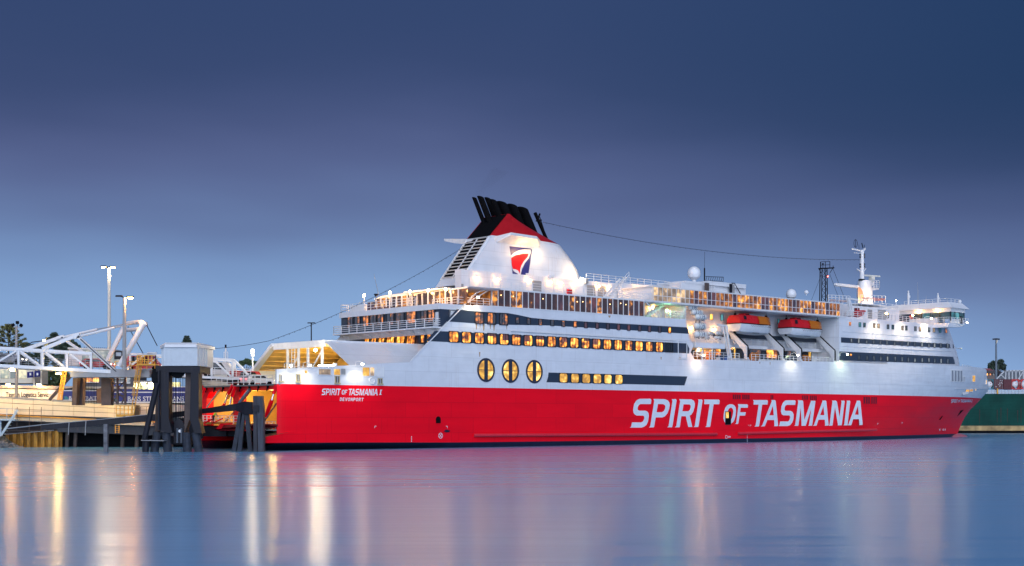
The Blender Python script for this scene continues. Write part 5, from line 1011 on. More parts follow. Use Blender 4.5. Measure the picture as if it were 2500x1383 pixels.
# ---- lifting tower of the linkspan
o = thing('linkspan_tower', 'dark grey steel portal tower with a pale ribbed cabin on top, standing in the water', 'lifting tower', at(437, 1098, YT)); pt = sub(o)
m = MB(); A = [at(403, 893, YT), at(481, 895, YT), at(481, 849.5, YT), at(403, 847, YT)]
k = YT/F
def cabin(y0, y1, grow=0.0):
    xs = [380-grow, 403, 481, 491+grow]; return [V(((xs[0]-CX)*k, YT+3.2, 0)), V(((xs[1]-CX)*k, YT-grow*k, 0)), V(((xs[2]-CX)*k, YT-grow*k, 0)), V(((xs[3]-CX)*k, YT+3.2, 0)), V(((xs[3]-CX)*k, YT+7, 0)), V(((xs[0]-CX)*k, YT+7, 0))]
zb, zt = at(0, 893.5, YT).z, at(0, 848.5, YT).z
m.loft([[p+V((0, 0, zb)) for p in cabin(0, 0)], [p+V((0, 0, zt)) for p in cabin(0, 0)]]); cab = pt(m, 'cabin', CLAD)
m = MB(); m.loft([[p+V((0, 0, zt)) for p in cabin(0, 0, 5)], [p+V((0, 0, zt+.35)) for p in cabin(0, 0, 5)], [p*.9995+V((0, 0, zt+.6)) for p in cabin(0, 0, -6)]]); pt(m, 'cabin_roof', WTRIM, parent=cab)
P6 = cabin(0, 0)
for (a, b, n) in ((P6[0], P6[1], 7), (P6[1], P6[2], 26), (P6[2], P6[3], 4)):
    for i in range(n+1):
        q = a.lerp(b, i/n); nn = (b-a).normalized(); nrm = V((nn.y, -nn.x, 0)); m = MB(); m.bar(q+nrm*.02+V((0, 0, zb)), q+nrm*.03+V((0, 0, zt)), .10, .09, (1, 0, 0)); pt(m, 'cladding_rib', CLAD, parent=cab)
for x in (415, 431, 476): m = MB(); m.box(at(x, 841, YT)+V((0, 1, -.1)), (.15, .15, .5)); pt(m, 'roof_lug', STEELD, parent=cab)
m = MB(); fp(m, [(380, 893.5), (488, 895.5), (488, 911), (381, 908)], YT+.1, 6); pt(m, 'lintel', STEELD)
for pts, rk in (([(391, 908), (412, 909), (412, 1022), (420, 1056), (411, 1058), (390, 1052), (392, 1020)], 0), ([(466, 910), (485, 911), (485, 1023), (493, 1058), (475, 1059), (463, 1023)], 1)):
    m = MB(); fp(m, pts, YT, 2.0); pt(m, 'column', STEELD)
for pts in ([(453, 910), (466, 910), (463, 1024), (449, 1060)], [(381, 908), (391, 908), (391, 1050), (378, 1060)]):
    m = MB(); fp(m, pts, YT+1.6, 1.6); pt(m, 'back_column', BROWNST)
for a, b in (((405, 1055), (410, 1104)), ((478, 1056), (486, 1106)), ((455, 1056), (458, 1106)), ((385, 1055), (376, 1106))):
    m = MB(); m.tube([at(*a, YT+.8), at(*b, YT+.8)], .55, 12); pt(m, 'pile', mat('barnacled_steel', (.020, .026, .040), .7, var=.5, vscale=2, bump=.5))
m = MB(); m.tube([at(384, 936, YT-.3), at(352, 1076, YT-.3)], .36, 12); pt(m, 'raking_leg', STEELD)
m = MB(); m.tube([at(357, 1072, YT-.3), at(355, 1106, YT-.3)], .42, 10); pt(m, 'raking_pile', STEELD)
m = MB(); fp(m, [(344, 1075), (400, 1076), (400, 1077.5), (344, 1076.5)], YT-1, 4); pt(m, 'pile_collar', STEELG)
m = MB(); fp(m, [(372, 903), (384, 898), (386, 930), (380, 948), (371, 935), (369, 918)], YT+.5, 2); pt(m, 'cable_fender', STEELB)
m = MB(); m.tube([at(388, 905, YT-.2), at(388, 1050, YT-.2)], .16, 6); pt(m, 'conduit', STEELD)
m = MB(); fp(m, [(426, 1028), (436, 1022), (447, 1030), (450, 1042), (450, 1083), (424, 1083), (424, 1044)], YT+1.5, 2.5); fp(m, [(412, 1066), (460, 1067), (460, 1086), (412, 1086)], YT+2, 2.5); mb_ = pt(m, 'lift_block', STEELD)
for x in (433, 443): m = MB(); m.tube([at(x, 1046, YT+1.3), at(x, 1082, YT+1.3)], .14, 6); pt(m, 'block_rib', mat('slate_blue_steel', (.07, .09, .12), .5), parent=mb_)
m = MB(); m.tube([at(439, 1053, YT+1.5), at(439, 1053, YT+1.2)], .2, 10); pt(m, 'eye', WTRIM, parent=mb_)
m = MB(); m.tube([at(434, 907, YT+1), at(434, 907, YT+2)], .9, 16); pt(m, 'sheave', STEELB)
for i, x in enumerate((420, 424, 428.5, 430, 437, 440, 445, 449)): m = MB(); m.tube([at(x, 912, YT+1.2), at(x-.5+(i % 2), 1036, YT+1.6)], .035, 4); pt(m, 'lifting_cable', STEELB)

# ---- dolphin beam, its legs, fender pile, and lone pile
o = thing('fender_beam', 'long dark grey sloping box girder running across in front of the ramp to the fender pile', 'girder', at(360, 1060, 179)); pt = sub(o)
m = MB()
def sec(x, yt, yb, Y, w=1.3): a, b = at(x, yt, Y), at(x, yb, Y); return [a, b, b+V((0, w, 0)), a+V((0, w, 0))]
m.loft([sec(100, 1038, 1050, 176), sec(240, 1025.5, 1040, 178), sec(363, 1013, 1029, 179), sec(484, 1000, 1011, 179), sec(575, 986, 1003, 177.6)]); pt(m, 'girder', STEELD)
m = MB(); m.loft([sec(17, 1045.8, 1047.8, 174), sec(100, 1036.6, 1038.6, 176), sec(240, 1024, 1025.8, 178), sec(363, 1011.6, 1013.2, 179)]); pt(m, 'walkway_edge', STEELG)
m = MB(); m.loft([sec(575, 986, 1003, 177.6, 1.4), sec(597, 980.5, 1012, 177, 2.2), sec(617, 982, 1012.5, 176.6, 2.2)]); pt(m, 'girder_head', STEELD)
for a, b in (((588, 1008), (571, 1106)), ((603, 1010), (612, 1106)), ((594, 1008), (585, 1106))): m = MB(); fbar(m, a, b, 10, 177.6, .6); pt(m, 'raking_leg', mat('barnacled_steel', (.05, .05, .06)))
for x0_, y0, y1 in ((169, 1030, 1062), (210, 1027, 1063), ): m = MB(); m.tube([at(x0_, y0, 175.5), at(x0_-1.5, (y0+y1)/2, 175.5), at(x0_-2, y1, 175.5)], .06, 5); pt(m, 'hanging_pipe', STEELG)
o = thing('fender_pile', 'tall square dark timber-faced fender pile beside the ferry stern', 'pile', at(630, 1100, 176)); pt = sub(o)
m = MB(); fp(m, [(628, 967.5), (640, 967.5), (642.5, 1000), (643.5, 1106), (630, 1106), (628, 1000)], 175.6, 1.2); pt(m, 'front_face', mat('scraped_grey_timber', (.045, .048, .062), .7, var=.5, vscale=1.5, bump=.4, streak=.7, streak_col=(.03, .03, .03), stretch=(2, 2, .3)))
m = MB(); fp(m, [(617.5, 967), (628, 967.2), (628, 1106), (619, 1106)], 175.9, 1.2); pt(m, 'side_face', mat('shaded_timber', (.035, .035, .045), .75, var=.4, stretch=(2, 2, .3)))  # darker copy of the timber for the face turned from the light
m = MB(); fp(m, [(619, 990), (632, 990), (632, 1006), (619, 1006)], 175.3, .4); pt(m, 'fender_bracket', STEELD)
o = thing('lone_pile', 'single square steel pile standing in the water under the sloping girder', 'pile', at(257, 1105, 173)); pt = sub(o)
m = MB(); fp(m, [(252.5, 1036), (262, 1036), (262, 1112), (253, 1112)], 173, .5); pt(m, 'pile_shaft', mat('peeling_grey_paint', (.14, .14, .15), .7, var=.6, vscale=1.3, bump=.3, streak=.8, streak_col=(.16, .05, .05)))

# ---- upper truss gangway with its luffing A-frame
YG = 190.0
o = thing('gangway_bridge', 'white steel truss bridge carrying the upper vehicle ramp from the left to the ferry stern', 'truss bridge', at(140, 905, YG)); pt = sub(o)
TOPC = [(-140, 841), (0, 850), (226, 863.5)]; BOTC = [(-140, 882.5), (0, 893.5), (279, 908.5)]
for Yd, dx, dy, nm in ((YG, 0, 0, 'near'), (YG+6.5, -3, 2.5, 'far')):
    lt = lambda p: (p[0]+dx, p[1]+dy)
    for a, b in zip(TOPC, TOPC[1:]): m = MB(); fbar(m, lt(a), lt(b), 6.5, Yd, .45); pt(m, 'top_chord', WTRIM)
    for a, b in zip(BOTC, BOTC[1:]): m = MB(); fbar(m, lt(a), lt(b), 8, Yd, .45); pt(m, 'bottom_chord', WTRIM)
    for x in (-75, -14, 46, 105, 164.5, 222.7): m = MB(); fbar(m, lt((x, interp(x, TOPC)+3)), lt((x, interp(x, BOTC)-2)), 5, Yd, .32); pt(m, 'truss_post', WTRIM)
    for a, b in (((-72, 892-3), (-17, 852)), ((-12, 889), (43, 856)), ((49, 856), (104, 898)), ((110, 858), (163.5, 901)), ((168, 861), (221.5, 904))): m = MB(); fbar(m, lt(a), lt(b), 4.2, Yd, .3); pt(m, 'truss_diagonal', WTRIM)
m = MB(); fp(m, [(-140, 880), (0, 889.5), (280, 905), (280, 907.5), (0, 893), (-140, 883)], YG+.5, 6); pt(m, 'road_deck', STEELD)
m = MB(); m.rail([at(-140, 878, YG+.6), at(0, 889.5, YG+.6), at(278, 905, YG+.6)], 1.15, 1.0, 4, .03); pt(m, 'deck_railing', STEELG)
for a, b, w in (((60, 854), (140, 827), 8), ((140, 827), (157, 823), 10), ((150, 825), (215, 868), 6)): m = MB(); fbar(m, a, b, w, YG+6.5, .4); pt(m, 'luffing_arm', WTRIM)
for a, b, w in (((104, 853), (180, 823), 8.5), ((180, 823), (195, 819.5), 11), ((190, 822), (281, 906), 7)): m = MB(); fbar(m, a, b, w, YG-.1, .45); pt(m, 'luffing_arm', WTRIM)
m = MB(); fbar(m, (196, 828), (284, 908), 2, YG-.5, .15); pt(m, 'hydraulic_pipe', STEELD)
for (a, b, c2), Yd in ((((157, 823), (237, 804.5), (345, 784)), YG+6.5), (((197, 821), (279, 801), (346, 785.5)), YG-.1)):
    m = MB(); m.tube([at(*a, Yd), at(*b, Yd)], .17, 8); pt(m, 'hydraulic_ram', WTRIM); m = MB(); m.tube([at(*b, Yd), at(*c2, lerp(Yd, YG+3, .5))], .07, 6); pt(m, 'ram_rod', STEELG)
m = MB(); m.bar(at(139, 829, YG+6.5), at(180, 826, YG), .2, .2); pt(m, 'arm_cross_tie', WTRIM)
m = MB(); fbar(m, (180, 916), (279, 916), 12, YG+1.4, 3); fbar(m, (279, 912.5), (373, 912.5), 19, YG+1.2, 3.5); fp(m, [(371, 903), (383, 908), (381, 922), (370, 922)], YG+1.2, 3); pt(m, 'support_beam', STEELG)
m = MB(); m.rail([at(281, 902, YG+1), at(378, 903, YG+1)], 1.1, 1.0, 2, .045); m.bar(at(280, 902.5, YG+1), at(378, 903.5, YG+1), .12, .1); pt(m, 'yellow_railing', YEL)
for a, b, w in (((308, 902), (352, 868), 5), ((362, 892), (385, 872), 3.5), ((318, 865), (380, 867), 5), ((318, 866), (318, 900), 4), ((360, 863), (382, 863), 5)): m = MB(); fbar(m, a, b, w, YG+4, .3); pt(m, 'truss_diagonal', WTRIM)
T2 = [(489, 874.5), (570, 879)]
for Yd, dx, dy in ((YG+3, 0, 0), (YG+8.5, 5, 3)):
    lt = lambda p: (p[0]+dx, p[1]+dy)
    for a, b, w, nm in (((380, 868), T2[0], 5, 'top_chord'), (T2[0], T2[1], 5, 'top_chord'), (T2[1], (614.5, 925), 4.5, 'truss_diagonal'), ((487, 921), (613, 926), 6, 'bottom_chord'), ((380, 915), (487, 921), 6, 'bottom_chord'), ((517, 877), (517, 920), 4.5, 'truss_post'), ((568, 881), (568, 924), 4.5, 'truss_post'), ((489.5, 891), (514, 914), 4, 'truss_diagonal'), ((522, 879), (566, 922), 4, 'truss_diagonal'), ((402, 870), (470, 918), 4, 'truss_diagonal')):
        m = MB(); fbar(m, lt(a), lt(b), w, Yd, .3); pt(m, nm, WTRIM)
m = MB(); fp(m, [(380, 913), (600, 923), (612, 927), (612, 929.5), (560, 933), (380, 918)], YG+3.4, 5); pt(m, 'road_deck', STEELD)
m = MB(); m.rail([at(489, 917, YG+3.3), at(612, 923, YG+3.3)], 1.2, 1.0, 4, .03); pt(m, 'deck_railing', WTRIM)
o2 = o
# A-frame mast
for a, b, r in (((256, 893), (304, 797), .36), ((291, 895), (352, 789), .38)): m = MB(); Yd = YG+6.5 if a[0] < 270 else YG; m.tube([at(*a, Yd), at(*b, Yd)], r, 12); pt(m, 'mast_leg', WTRIM, True)
for a, b, r in (((303, 791), (345, 786), .28), ((303, 806.5), (345, 804), .26)): m = MB(); m.tube([at(*a, YG+6.5), at(*b, YG)], r, 12); pt(m, 'mast_cross_tube', WTRIM, True)
m = MB(); fp(m, [(338, 787), (347, 782), (356, 787), (358, 794), (350, 797), (341, 793)], YG-.2, .9); pt(m, 'mast_head', WTRIM)
for a, b, Y1 in (((357.5, 793), (384, 845), YG), ((313, 798), (349, 863), YG+6)): m = MB(); m.tube([at(*a, Y1), at(*b, YG)], .06, 5); pt(m, 'stay_cable', STEELB)
m = MB(); p = at(143, 912, YG-.3); m.loft([[p+V((a*math.cos(t), a*.6*math.sin(t), z)) for t in [i*math.pi/6 for i in range(12)]] for a, z in ((.35, .0), (.33, -.12))]); pt(m, 'under_deck_lamp_and_fill', BULB); lamp(p+V((0, -.3, -.4)), 420, (1, .68, .22), size=.3)
for x in (-60, 30, 143, 250, 325):  # added fill spots and boxes to brighten the cream panels
    p = at(x, interp(x, [(0, 902), (280, 919)]), 196.4)
    if x != 143: m = MB(); m.box(p, (.5, .4, .25)); pt(m, 'under_deck_lamp_and_fill', BULB)
    lamp(p+V((0, -.1, -.5)), 620, (1, .76, .40), None, 'SPOT', .3, aim=at(x, 1003, 200), spot=2.6)
# ---- supports below the gangway
o = thing('gangway_support', 'dark brown steel columns and cross-braced frame holding up the truss bridge', 'support frame', at(250, 984, 194)); pt = sub(o)
for a, b in ((178, 189), (191, 203), (247, 271)): m = MB(); fp(m, [(a, 923), (b, 923), (b-.5 if a > 200 else b-3, 990), (a-3 if a < 200 else a, 990)], 193.5 if a != 191 else 195, 1.4); pt(m, 'column', BROWNST)
m = MB(); fp(m, [(236, 951), (247, 947), (247, 985), (236, 984)], 194, 1.2); pt(m, 'column_box', mat('orange_rust_steel', (.20, .10, .05), .7, var=.3))
m = MB(); fbar(m, (174, 917), (121, 977), 6, 194.5, .5); pt(m, 'raking_brace', BROWNST)
for x in (287, 306): m = MB(); fbar(m, (x, 922), (x, 988), 4.5, 194, .3); pt(m, 'frame_post', BROWNST)
for a, b in (((273, 928), (306, 928)), ((273, 932), (304, 962)), ((305, 931), (273, 962)), ((273, 966), (305, 966)), ((273, 968), (285, 985)), ((285, 968), (275, 986)), ((305, 968), (297, 986)), ((287, 960), (306, 975))): m = MB(); fbar(m, a, b, 2.6, 194.3, .2); pt(m, 'cross_brace', BROWNST)
for i, x in enumerate((209, 212, 215.5, 220, 224, 227.5, 231, 235)): m = MB(); m.tube([at(x, 922, 195), at(x, 986, 195)], .03, 4); pt(m, 'hanging_cable', STEELB)
# ---- yellow ladders and platforms
def caged(label, top, bot, cw, rungs, Y, cage=(0, 1)):
    o = thing('caged_ladder', label, 'ladder', at(*bot, Y), group='yellow ladders on the terminal steelwork'); pt = sub(o); L, Rr = [], []
    for k2 in (0, 1):
        m = MB(); m.bar(at(top[0]+k2*cw*.5, top[1], Y), at(bot[0]+k2*cw*.5, bot[1], Y), .07, .1); pt(m, 'ladder_rail', YEL)
    m = MB()
    for i in range(rungs): t = (i+.5)/rungs; x, y = lerp(top[0], bot[0], t), lerp(top[1], bot[1], t); m.bar(at(x, y, Y), at(x+cw*.5, y, Y), .05, .05)
    pt(m, 'ladder_rungs', YEL)
    c0, c1 = cage
    if c1 > c0:
        m = MB(); n = max(4, int((c1-c0)*rungs/3))
        for i in range(n+1):
            t = lerp(c0, c1, i/n); x, y = lerp(top[0], bot[0], t), lerp(top[1], bot[1], t); c = at(x+cw*.25, y, Y); r = cw*.5*Y/F
            m.tube([c+V((r*math.cos(a), -.1-r*1.1*math.sin(a), 0)) for a in [j*math.pi/6 for j in range(7)]], .035, 4)
        for j in range(1, 6):
            a = j*math.pi/6; f = lambda t: at(lerp(top[0], bot[0], t)+cw*.25, lerp(top[1], bot[1], t), Y)+V((cw*.5*Y/F*math.cos(a), -.1-cw*.55*Y/F*math.sin(a), 0)); m.bar(f(c0), f(c1), .05, .05)
        pt(m, 'ladder_cage', YEL)
    return o
caged('yellow caged ladder hanging below the truss bridge near the left end', (157, 904), (144, 977), 12, 16, 192)
caged('long yellow caged ladder from the platform beside the tower cabin', (341, 872), (319, 1014), 15, 30, 189, (0, .66))
caged('short yellow ladder without a cage on the dark pontoon side', (281.5, 1039), (281.5, 1058), 18, 4, 199, (0, 0))
o = thing('yellow_platform', 'yellow railed platform fixed beside the tower cabin', 'platform', at(357, 892, 188)); pt = sub(o)
m = MB(); fp(m, [(334, 889), (381, 889), (381, 892.5), (334, 892.5)], 188, 1.6); pt(m, 'platform_floor', YEL)
m = MB(); m.rail([at(335, 889, 188), at(380, 889, 188), at(380, 889, 189.5)], 1.15, .55, 2, .06); pt(m, 'platform_railing', YEL)
o = thing('yellow_platform', 'yellow railed platform at the end of the cream panelled ramp side', 'platform', at(305, 1016, 190)); pt = sub(o)
m = MB(); fp(m, [(283, 1012), (323, 1012), (323, 1016), (301, 1016), (301, 1019), (283, 1018)], 190, 1.2); pt(m, 'platform_floor', YEL)
m = MB(); m.rail([at(283.5, 1012, 190), at(323, 1012, 190)], 1.15, .52, 2, .05); pt(m, 'platform_railing', YEL)
# ---- cream panelled side of the lower ramp
o = thing('ramp_side', 'long cream side of the lower vehicle ramp, clad in big flat panels', 'ramp', at(160, 1030, 200)); pt = sub(o)
px_ = [-95, -33, 30, 81, 129, 180, 230, 279, 328]
tt = lambda x: lerp(969.7, 989, x/327.5); tb = lambda x: lerp(1011.5, 1022, x/327.5)
for a, b in zip(px_, px_[1:]):
    for j in range(3):
        f = lambda x, t: (x, lerp(tt(x), tb(x), t)); g_ = .5; m = MB(); fp(m, [f(a+g_, j/3+.015), f(b-g_, j/3+.015), f(b-g_, (j+1)/3-.015), f(a+g_, (j+1)/3-.015)], 200+random.uniform(-.01, .01), .12); pt(m, 'panel', CREAM)
m = MB(); fp(m, [(-95, tt(-95)), (328, tt(328)), (328, tb(328)), (-95, tb(-95))], 200.1, 5.5); pt(m, 'ramp_body', mat('joint_brown', (.20, .15, .09), .6))
m = MB(); m.bar(at(-95, tt(-95)-.5, 200), at(328, tt(328)-.5, 200), .3, .12); pt(m, 'top_capping', STEELG)
m = MB(); fbar(m, (-95, 1009), (235, 1025), 3.6, 199.7, .3); fbar(m, (318, 1028), (380, 1031), 3.2, 199.7, .3); pt(m, 'ochre_pipe', OCHRE)
m = MB(); fp(m, [(-95, 1012), (240, 1027), (372, 1033), (372, 1040), (240, 1036), (-95, 1022)], 200.3, 5); pt(m, 'ramp_edge_beam', mat('pale_edge_paint', (.50, .44, .34), .5, streak=.4))
m = MB(); m.rail([at(328, 1012, 201), at(372, 1009, 201)], 1.0, .9, 2, .03); pt(m, 'ramp_railing', BROWNST)
m = MB(); fp(m, [(330, 985), (376, 987), (455, 989), (455, 1020), (330, 1018)], 203, 1); pt(m, 'pale_ramp_wall', mat('pale_wall_paint', (.55, .52, .50), .5))
o = thing('pontoon', 'dark navy steel pontoon carrying the lower ramp, with black shade built in below', 'pontoon', at(320, 1095, 203)); pt = sub(o)
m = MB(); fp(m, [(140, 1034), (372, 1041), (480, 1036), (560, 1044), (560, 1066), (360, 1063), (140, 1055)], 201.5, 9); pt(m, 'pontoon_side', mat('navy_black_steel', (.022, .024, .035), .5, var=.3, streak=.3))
m = MB(); fp(m, [(150, 1055), (590, 1062), (590, 1112), (150, 1112)], 205, 3); pt(m, 'pontoon_shade_slab', STEELB)  # black slab standing for the shade under the pontoon
for x in (165, 185, 262, 300, 335, 420): m = MB(); m.tube([at(x, 1056, 202.5), at(x-2, 1100, 202.5)], .28, 8); pt(m, 'pontoon_pile', BROWNST)
o = thing('linkspan_bed', 'red and grey hinged linkspan ramp bed lying below the ferry stern', 'ramp', at(540, 1075, 187)); pt = sub(o)
m = MB(); fp(m, [(490, 1040), (555, 1046), (590, 1052), (590, 1066), (492, 1066)], 189, 5); fp(m, [(512, 1050), (552, 1050), (552, 1066), (512, 1066)], 187.8, 1); pt(m, 'bed_frame', STEELD); m = MB(); fp(m, [(438, 1026), (494, 1034), (494, 1072), (438, 1072)], 186, .6); pt(m, 'hull_mask_panel', STEELD)  # last dark panel is added to cover the red far hull
m = MB(); fp(m, [(485, 1031), (560, 1031), (640, 1034), (640, 1038), (485, 1036)], 188.5, 7); pt(m, 'yellow_bed_edge', OCHRE)
m = MB(); fp(m, [(532, 1042), (538, 1034), (566, 1033), (568, 1037), (545, 1039), (540, 1048), (528, 1048)], 187.5, .5); pt(m, 'red_hinge', RED)
m = MB(); m.tube([at(496, 1035, 187.6), at(518, 1024, 187.6)], .12, 6); m.tube([at(516, 1035, 187.6), at(545, 1022, 187.6)], .1, 6); pt(m, 'red_ramp_arm', RED)
m = MB(); m.tube([at(515, 1056, 188), at(516, 1042, 188)], .1, 5); pt(m, 'stub_post', STEELD)
m = MB(); fp(m, [(590, 1048), (676, 1058), (676, 1078), (640, 1080), (590, 1078)], 190.5, 4); pt(m, 'bed_shade_block', STEELB)  # solid black block in place of the shade beside the ramp bed
# ---- worker
def person(label, base, rot, pose, shirt, trousers):
    o = thing('person', label, 'person', base, rot); s_ = 1.0
    def skinned(name, pts, edges, radii, m_):
        me = bpy.data.meshes.new(name); me.from_pydata(pts, edges, []); ob = link(name, me, o); me.materials.append(m_)
        sk = ob.modifiers.new('skin', 'SKIN'); 
        for v_, r in zip(me.skin_vertices[0].data, radii): v_.radius = (r, r)
        me.skin_vertices[0].data[0].use_root = True
        ss = ob.modifiers.new('sub', 'SUBSURF'); ss.levels = ss.render_levels = 1
        return ob
    # bending forward, one foot ahead
    skinned('trousers', [(0, 0, .92), (.0, .10, .88), (.10, .12, .48), (.02, .12, .06), (.14, .12, .04), (0, -.10, .88), (-.12, -.11, .50), (-.24, -.11, .08), (-.12, -.11, .04)], [(0, 1), (1, 2), (2, 3), (3, 4), (0, 5), (5, 6), (6, 7), (7, 8)], [.16, .115, .085, .055, .045, .115, .085, .055, .045], trousers)
    skinned('hi_vis_vest', [(.02, 0, .95), (.14, 0, 1.12), (.30, 0, 1.28), (.40, 0, 1.36), (.36, .2, 1.3), (.36, -.2, 1.3)], [(0, 1), (1, 2), (2, 3), (2, 4), (2, 5)], [.15, .155, .16, .08, .08, .08], shirt)
    skin_m = mat('skin', (.45, .27, .19), .5)
    b_ = skinned('body', [(.40, 0, 1.36), (.47, 0, 1.42), (.54, 0, 1.47), (.36, .21, 1.29), (.48, .24, 1.02), (.62, .20, .82), (.36, -.21, 1.29), (.50, -.22, 1.03), (.66, -.16, .85)], [(0, 1), (1, 2), (0, 3), (3, 4), (4, 5), (0, 6), (6, 7), (7, 8)], [.07, .06, .11, .06, .05, .04, .06, .05, .04], skin_m)
    m = MB(); m.ball((.56, 0, 1.50), .135, 10, 6, .9, -.2); m.build('dark_cap', STEELB, o)
    return o
person('worker in a lime hi-vis vest and dark trousers bending over on the ramp', at(521, 1033, 187), 0.4, 0, mat('hi_vis_lime', (.45, .85, .05), .6), mat('navy_trousers', (.015, .02, .04), .8))
# ---- bank, sheet piles, stairs at the left edge
o = thing('sheet_pile_wall', 'rusty corrugated sheet pile wall below the ramp, its colour raised as if lamplit', 'retaining wall', at(80, 1097, 203)); pt = sub(o)
SPM = mat('lamplit_rusty_sheet_pile', (.44, .20, .022), .65, var=.7, vscale=1.2, bump=.4, streak=.8, streak_col=(.03, .018, .012), stretch=(1, 1, .5))  # rusty base raised to orange to stand for lamplight on the piles
for i in range(16):
    x = 14+i*8.6; yt = lerp(1062, 1052, i/15); m = MB(); d = .0 if i % 2 else .8; fp(m, [(x, yt), (x+8.4, yt-.6), (x+8.4, 1110), (x, 1110)], 203-d, .3); pt(m, 'sheet_pile', SPM)
m = MB(); fp(m, [(-60, 1028), (155, 1032), (155, 1056), (-60, 1062)], 203.5, .6); pt(m, 'upper_wall', mat('dark_brown_wall', (.05, .032, .03), .7, var=.3, streak=.4, streak_col=(.02, .015, .015)))
m = MB(); m.bar(at(10, 1061, 202.5), at(132, 1051, 202.5), .15, .1); m.tube([at(123, 1052, 202.4), at(123, 1096, 202.4)], .06, 5); pt(m, 'capping_rail', STEELG)
for a in ((42, 1008, 1052), (72, 1008, 1052), (101, 1008, 1054)): m = MB(); m.tube([at(a[0], a[1]-14, 199), at(a[0]-1, a[2], 199)], .04, 5); pt(m, 'scaffold_post', BROWNST)
m = MB(); m.bar(at(42, 1003.5, 199), at(101, 1004.5, 199), .06, .06); m.bar(at(30, 1027, 199), at(110, 1029, 199), .06, .06); m.bar(at(20, 1051, 199), at(100, 1053, 199), .06, .06); pt(m, 'scaffold_rail', BROWNST)
rb = random.Random(3); m = MB(); rows = []
for j in range(13):
    row = []
    for i in range(26):
        x = -70+i*5.2; t = j/12; edge = interp(x, [(-70, 1056), (0, 1062), (12, 1066), (30, 1080), (50, 1091), (62, 1099)]); y = lerp(edge, 1101, t); Y = lerp(200.5, 196.5, t)+rb.uniform(-.25, .25); q = at(x+rb.uniform(-1, 1), y+rb.uniform(-.8, .8), Y); row.append(q)
    rows.append(row)
n = 26; m.add([p for r in rows for p in r], [(i*n+j, i*n+j+1, (i+1)*n+j+1, (i+1)*n+j) for i in range(12) for j in range(n-1)]); bank = m.build('bank', mat('rocky_bank', (.12, .115, .10), .85, var=.5, vscale=1.3, bump=.6, bscale=5)); bank['kind'] = 'structure'
for i in range(60):
    x = rb.uniform(-30, 56); y = rb.uniform(max(interp(x, [(-30, 1076), (30, 1084), (55, 1094)]), 1076), 1099); r = rb.uniform(.18, .5); p = at(x, y, 197.2); m = MB(); m.ball((0, 0, 0), r, 7, 5, .7)
    m.v = [tuple(V(q)*rb.uniform(.8, 1.2)) for q in m.v]; s_ = m.build('stone', mat('wet_grey_stone', (.11, .105, .11), .7, var=.4, vscale=2, bump=.3), bank); s_.location = p
m = MB(); p = at(0, 0, 198)
o = thing('steel_stair', 'pale blue galvanised steel stair and landing above the rocky bank', 'stair', at(15, 1062, 198)); pt = sub(o); PB = mat('pale_blue_galvanised', (.36, .46, .54), .45, var=.1)
m = MB(); fp(m, [(-60, 1022), (37, 1024), (37, 1027.5), (-60, 1026)], 198, 1.8); pt(m, 'landing', PB)
for d in (0, 1.1): m = MB(); m.bar(at(43, 1001, 198+d), at(3, 1063, 198+d), .1, .32); pt(m, 'stair_stringer', PB)
for i in range(9): t = (i+.5)/9; m = MB(); q = at(lerp(43, 3, t), lerp(1001, 1063, t), 198); m.bx(q+V((-.14, 0, -.03)), q+V((.14, 1.1, .03))); pt(m, 'stair_tread', PB)
m = MB(); m.rail([at(-60, 1022, 198), at(36, 1024, 198)], 1.45, 1.1, 2, .04); pt(m, 'landing_railing', PB)
m = MB(); fp(m, [(-1, 1027), (2.5, 1027), (2.5, 1066), (-1, 1066)], 198.4, .3); pt(m, 'landing_post', PB)

# ---- buildings, trailers
def text(s, loc, size, m_, parent=None, name='lettering', wide=1.0, bold=0.0, sx=1.0):
    cu = bpy.data.curves.new(name, 'FONT'); cu.body = s; cu.size = size; cu.extrude = .01; cu.space_character = wide; cu.offset = bold
    t = bpy.data.objects.new(name, cu); COL.objects.link(t); bpy.context.view_layer.update()
    me = bpy.data.meshes.new_from_object(t.evaluated_get(bpy.context.evaluated_depsgraph_get())); bpy.data.objects.remove(t)
    for v_ in me.vertices: v_.co.x *= sx
    w = max(v_.co.x for v_ in me.vertices); me.materials.clear(); me.materials.append(m_)
    ob = link(name, me, parent); ob.rotation_euler = (R(90), 0, 0); ob.location = loc; return ob, w
def fit_text(s, x0_, x1, yb, hpx, Y, m_, o, bold=0.0):
    loc = at(x0_, yb, Y)-V(o.location); ob, w = text(s, loc, hpx*Y/F/.70, m_, o, bold=bold); f = (x1-x0_)*Y/F/w
    ob.scale.x = f; return ob
o = thing('warehouse', 'low cream freight building with a long sign along its wall, behind the ramp', 'building', at(60, 1000, 226)); pt = sub(o)
m = MB(); fp(m, [(-140, 946), (150, 952), (150, 985), (-140, 985)], 226, 10); pt(m, 'wall', mat('cream_white_wall', (.72, .66, .52), .5, var=.06, streak=.2))
m = MB(); fp(m, [(-140, 938.5), (178, 943.5), (178, 947.5), (150, 950), (-140, 944)], 225.4, 11); pt(m, 'eave', mat('beige_eave', (.45, .38, .30), .5))
fit_text('Tasman Logistics Servic', 14, 118.5, 969.6, 12, 225.9, mat('sign_letter_grey', (.02, .022, .025), .6, spec=.1), o, .012)
m = MB(); fp(m, [(118, 952), (137, 952.5), (137, 963.5), (118, 963)], 225.8, .1); pt(m, 'poster', mat('lilac_poster', (.62, .58, .66), .5))
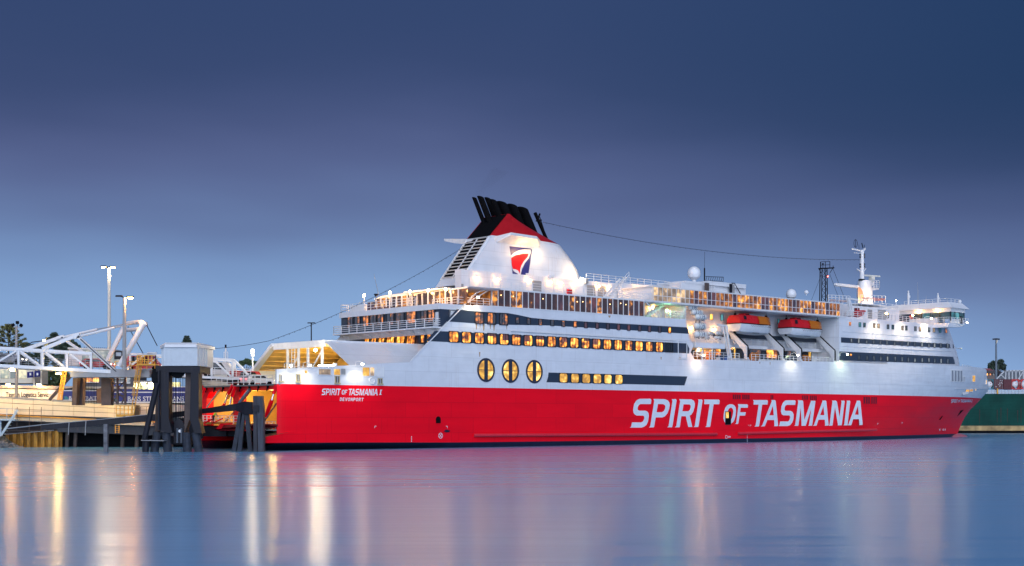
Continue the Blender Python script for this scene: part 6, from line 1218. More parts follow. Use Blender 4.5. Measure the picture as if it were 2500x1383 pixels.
for x in (20, 95):
    p = at(x, 940, 223.5); m = MB(); m.box(p, (.5, .4, .2)); m.bar(p, at(x, 940, 225.5), .08, .08); pt(m, 'eave_fill_lamp', BULB); lamp(p+V((0, -.2, -.4)), 140, (1, .82, .55), None, 'SPOT', .3, aim=at(x, 965, 226.5), spot=2.6)  # lamps added to brighten the sign wall
o = thing('office_block', 'pale upper storey office with wide glazing behind the freight building', 'building', at(30, 940, 245)); pt = sub(o)
m = MB(); fp(m, [(-90, 900), (80, 902), (80, 936), (-90, 938)], 245, 8); pt(m, 'wall', mat('cream_white_wall', (.7, .66, .55)))
for a, b in ((1, 21), (25, 43.5), (46, 64)): m = MB(); fp(m, [(a, 903), (b, 904), (b, 924), (a, 924)], 244.85, .2); pt(m, 'window', lit_glass('greenish_office_glass', (.10, .13, .11), (.30, .33, .25), (.8, .7, .42), .8, .5))
m = MB(); fp(m, [(-90, 934), (80, 936.5), (80, 938.5), (-90, 937)], 243.5, 3); pt(m, 'balcony_edge', STEELD)
for x, nm in ((100.5, 0), (83, 1)): m = MB(); fp(m, [(x-1.8, 904), (x+1.8, 904), (x+1.8, 945), (x-1.8, 945)], 243, .3); pt(m, 'porch_post', mat('cream_white_wall', (.7, .66, .55)))
for (a, b, y0) in ((66, 82, 908), (84, 98.5, 906)):
    o = thing('blue_banner', 'blue banner with a small white emblem, %s of the two on poles' % ('left' if a < 70 else 'right'), 'banner', at((a+b)/2, 920, 242)); pt = sub(o)
    m = MB(); rows = [[at(lerp(a, b, i/8), lerp(y0+.8, y0-.8, i/8)+dy, 242)+V((0, .12*math.sin(i*1.3), 0)) for i in range(9)] for dy in (0, 14.5)]; m.loft([[*rows[0]], [*rows[1]]], closed=False, caps=(False, False)); pt(m, 'cloth', BLUE)
    m = MB(); fp(m, [((a+b)/2-2, 911), ((a+b)/2+2, 911), ((a+b)/2+2, 917), ((a+b)/2-2, 917)], 241.7, .03); pt(m, 'emblem', WTRIM)
TB = mat('trailer_blue', (.022, .035, .22), .45, var=.1, vscale=.6)
def trailer(label, x0_, x1, y0, y1, Y, bands, txt, tx0, tx1, tyb, th):
    o = thing('trailer', label, 'trailer', at((x0_+x1)/2, y1+12, Y), group='freight trailers parked behind the ramp'); pt = sub(o)
    m = MB(); fp(m, [(x0_, y0), (x1, y0), (x1, y1), (x0_, y1)], Y, 2.5); pt(m, 'body', TB)
    for a, b in bands: m = MB(); fp(m, [(x0_, a), (x1, a), (x1, b), (x0_, b)], Y-.03, .05); pt(m, 'white_stripe', WTRIM)
    fit_text(txt, tx0, tx1, tyb, th, Y-.03, WTRIM, o, .012)
    m = MB()
    for f in (.12, .2, .8, .88): x = lerp(x0_, x1, f); c = at(x, y1+7, Y+.2); m.tube([c, c+V((0, .4, 0))], .45, 12)
    pt(m, 'wheels', BLACK)
    m = MB(); c = at(x0_+(14 if txt == 'BASS STRAIT TRANS' else 6), tyb-3, Y-.04); q = [(x0_+3, tyb), (x0_+3, tyb-8), (x0_+9, tyb-8), (x0_+14, tyb-2), (x0_+14, tyb)]; fp(m, q, Y-.04, .02); pt(m, 'teal_emblem', mat('teal_paint', (.02, .22, .26), .4))
trailer('blue trailer with white lettering half hidden by the brown columns', 154, 237, 954, 976.5, 222, ((953, 955.5), (976.5, 979)), 'BASS STRAIT', 168, 236, 976, 8, )
trailer('long blue trailer with large white lettering behind the yellow caged ladder', 272, 456, 951, 981, 222, ((957, 959.5), (981, 984.5)), 'BASS STRAIT TRANS', 311, 450, 980, 11.5)
trailer('upper blue trailer showing between the tower columns', 398, 470, 944, 970, 227, ((944, 946),), 'BASS STRAIT', 409, 484, 967.5, 10.5)
o = thing('dark_office', 'dark grey terminal building with lit orange window behind the support columns', 'building', at(280, 960, 250)); pt = sub(o)
m = MB(); fp(m, [(195, 905), (326, 905), (326, 952), (195, 952)], 250, 9); pt(m, 'wall', mat('charcoal_wall', (.06, .065, .08), .6))
for a, b, y0, y1, g_ in ((211, 226, 922, 934, ORANGE), (228, 241, 922, 934, ORANGE), (281, 292, 922, 934, GREYG), (294, 303, 922, 934, GREYG), (308, 318, 920, 936, GREYG)):
    m = MB(); fp(m, [(a, y0), (b, y0), (b, y1), (a, y1)], 249.9, .2); w_ = pt(m, 'window', g_); m = MB()
    for p, q in (((a, y0), (b, y0)), ((a, y1), (b, y1))): m.bar(at(*p, 249.8), at(*q, 249.8), .15, .12)
    pt(m, 'window_frame', WTRIM, parent=w_)
m = MB(); fp(m, [(276, 937.5), (299, 938.5), (299, 944), (276, 943)], 249.9, .15); pt(m, 'blue_sign', mat('sign_blue', (.01, .10, .45), .4))
m = MB(); fp(m, [(195, 944), (330, 945), (330, 950), (195, 949)], 249.6, .3); pt(m, 'pale_fascia', mat('beige_eave', (.45, .38, .3)))
o = thing('lit_canopy', 'bright yellow lit loading canopy behind the tower', 'canopy', at(355, 955, 252)); pt = sub(o)
m = MB(); fp(m, [(328, 930), (380, 930), (380, 933.5), (328, 934)], 250, 8); pt(m, 'roof', STEELG); m = MB(); fp(m, [(328, 934), (440, 934), (440, 955), (328, 955)], 256, .5); pt(m, 'back_wall', mat('lit_yellow_wall', (.75, .65, .35), .5))
m = MB(); fp(m, [(358, 934), (362, 934), (362, 955), (358, 955)], 251, .4); pt(m, 'post', WTRIM); m = MB(); m.ball(at(349, 938, 252), .22, 8, 5); pt(m, 'lamp_bulb', BULBW); m = MB(); m.ball(at(371, 936, 252), .22, 8, 5); pt(m, 'lamp_bulb', BULBW)
lamp(at(349, 939, 252)+V((0, .8, -.2)), 900, (1, .85, .4), size=.3); lamp(at(371, 937, 252)+V((0, .8, -.2)), 700, (.9, 1, .55), size=.3)
o = thing('passenger_walkway', 'glazed passenger walkway building with a pale flat roof above the ramp', 'building', at(230, 895, 214)); pt = sub(o)
m = MB(); fp(m, [(165, 848.5), (272, 852), (272, 856), (165, 853)], 213.6, 6); pt(m, 'roof', mat('pale_roof', (.60, .57, .52), .5))
m = MB(); fp(m, [(168, 853), (200, 854), (200, 893), (168, 893)], 214, 5); pt(m, 'end_wall', mat('pinkish_white_wall', (.62, .55, .52), .5))
GW = lit_glass('hazy_walkway_glass', (.10, .12, .11), (.22, .24, .22), (.42, .38, .32), .9, .4, .3, .7, .2)
for i in range(9): a = 200+i*11; m = MB(); fp(m, [(a+.4, 855+i*.3), (a+10.6, 855.3+i*.3), (a+10.6, 892), (a+.4, 892)], 214, .2); pt(m, 'pane', GW)
m = MB(); fp(m, [(279, 857), (299.5, 858), (299.5, 878), (279, 878)], 213.8, .3); pt(m, 'dark_frame_bay', STEELD); m = MB(); fp(m, [(283, 861), (296, 861), (296, 870), (283, 870)], 213.7, .1); pt(m, 'bay_pane', mat('sky_pane', (.3, .36, .42), .2))
for i in range(14): m = MB(); m.box(at(206+i*5, 849.5+i*.18, 214), (.08, .08, .3)); pt(m, 'roof_clip', STEELD)
# ---- vehicles on the upper ramp and the after deck
def car(label, loc, rot, paint, van=False):
    o = thing('van' if van else 'car', label, 'van' if van else 'car', loc, rot); L, H, Wd = (5.4, 2.1, 1.95) if van else (4.4, 1.46, 1.78)
    prof = [(-L/2, .45), (-L/2, .95), (-L/2+.12, 1.0), (-L/2+.75, H), (L*.12, H), (L*.28, .98), (L/2-.1, .86), (L/2, .6), (L/2, .35), (-L/2+.1, .3)] if not van else [(-L/2, .4), (-L/2, H-.1), (-L/2+.15, H), (L*.22, H), (L*.36, 1.15), (L/2-.05, .95), (L/2, .6), (L/2, .35), (-L/2+.1, .3)]
    m = MB(); m.prism([(x, -Wd/2, z) for x, z in prof], (0, Wd, 0)); m.build('body', paint, o)
    m = MB()
    for y in (-Wd/2-.01, Wd/2+.01): q = [(-L/2+.7, y, 1.02), (-L/2+.95, y, H-.12), (L*.1, y, H-.12), (L*.22, y, 1.02)]; m.add(q, [(0, 1, 2, 3)])
    m.add([(-L/2+.16, -Wd*.42, 1.06), (-L/2+.62, -Wd*.38, H-.1), (-L/2+.62, Wd*.38, H-.1), (-L/2+.16, Wd*.42, 1.06)], [(0, 1, 2, 3)]); m.build('glazing', DKGLASS, o)
    for x in (-L*.3, L*.31):
        for y in (-Wd/2+.08, Wd/2-.08): m = MB(); m.tube([(x, y-.11, .33), (x, y+.11, .33)], .33, 14); m.build('wheel', BLACK, o)
    for y in (-Wd*.38, Wd*.38): m = MB(); m.box((-L/2-.01, y, .85), (.06, .3, .16)); m.build('tail_light', glow('red_tail_light', (1, .03, .02), 6), o)
    for y in (-Wd*.38, Wd*.38): m = MB(); m.box((L/2-.02, y, .7), (.08, .3, .14)); m.build('headlight', glow('head_light', (1, .9, .7), 6), o)
    return o
dz = lambda x: at(x, interp(x, [(0, 889.5), (280, 905)]), YG+3.4).z+.03
REDC = mat('red_car_paint', (.50, .02, .02), .3, coat=.5); WHC = mat('white_car_paint', (.65, .62, .6), .3, coat=.5); SIL = mat('silver_car_paint', (.40, .38, .40), .3, coat=.5)
car('red car on the truss bridge beside the A-frame legs', V((at(238, 0, YG+3.4).x, YG+3.4, dz(238))), R(-3), REDC)
car('silver car with red tail lights near the left end of the truss bridge', V((at(22, 0, YG+3.4).x, YG+3.4, dz(22))), R(-3), SIL)
car('red van on the ramp landing behind the yellow railing', V((at(350, 0, YG+5).x, YG+5.6, at(350, 906, YG+5).z)), R(-3), REDC, True)
car('white van on the bridge just short of the ferry stern', V((at(535, 0, YG+6).x, YG+6.2, at(535, 921, YG+6).z)), R(-3), WHC, True)
car('red van standing on the open after deck of the ferry', W(6, 17.5, 8.72), SHIP_ROT, REDC, True)
car('white car standing on the open after deck of the ferry', W(4.5, 12.5, 8.72), SHIP_ROT, WHC)
# ---- lamp posts
def post(name, label, px, yt, yb, Y, r, heads, m_=STEELG, arm=None, group=None, pw=0, col=WARM, thick2=None):
    o = thing(name, label, 'lamp post', at(px, yb, Y), group=group); pt = sub(o)
    m = MB(); m.tube([at(px, yb, Y), at(px, yt, Y)], r, 10, thick2 or r*.75); pt(m, 'pole', m_, True)
    for hx, hy, lit in heads:
        h = at(hx, hy, Y-.1); m = MB(); m.bar(at(px, yt+1, Y), h+V((0, .1, .12)), .09, .09); pt(m, 'arm', STEELD)
        m = MB(); m.loft([[h+V((x*.48, y*.28, z)) for x, y in ((-1, -1), (1, -1), (1, 1), (-1, 1))] for z in (0, .0)][:1]+[[h+V((x*.40, y*.22, .2)) for x, y in ((-1, -1), (1, -1), (1, 1), (-1, 1))]]); hd = pt(m, 'lamp_head', STEELD)
        if lit: m = MB(); m.box(h+V((0, 0, -.06)), (.62, .38, .12)); pt(m, 'bulb', BULBW if col is WHT else BULB, parent=hd); lamp(h+V((0, -.1, -.35)), pw, col, size=.3)
    return o
post('lamp_post', 'tallest pale lamp post with two lit heads, rising behind the A-frame', 266.5, 652, 965, 235, .34, ((253, 652, 1), (275, 653, 1), (265, 655, 0)), mat('lit_pale_pole', (.62, .58, .50), .5), pw=1000, col=(1, .82, .55), thick2=.22)
post('lamp_post', 'dark grey lamp post with one lit head, in front of the A-frame', 303.7, 727, 905, 188, .30, ((291, 725, 0), (318, 727, 1)), STEELG, pw=600, thick2=.2)
o = post('lamp_post', 'pale pole with three unlit floodlights in front of the pine', 40, 796, 1000, 205, .27, (), STEELG, thick2=.16); pt = sub(o)
m = MB(); m.bar(at(32, 799, 205), at(50, 800, 205), .1, .1); pt(m, 'cross_arm', STEELG)
for x, y, rz in ((32, 794, -.6), (42.5, 788, 0), (51.5, 795, .6)): m = MB(); m.box(at(x, y, 204.9), (.42, .3, .38), Euler((.5, rz, 0)).to_matrix()); m.bar(at(x, y+2, 205), at(x, 799, 205), .06, .06); pt(m, 'floodlight_head', STEELB)
o = thing('street_lamp', 'slim street lamp with a curved arm and a small lit head among the trees', 'street lamp', at(72, 905, 300)); pt = sub(o)
m = MB(); m.tube([at(72, 905, 300), at(72, 843, 300), at(73.5, 839, 300), at(78, 836, 300), at(106, 832.5, 300)], .1, 6); pt(m, 'pole', STEELD); m = MB(); m.box(at(111, 832, 300), (.9, .4, .25)); pt(m, 'lamp_head', BULB); lamp(at(111, 832, 299)+V((0, 0, -.5)), 250, WARM)
o = post('lamp_post', 'white post with one round lit lamp at the ferry stern ramp', 617, 868, 935, 196, .12, (), WTRIM); pt = sub(o); m = MB(); m.ball(at(617, 857, 196), .22, 10, 6); pt(m, 'bulb', BULBW); m = MB(); m.box(at(617, 866, 196), (.4, .4, .5)); pt(m, 'lamp_box', WTRIM); lamp(at(617, 857, 195)+V((0, 0, 0)), 250, WHT, size=.35)
o = thing('radio_mast', 'slender white mast with a black top beyond the truss bridge', 'mast', at(551, 925, 216)); pt = sub(o); m = MB(); m.tube([at(551, 925, 216), at(551, 850, 216)], .16, 6, .09); m.bar(at(547, 860, 216), at(556, 860, 216), .08, .08); m.tube([at(547, 860, 216), at(547, 900, 216)], .05, 5); m.tube([at(556, 860, 216), at(556, 900, 216)], .05, 5); pt(m, 'pole', WTRIM); m = MB(); m.tube([at(551, 850, 216), at(551, 842, 216)], .14, 6); pt(m, 'black_top', BLACK)
post('lamp_post', 'thin dark lamp post standing behind the ferry stern', 760, 790, 905, 300, .16, ((756, 790, 0), (764.5, 790, 0)), STEELD)
# ================================================================ PLANTS
def leafmat(name, col): return mat(name, col, .7, var=.35, vscale=.6)
FOL = leafmat('dark_green_leaves', (.07, .11, .045)); FOL2 = leafmat('olive_green_leaves', (.15, .15, .05)); FOL3 = leafmat('blue_green_leaves', (.05, .078, .055)); BARK = mat('brown_bark', (.07, .05, .035), .85, var=.3)
def leaves(mb, rg, c, r, n, size, sz=.8):
    for _ in range(n):
        d = V((rg.gauss(0, 1), rg.gauss(0, 1), rg.gauss(0, 1))).normalized()*r*rg.random()**.45; d.z *= sz; p = c+d
        a = V((rg.gauss(0, 1), rg.gauss(0, 1), rg.gauss(0, 1))).normalized()*size*rg.uniform(.6, 1.3); b = V((rg.gauss(0, 1), rg.gauss(0, 1), rg.gauss(0, 1))).normalized().cross(a)*.55
        mb.add([p-a, p+b, p+a, p-b], [(0, 1, 2, 3)])
def tree(label, base, clumps, seed, fol, leaf=.45, n=260, trunk_r=.25, name='tree', group=None):
    rg = random.Random(seed); o = thing(name, label, 'tree', base, group=group); m = MB(); off = V(base)
    top = max(c[0].z for c in clumps)
    cen = V((sum(c[0].x for c in clumps)/len(clumps), sum(c[0].y for c in clumps)/len(clumps), 0)); tb = V((cen.x, cen.y, base[2])); tt_ = V((cen.x, cen.y, lerp(base[2], top, .75)))
    m.tube([tb-off, tt_-off], trunk_r, 8, trunk_r*.35)
    for c, r in clumps: m.tube([tb.lerp(tt_, .55)-off, c-off], trunk_r*.4, 5, .04)
    m.build('trunk', BARK, o); m = MB()
    for c, r in clumps: leaves(m, rg, c-off, r, n, leaf)
    m.build('crown', fol, o); return o
def cl(Y, lst): k = Y/F; return [(at(x, y, Y)+V((0, random.uniform(-1, 1)*r*k*.6, 0)), r*k) for x, y, r in lst]
tree('rounded dark tree behind the raised ramp arms', at(150, 905, 300), cl(300, [(125, 832, 11), (131, 820, 8), (118, 842, 9), (140, 838, 12), (152, 846, 12), (167, 838, 12), (178, 844, 10), (186, 850, 8), (160, 852, 12), (143, 850, 10)]), 4, FOL3, .55, 300)
tree('dark bush below the truss bridge beside the blue banners', at(128, 960, 262), cl(262, [(112, 918, 12), (126, 912, 12), (140, 920, 13), (152, 930, 13), (118, 934, 13), (134, 938, 13), (160, 915, 9), (105, 930, 9)]), 5, FOL, .35, 300, name='bush')
tree('low dark trees left of the curved street lamp', at(68, 905, 330), cl(330, [(60, 848, 7), (68, 844, 7), (80, 848, 8), (92, 851, 8), (104, 852, 7)]), 6, FOL3, .45, 200)
tree('dense green hedge showing through the left truss panels', at(60, 915, 270), cl(270, [(40, 870, 10), (58, 868, 11), (75, 872, 11), (92, 868, 11), (108, 872, 11), (124, 870, 11), (140, 874, 10), (156, 872, 9), (20, 872, 10), (2, 870, 10), (50, 884, 11), (80, 886, 11), (110, 886, 11), (140, 888, 11), (20, 884, 10)]), 7, FOL3, .4, 260, name='hedge')
tree('green tree top beyond the ferry stern ramp', at(600, 925, 330), cl(330, [(592, 887, 7), (603, 883, 8), (612, 886, 8), (620, 888, 7), (585, 891, 5)]), 8, FOL, .4, 260)
tree('bare twiggy tree right of the tower cabin', at(505, 925, 330), cl(330, [(494, 872, 6), (504, 870, 6), (513, 873, 6), (500, 880, 7), (512, 881, 6)]), 9, mat('bare_twigs', (.045, .035, .03), .8), .22, 200)
def pine(label, base_px, yb, yt, Y, whorls, fol, seed, tuft, spread=1.0):
    rg = random.Random(seed); base = at(base_px, yb, Y); o = thing('pine_tree', label, 'tree', base); topz = at(0, yt, Y).z-base.z
    m = MB(); m.tube([(0, 0, 0), (0, 0, topz)], topz*.018+.08, 8, .05)
    tips = []
    for zf, rad, nb in whorls:
        for j in range(nb):
            a = 2*math.pi*(j+rg.random()*.5)/nb; r = rad*topz*rg.uniform(.8, 1.1)*spread; z0 = zf*topz; p1 = V((r*.6*math.cos(a), r*.6*math.sin(a), z0+.04*topz*rg.random())); p2 = V((r*math.cos(a), r*math.sin(a), z0+.07*topz)); m.tube([(0, 0, z0), p1, p2], .07, 5, .03); tips.append((p1, p2))
    m.build('trunk', BARK, o); m = MB()
    for p1, p2 in tips:
        for k in range(tuft): q = p1.lerp(p2, rg.random()*1.1); leaves(m, rg, q+V((0, 0, .12)), .34, 9, .22, .7)
    m.build('crown', fol, o); return o
pine('Norfolk pine with tufted whorled branches at the left edge', 21, 925, 803, 285, ((.56, .36, 9), (.64, .37, 9), (.72, .34, 9), (.80, .29, 8), (.88, .22, 7), (.95, .12, 6), (.99, .05, 5)), FOL2, 11, 10)
pine('small distant dark pine peeking over the tower cabin', 456, 880, 821, 430, ((.5, .26, 9), (.58, .24, 9), (.66, .2, 9), (.74, .16, 8), (.82, .12, 7), (.9, .07, 6)), FOL3, 12, 9)

# ================================================================ RIGHT: cargo ship, wharf, far shore
YC = 385.0
o = thing('cargo_ship', 'dark green hull of a cargo ship with white rail beyond the ferry bow', 'cargo ship', at(2440, 1057, YC)); pt = sub(o)
GRN_ = mat('dark_green_hull', (.005, .058, .043), .6, spec=.12, var=.3, vscale=.25, seams=.2, streak=.75, streak_col=(.012, .03, .028), stretch=(1, 1, .6))
m = MB(); fp(m, [(2180, 962), (2960, 962), (2960, 1040), (2180, 1040)], YC, 22); pt(m, 'hull', GRN_)
m = MB(); fp(m, [(2180, 1040), (2960, 1040), (2960, 1052), (2180, 1052)], YC+.01, 22); pt(m, 'fouled_waterline', mat('weedy_brown_waterline', (.42, .28, .12), .8, var=.5, vscale=.5, bump=.3))
m = MB(); fp(m, [(2180, 1052), (2960, 1052), (2960, 1066), (2180, 1066)], YC+.02, 22); pt(m, 'underwater_hull', BLACK)
for x in (2391, 2434, 2443, 2459, 2484, 2492): m = MB(); fp(m, [(x, 996+x % 7), (x+1.4, 996+x % 7), (x+1.0, 1036-x % 5), (x+.3, 1036-x % 5)], YC-.03, .05); pt(m, 'rust_run', mat('rust_run', (.05, .022, .018), .8))
m = MB(); m.bar(at(2180, 955, YC), at(2960, 955, YC), .25, .3); m.bar(at(2180, 959.5, YC), at(2960, 959.5, YC), .2, .35); pt(m, 'deck_rail', mat('dull_white_rail', (.5, .52, .53), .5))
for i in range(72): x = 2196+i*8.35; m = MB(); fp(m, [(x-1, 953), (x+1, 953), (x+1, 961.8), (x-1, 961.8)], YC-.2, .3); pt(m, 'rail_post', mat('dull_white_rail', (.5, .52, .53), .5))
m = MB(); fp(m, [(2434, 949), (2437, 949), (2437, 962), (2434, 962)], YC-.4, .3); pt(m, 'yellow_post', YEL)
deckz = at(0, 953, YC+4).z
def ctn(label, x0_, x1, m_, Y=YC+4):
    a, b = at(x0_, 951, Y), at(x1, 926.5, Y); o = thing('shipping_container', label, 'container', ((a.x+b.x)/2, Y, a.z)); hx = (b.x-a.x)/2; H = b.z-a.z
    m = MB(); m.bx((-hx, 0, 0), (hx, 2.4, H)); m.build('box', m_, o); m = MB(); n = max(4, int(hx*2/.45))
    for i in range(n+1): x = lerp(-hx, hx, i/n); m.bx((x-.09, -.06, .12), (x+.09, .0, H-.12))
    m.build('corrugation', m_, o, kind='stuff'); m = MB()
    for z in (0.0, H-.12): m.bx((-hx, -.08, z), (hx, 0, z+.12))
    m.build('edge_rail', m_, o); return o
MAR = mat('maroon_container', (.10, .015, .025), .55, var=.25)
c1 = ctn('maroon container end with door gear, just right of the ferry bow', 2427, 2449.5, MAR); 
m = MB()
for x in (-1.0, -.5, .1, .55, 1.0): m.bx((x-.03, -.1, .1), (x+.03, -.06, 2.6))
m.build('lock_rod', STEELG, c1)
m = MB()
rr_ = random.Random(2)
for k_ in range(9): x, z = rr_.uniform(-1.0, .9), rr_.uniform(.5, 2.4); m.bx((x, -.085, z), (x+.28, -.065, z+.14))
m.build('white_marking', WTRIM, c1, kind='stuff')
ctn('maroon container side beside the red framed tank', 2450, 2469, MAR)
ctn('maroon container hidden partly behind the ferry bow', 2300, 2398, MAR)
def tank(label, xc, frame, wpx=18, body=None):
    c = at(xc, 939, YC+4); r = wpx*.42*YC/F; o = thing('tank_container', label, 'tank container', (c.x, c.y, at(xc, 951, YC+4).z), group='tank containers on the cargo ship deck'); hz = c.z-at(xc, 951, YC+4).z; hx = wpx/2*YC/F
    m = MB(); m.loft([[(r*f*math.cos(k*math.pi/10), y, hz+r*f*math.sin(k*math.pi/10)) for k in range(20)] for y, f in ((.0, .25), (.08, .7), (.3, .97), (.5, 1), (5.6, 1), (5.9, .6))]); m.build('tank', body or WTRIM, o, True)
    m = MB(); zt_ = hz*2
    for y in (.1, 6.0):
        for a, b in (((-hx, y, 0), (-hx, y, zt_)), ((hx, y, 0), (hx, y, zt_)), ((-hx, y, .1), (hx, y, .1)), ((-hx, y, zt_), (hx, y, zt_))): m.bar(a, b, .22, .22)
        for sx in (-1, 1):
            for sz in (0, 1): m.prism([(sx*hx, y-.08, sz*zt_), (sx*(hx-.9), y-.08, sz*zt_), (sx*hx, y-.08, abs(sz*zt_-.9))], (0, .14, 0))
    m.build('frame', frame, o)
    m = MB(); m.tube([(r*.2, -.08, hz+r*.4), (r*.2, .06, hz+r*.4)], .12, 8); m.build('hatch', LOGORED, o)
tank('white tank in a red frame right of the maroon containers', 2479, mat('red_tank_frame', (.5, .02, .02), .5)); tank('white tank in a teal frame next to the ferry bow', 2417, mat('teal_tank_frame', (.02, .12, .15), .5)); tank('white tank at the right edge of the picture', 2502, mat('red_tank_frame', (.5, .02, .02), .5))
o = thing('lattice_rack', 'white ribbed cargo rack with a sloping end above the maroon containers', 'cargo rack', at(2480, 927, YC+9)); pt = sub(o); DW = mat('dull_white_rail', (.5, .52, .53))
m = MB(); fp(m, [(2452, 905), (2560, 903), (2560, 927), (2437, 927)], YC+10.5, .3); pt(m, 'back_plate', mat('grey_blue_plate', (.22, .25, .28), .5))
for i, x in enumerate((2455, 2463, 2471, 2480, 2489, 2498, 2507, 2516, 2525)): m = MB(); fbar(m, (x, 905), (x, 927), 2.6, YC+9, .3); pt(m, 'rib', DW)
m = MB(); fbar(m, (2450, 906), (2560, 904), 3, YC+9, .3); fbar(m, (2433, 926), (2453, 905), 3, YC+9, .3); fbar(m, (2444, 916), (2455, 926), 2, YC+9, .2); fbar(m, (2486, 926), (2500, 905), 2.5, YC+8.6, .2); pt(m, 'outer_frame', DW)
o = thing('lamp_post', 'tall slim lamp post with a broad unlit head, right of the ferry bow', 'lamp post', at(2432, 960, 440)); pt = sub(o)
m = MB(); m.tube([at(2432, 960, 440), at(2432, 830, 440)], .42, 8, .26); pt(m, 'pole', mat('blue_grey_pole', (.16, .20, .24), .5)); m = MB()
for i in range(6): m.box(at(2425+i*2.8, 828+abs(i-2.5)*.3, 440), (.32, .5, .42))
m.bar(at(2424, 829.5, 440), at(2440, 829.5, 440), .2, .15); pt(m, 'lamp_head', STEELD)
m = MB(); fp(m, [(2433, 831), (2436, 831), (2435, 836), (2433, 840)], 439.6, .2); pt(m, 'lit_bracket', CREAM)
# lattice tower with stays behind the ferry's fore part
o = thing('lattice_tower', 'black lattice steel tower with a small platform, behind the forward part of the ferry', 'tower', at(2013, 960, 420)); pt = sub(o); YL = 420
m = MB()
for dx in (-1, 1):
    for dy in (0, 2.6): m.bar(at(2013+dx*10.5, 960, YL)+V((0, dy, 0)), at(2013+dx*6, 655, YL)+V((0, dy, 0)), .26, .26)
pt(m, 'tower_leg', STEELB); m = MB()
for i in range(11):
    y0, y1 = 660+i*16, 660+(i+1)*16; w0, w1 = 6+i*.25, 6+(i+1)*.25
    m.bar(at(2013-w0, y0, YL), at(2013+w1, y1, YL), .12, .12); m.bar(at(2013-w0, y0, YL), at(2013+w0, y0, YL), .12, .12); m.bar(at(2013+w0, y0, YL+2.6), at(2013-w1, y1, YL+2.6), .12, .12)
pt(m, 'lattice', STEELB); m = MB(); m.bar(at(1998, 656, YL), at(2037, 654, YL), .3, .25); m.bar(at(1999, 657, YL+2.6), at(2036, 655, YL+2.6), .3, .25); m.rail([at(2004, 656, YL), at(2026, 655, YL)], 2.0, 1.2, 2, .08); m.bar(at(2026, 667, YL), at(2033, 656, YL), .16, .16); m.bar(at(2005, 667, YL), at(1999, 657, YL), .16, .16); pt(m, 'platform', STEELB)
m = MB()
for x, y0 in ((2003, 640), (2009, 645), (2034, 649)): m.tube([at(x, 656, YL), at(x, y0, YL)], .1, 5)
m.ball(at(2009, 645, YL), .3, 6, 4); pt(m, 'aerial', STEELB)
for a, b in (((2005, 672), (1955, 800)), ((2025, 668), (2075, 800)), ((2033, 655), (2090, 800))): m = MB(); m.tube([at(*a, YL), at(*b, YL-6)], .06, 4); pt(m, 'stay_cable', STEELB)
m = MB(); m.ball(at(2021, 675.5, YL-.3), .2, 6, 4); pt(m, 'red_warning_lamp', glow('red_lamp', (1, .1, .05), 8))
# far shore on the right
o = thing('long_shed', 'long low shed with a dull red roof on the hill beyond the cargo ship', 'building', at(2400, 935, 560)); pt = sub(o)
m = MB(); fp(m, [(2360, 905), (2426, 904), (2426, 935), (2360, 935)], 560, 25); pt(m, 'wall', mat('brown_shed_wall', (.10, .07, .065), .7)); m = MB(); fp(m, [(2356, 906), (2372, 900), (2416, 900), (2428, 906)], 558, 28); pt(m, 'roof', mat('dull_red_roof', (.20, .045, .06), .6, var=.2))
for x0_, y0, w_, hue in ((2406, 907, 26, (.16, .12, .11)), (2385, 912, 22, (.12, .10, .11)), (2440, 910, 22, (.13, .10, .09))):
    o = thing('house', {2406: 'brick house with lit windows and a pale gable on the hillside', 2385: 'dark low house below the long red roofed shed', 2440: 'brown house half hidden by the white ribbed rack'}[x0_], 'house', at(x0_+w_/2, 935, 520)); pt = sub(o); a = x0_; b = x0_+w_
    m = MB(); fp(m, [(a, y0+4), (b, y0+4), (b, 940), (a, 940)], 520, 9); pt(m, 'wall', mat('house_wall_%d' % x0_, hue, .7)); m = MB(); fp(m, [(a-2, y0+4.5), (a+w_*.3, y0-2), (a+w_*.75, y0-2), (b+2, y0+4.5)], 519, 11); pt(m, 'roof', mat('house_roof', (.07, .06, .065), .7, var=.2))
    for k_ in range(3): m = MB(); q = a+3+k_*w_*.3; fp(m, [(q, y0+5.5), (q+2.6, y0+5.5), (q+2.6, y0+10), (q, y0+10)], 519.8, .2); pt(m, 'window', ORANGE if k_ < 2 and x0_ == 2406 else GREYG)
tree('clump of dark rounded trees behind the slim lamp post', at(2433, 935, 600), cl(600, [(2421, 893, 7), (2427, 888, 6.5), (2418, 898, 6), (2437, 889, 8), (2442, 884, 6), (2444, 895, 8), (2432, 897, 8), (2451, 894, 4), (2450, 900, 4)]), 21, FOL3, .8, 320, .5)
tree('low dark bushes on the hillside between the houses', at(2430, 940, 540), cl(540, [(2430, 916, 7), (2441, 918, 7), (2424, 922, 7), (2450, 914, 6), (2380, 924, 7), (2392, 926, 7)]), 22, FOL3, .6, 200, name='bush')
m = MB(); rg = random.Random(9); n1 = 60; prof = []
for i in range(n1):
    x = -1400+i*60; prof.append(x)
rows = []
for j, (Y, hb) in enumerate(((500, 3.6), (560, 10), (640, 15), (760, 19), (1000, 22))): rows.append([V((x*Y/560, Y, hb*(.75+.25*math.sin(x*.013+j)+.12*rg.uniform(-1, 1)) if j else 3.0)) for x in prof])
m.add([p for r in rows for p in r], [(i*n1+j, i*n1+j+1, (i+1)*n1+j+1, (i+1)*n1+j) for i in range(4) for j in range(n1-1)]); h_ = m.build('hills', leafmat('dark_hill_scrub', (.030, .040, .030)), smooth=True); h_['kind'] = 'structure'

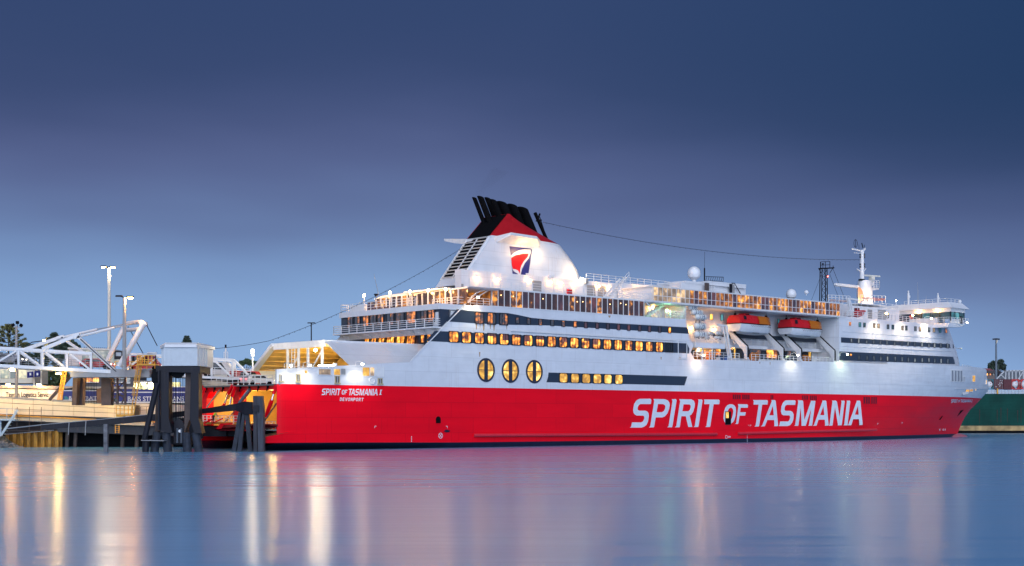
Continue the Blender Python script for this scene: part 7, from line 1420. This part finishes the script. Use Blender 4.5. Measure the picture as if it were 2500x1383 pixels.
# ================================================================ GROUND, WATER, SMOKE
m = MB()
poly = [(-1800, 208), (-46, 208), (W(14, 29, 0).x, W(14, 29, 0).y), (W(205, 29, 0).x, W(205, 29, 0).y), (112, 414), (1800, 416), (1800, 1600), (-1800, 1600)]
m.prism([(x, y, -1) for x, y in poly], (0, 0, 4.2)); gr = m.build('ground', mat('dark_wharf_asphalt', (.055, .053, .052), .8, var=.25, vscale=.2)); gr['kind'] = 'structure'
m = MB(); m.add([(-2500, -200, 0), (2500, -200, 0), (2500, 3200, 0), (-2500, 3200, 0)], [(0, 1, 2, 3)])
wm = bpy.data.materials.new('still_harbour_water'); wm.use_nodes = True; t = wm.node_tree; b = t.nodes['Principled BSDF']
b.inputs['Base Color'].default_value = (.13, .39, .65, 1); b.inputs['IOR'].default_value = 3.0; b.inputs['Roughness'].default_value = WATER_R; b.inputs['Specular IOR Level'].default_value = .5
co = t.nodes.new('ShaderNodeTexCoord'); prev = None
for scl, dist, stg, dt in (((.08, .50, 1), 1.0, .05, 2), ((.7, 4.0, 1), .25, .022, 3), ((.012, .09, 1), 2.0, .05, 2)):
    mpn = t.nodes.new('ShaderNodeMapping'); mpn.inputs['Scale'].default_value = scl; lnk(t, co.outputs['Object'], mpn.inputs[0])
    n = t.nodes.new('ShaderNodeTexNoise'); n.inputs['Scale'].default_value = 1.0; n.inputs['Detail'].default_value = dt; n.inputs['Roughness'].default_value = .55; lnk(t, mpn.outputs[0], n.inputs['Vector'])
    bp = t.nodes.new('ShaderNodeBump'); bp.inputs['Strength'].default_value = stg; bp.inputs['Distance'].default_value = dist; lnk(t, n.outputs['Fac'], bp.inputs['Height'])
    if prev: lnk(t, prev.outputs[0], bp.inputs['Normal'])
    prev = bp
lnk(t, prev.outputs[0], b.inputs['Normal'])
wo = m.build('water', wm); wo['kind'] = 'structure'
# faint exhaust drifting from the aftermost pipe
m = MB(); a = P3(1160, 482, 14.6); pth = [P3(x, y, 14) for x, y in ((1160, 484), (1166, 474), (1176, 463), (1190, 449), (1207, 432), (1224, 415))]; rings = []
for i, p in enumerate(pth): r = .3+i*.22; rings.append([p+V((r*math.cos(k*math.pi/6), r*math.sin(k*math.pi/6), r*.5*math.sin(k*math.pi/6))) for k in range(12)])
m.loft(rings); sm = bpy.data.materials.new('thin_exhaust_smoke'); sm.use_nodes = True; t = sm.node_tree; t.nodes.remove(t.nodes['Principled BSDF']); pv = t.nodes.new('ShaderNodeVolumePrincipled'); pv.inputs['Color'].default_value = (.12, .12, .14, 1); pv.inputs['Density'].default_value = .035; lnk(t, pv.outputs[0], t.nodes['Material Output'].inputs['Volume'])
so = m.build('smoke', sm, smooth=True); so['kind'] = 'stuff'
so.location = W(0, 0, 0); so.rotation_euler = (0, 0, SHIP_ROT)
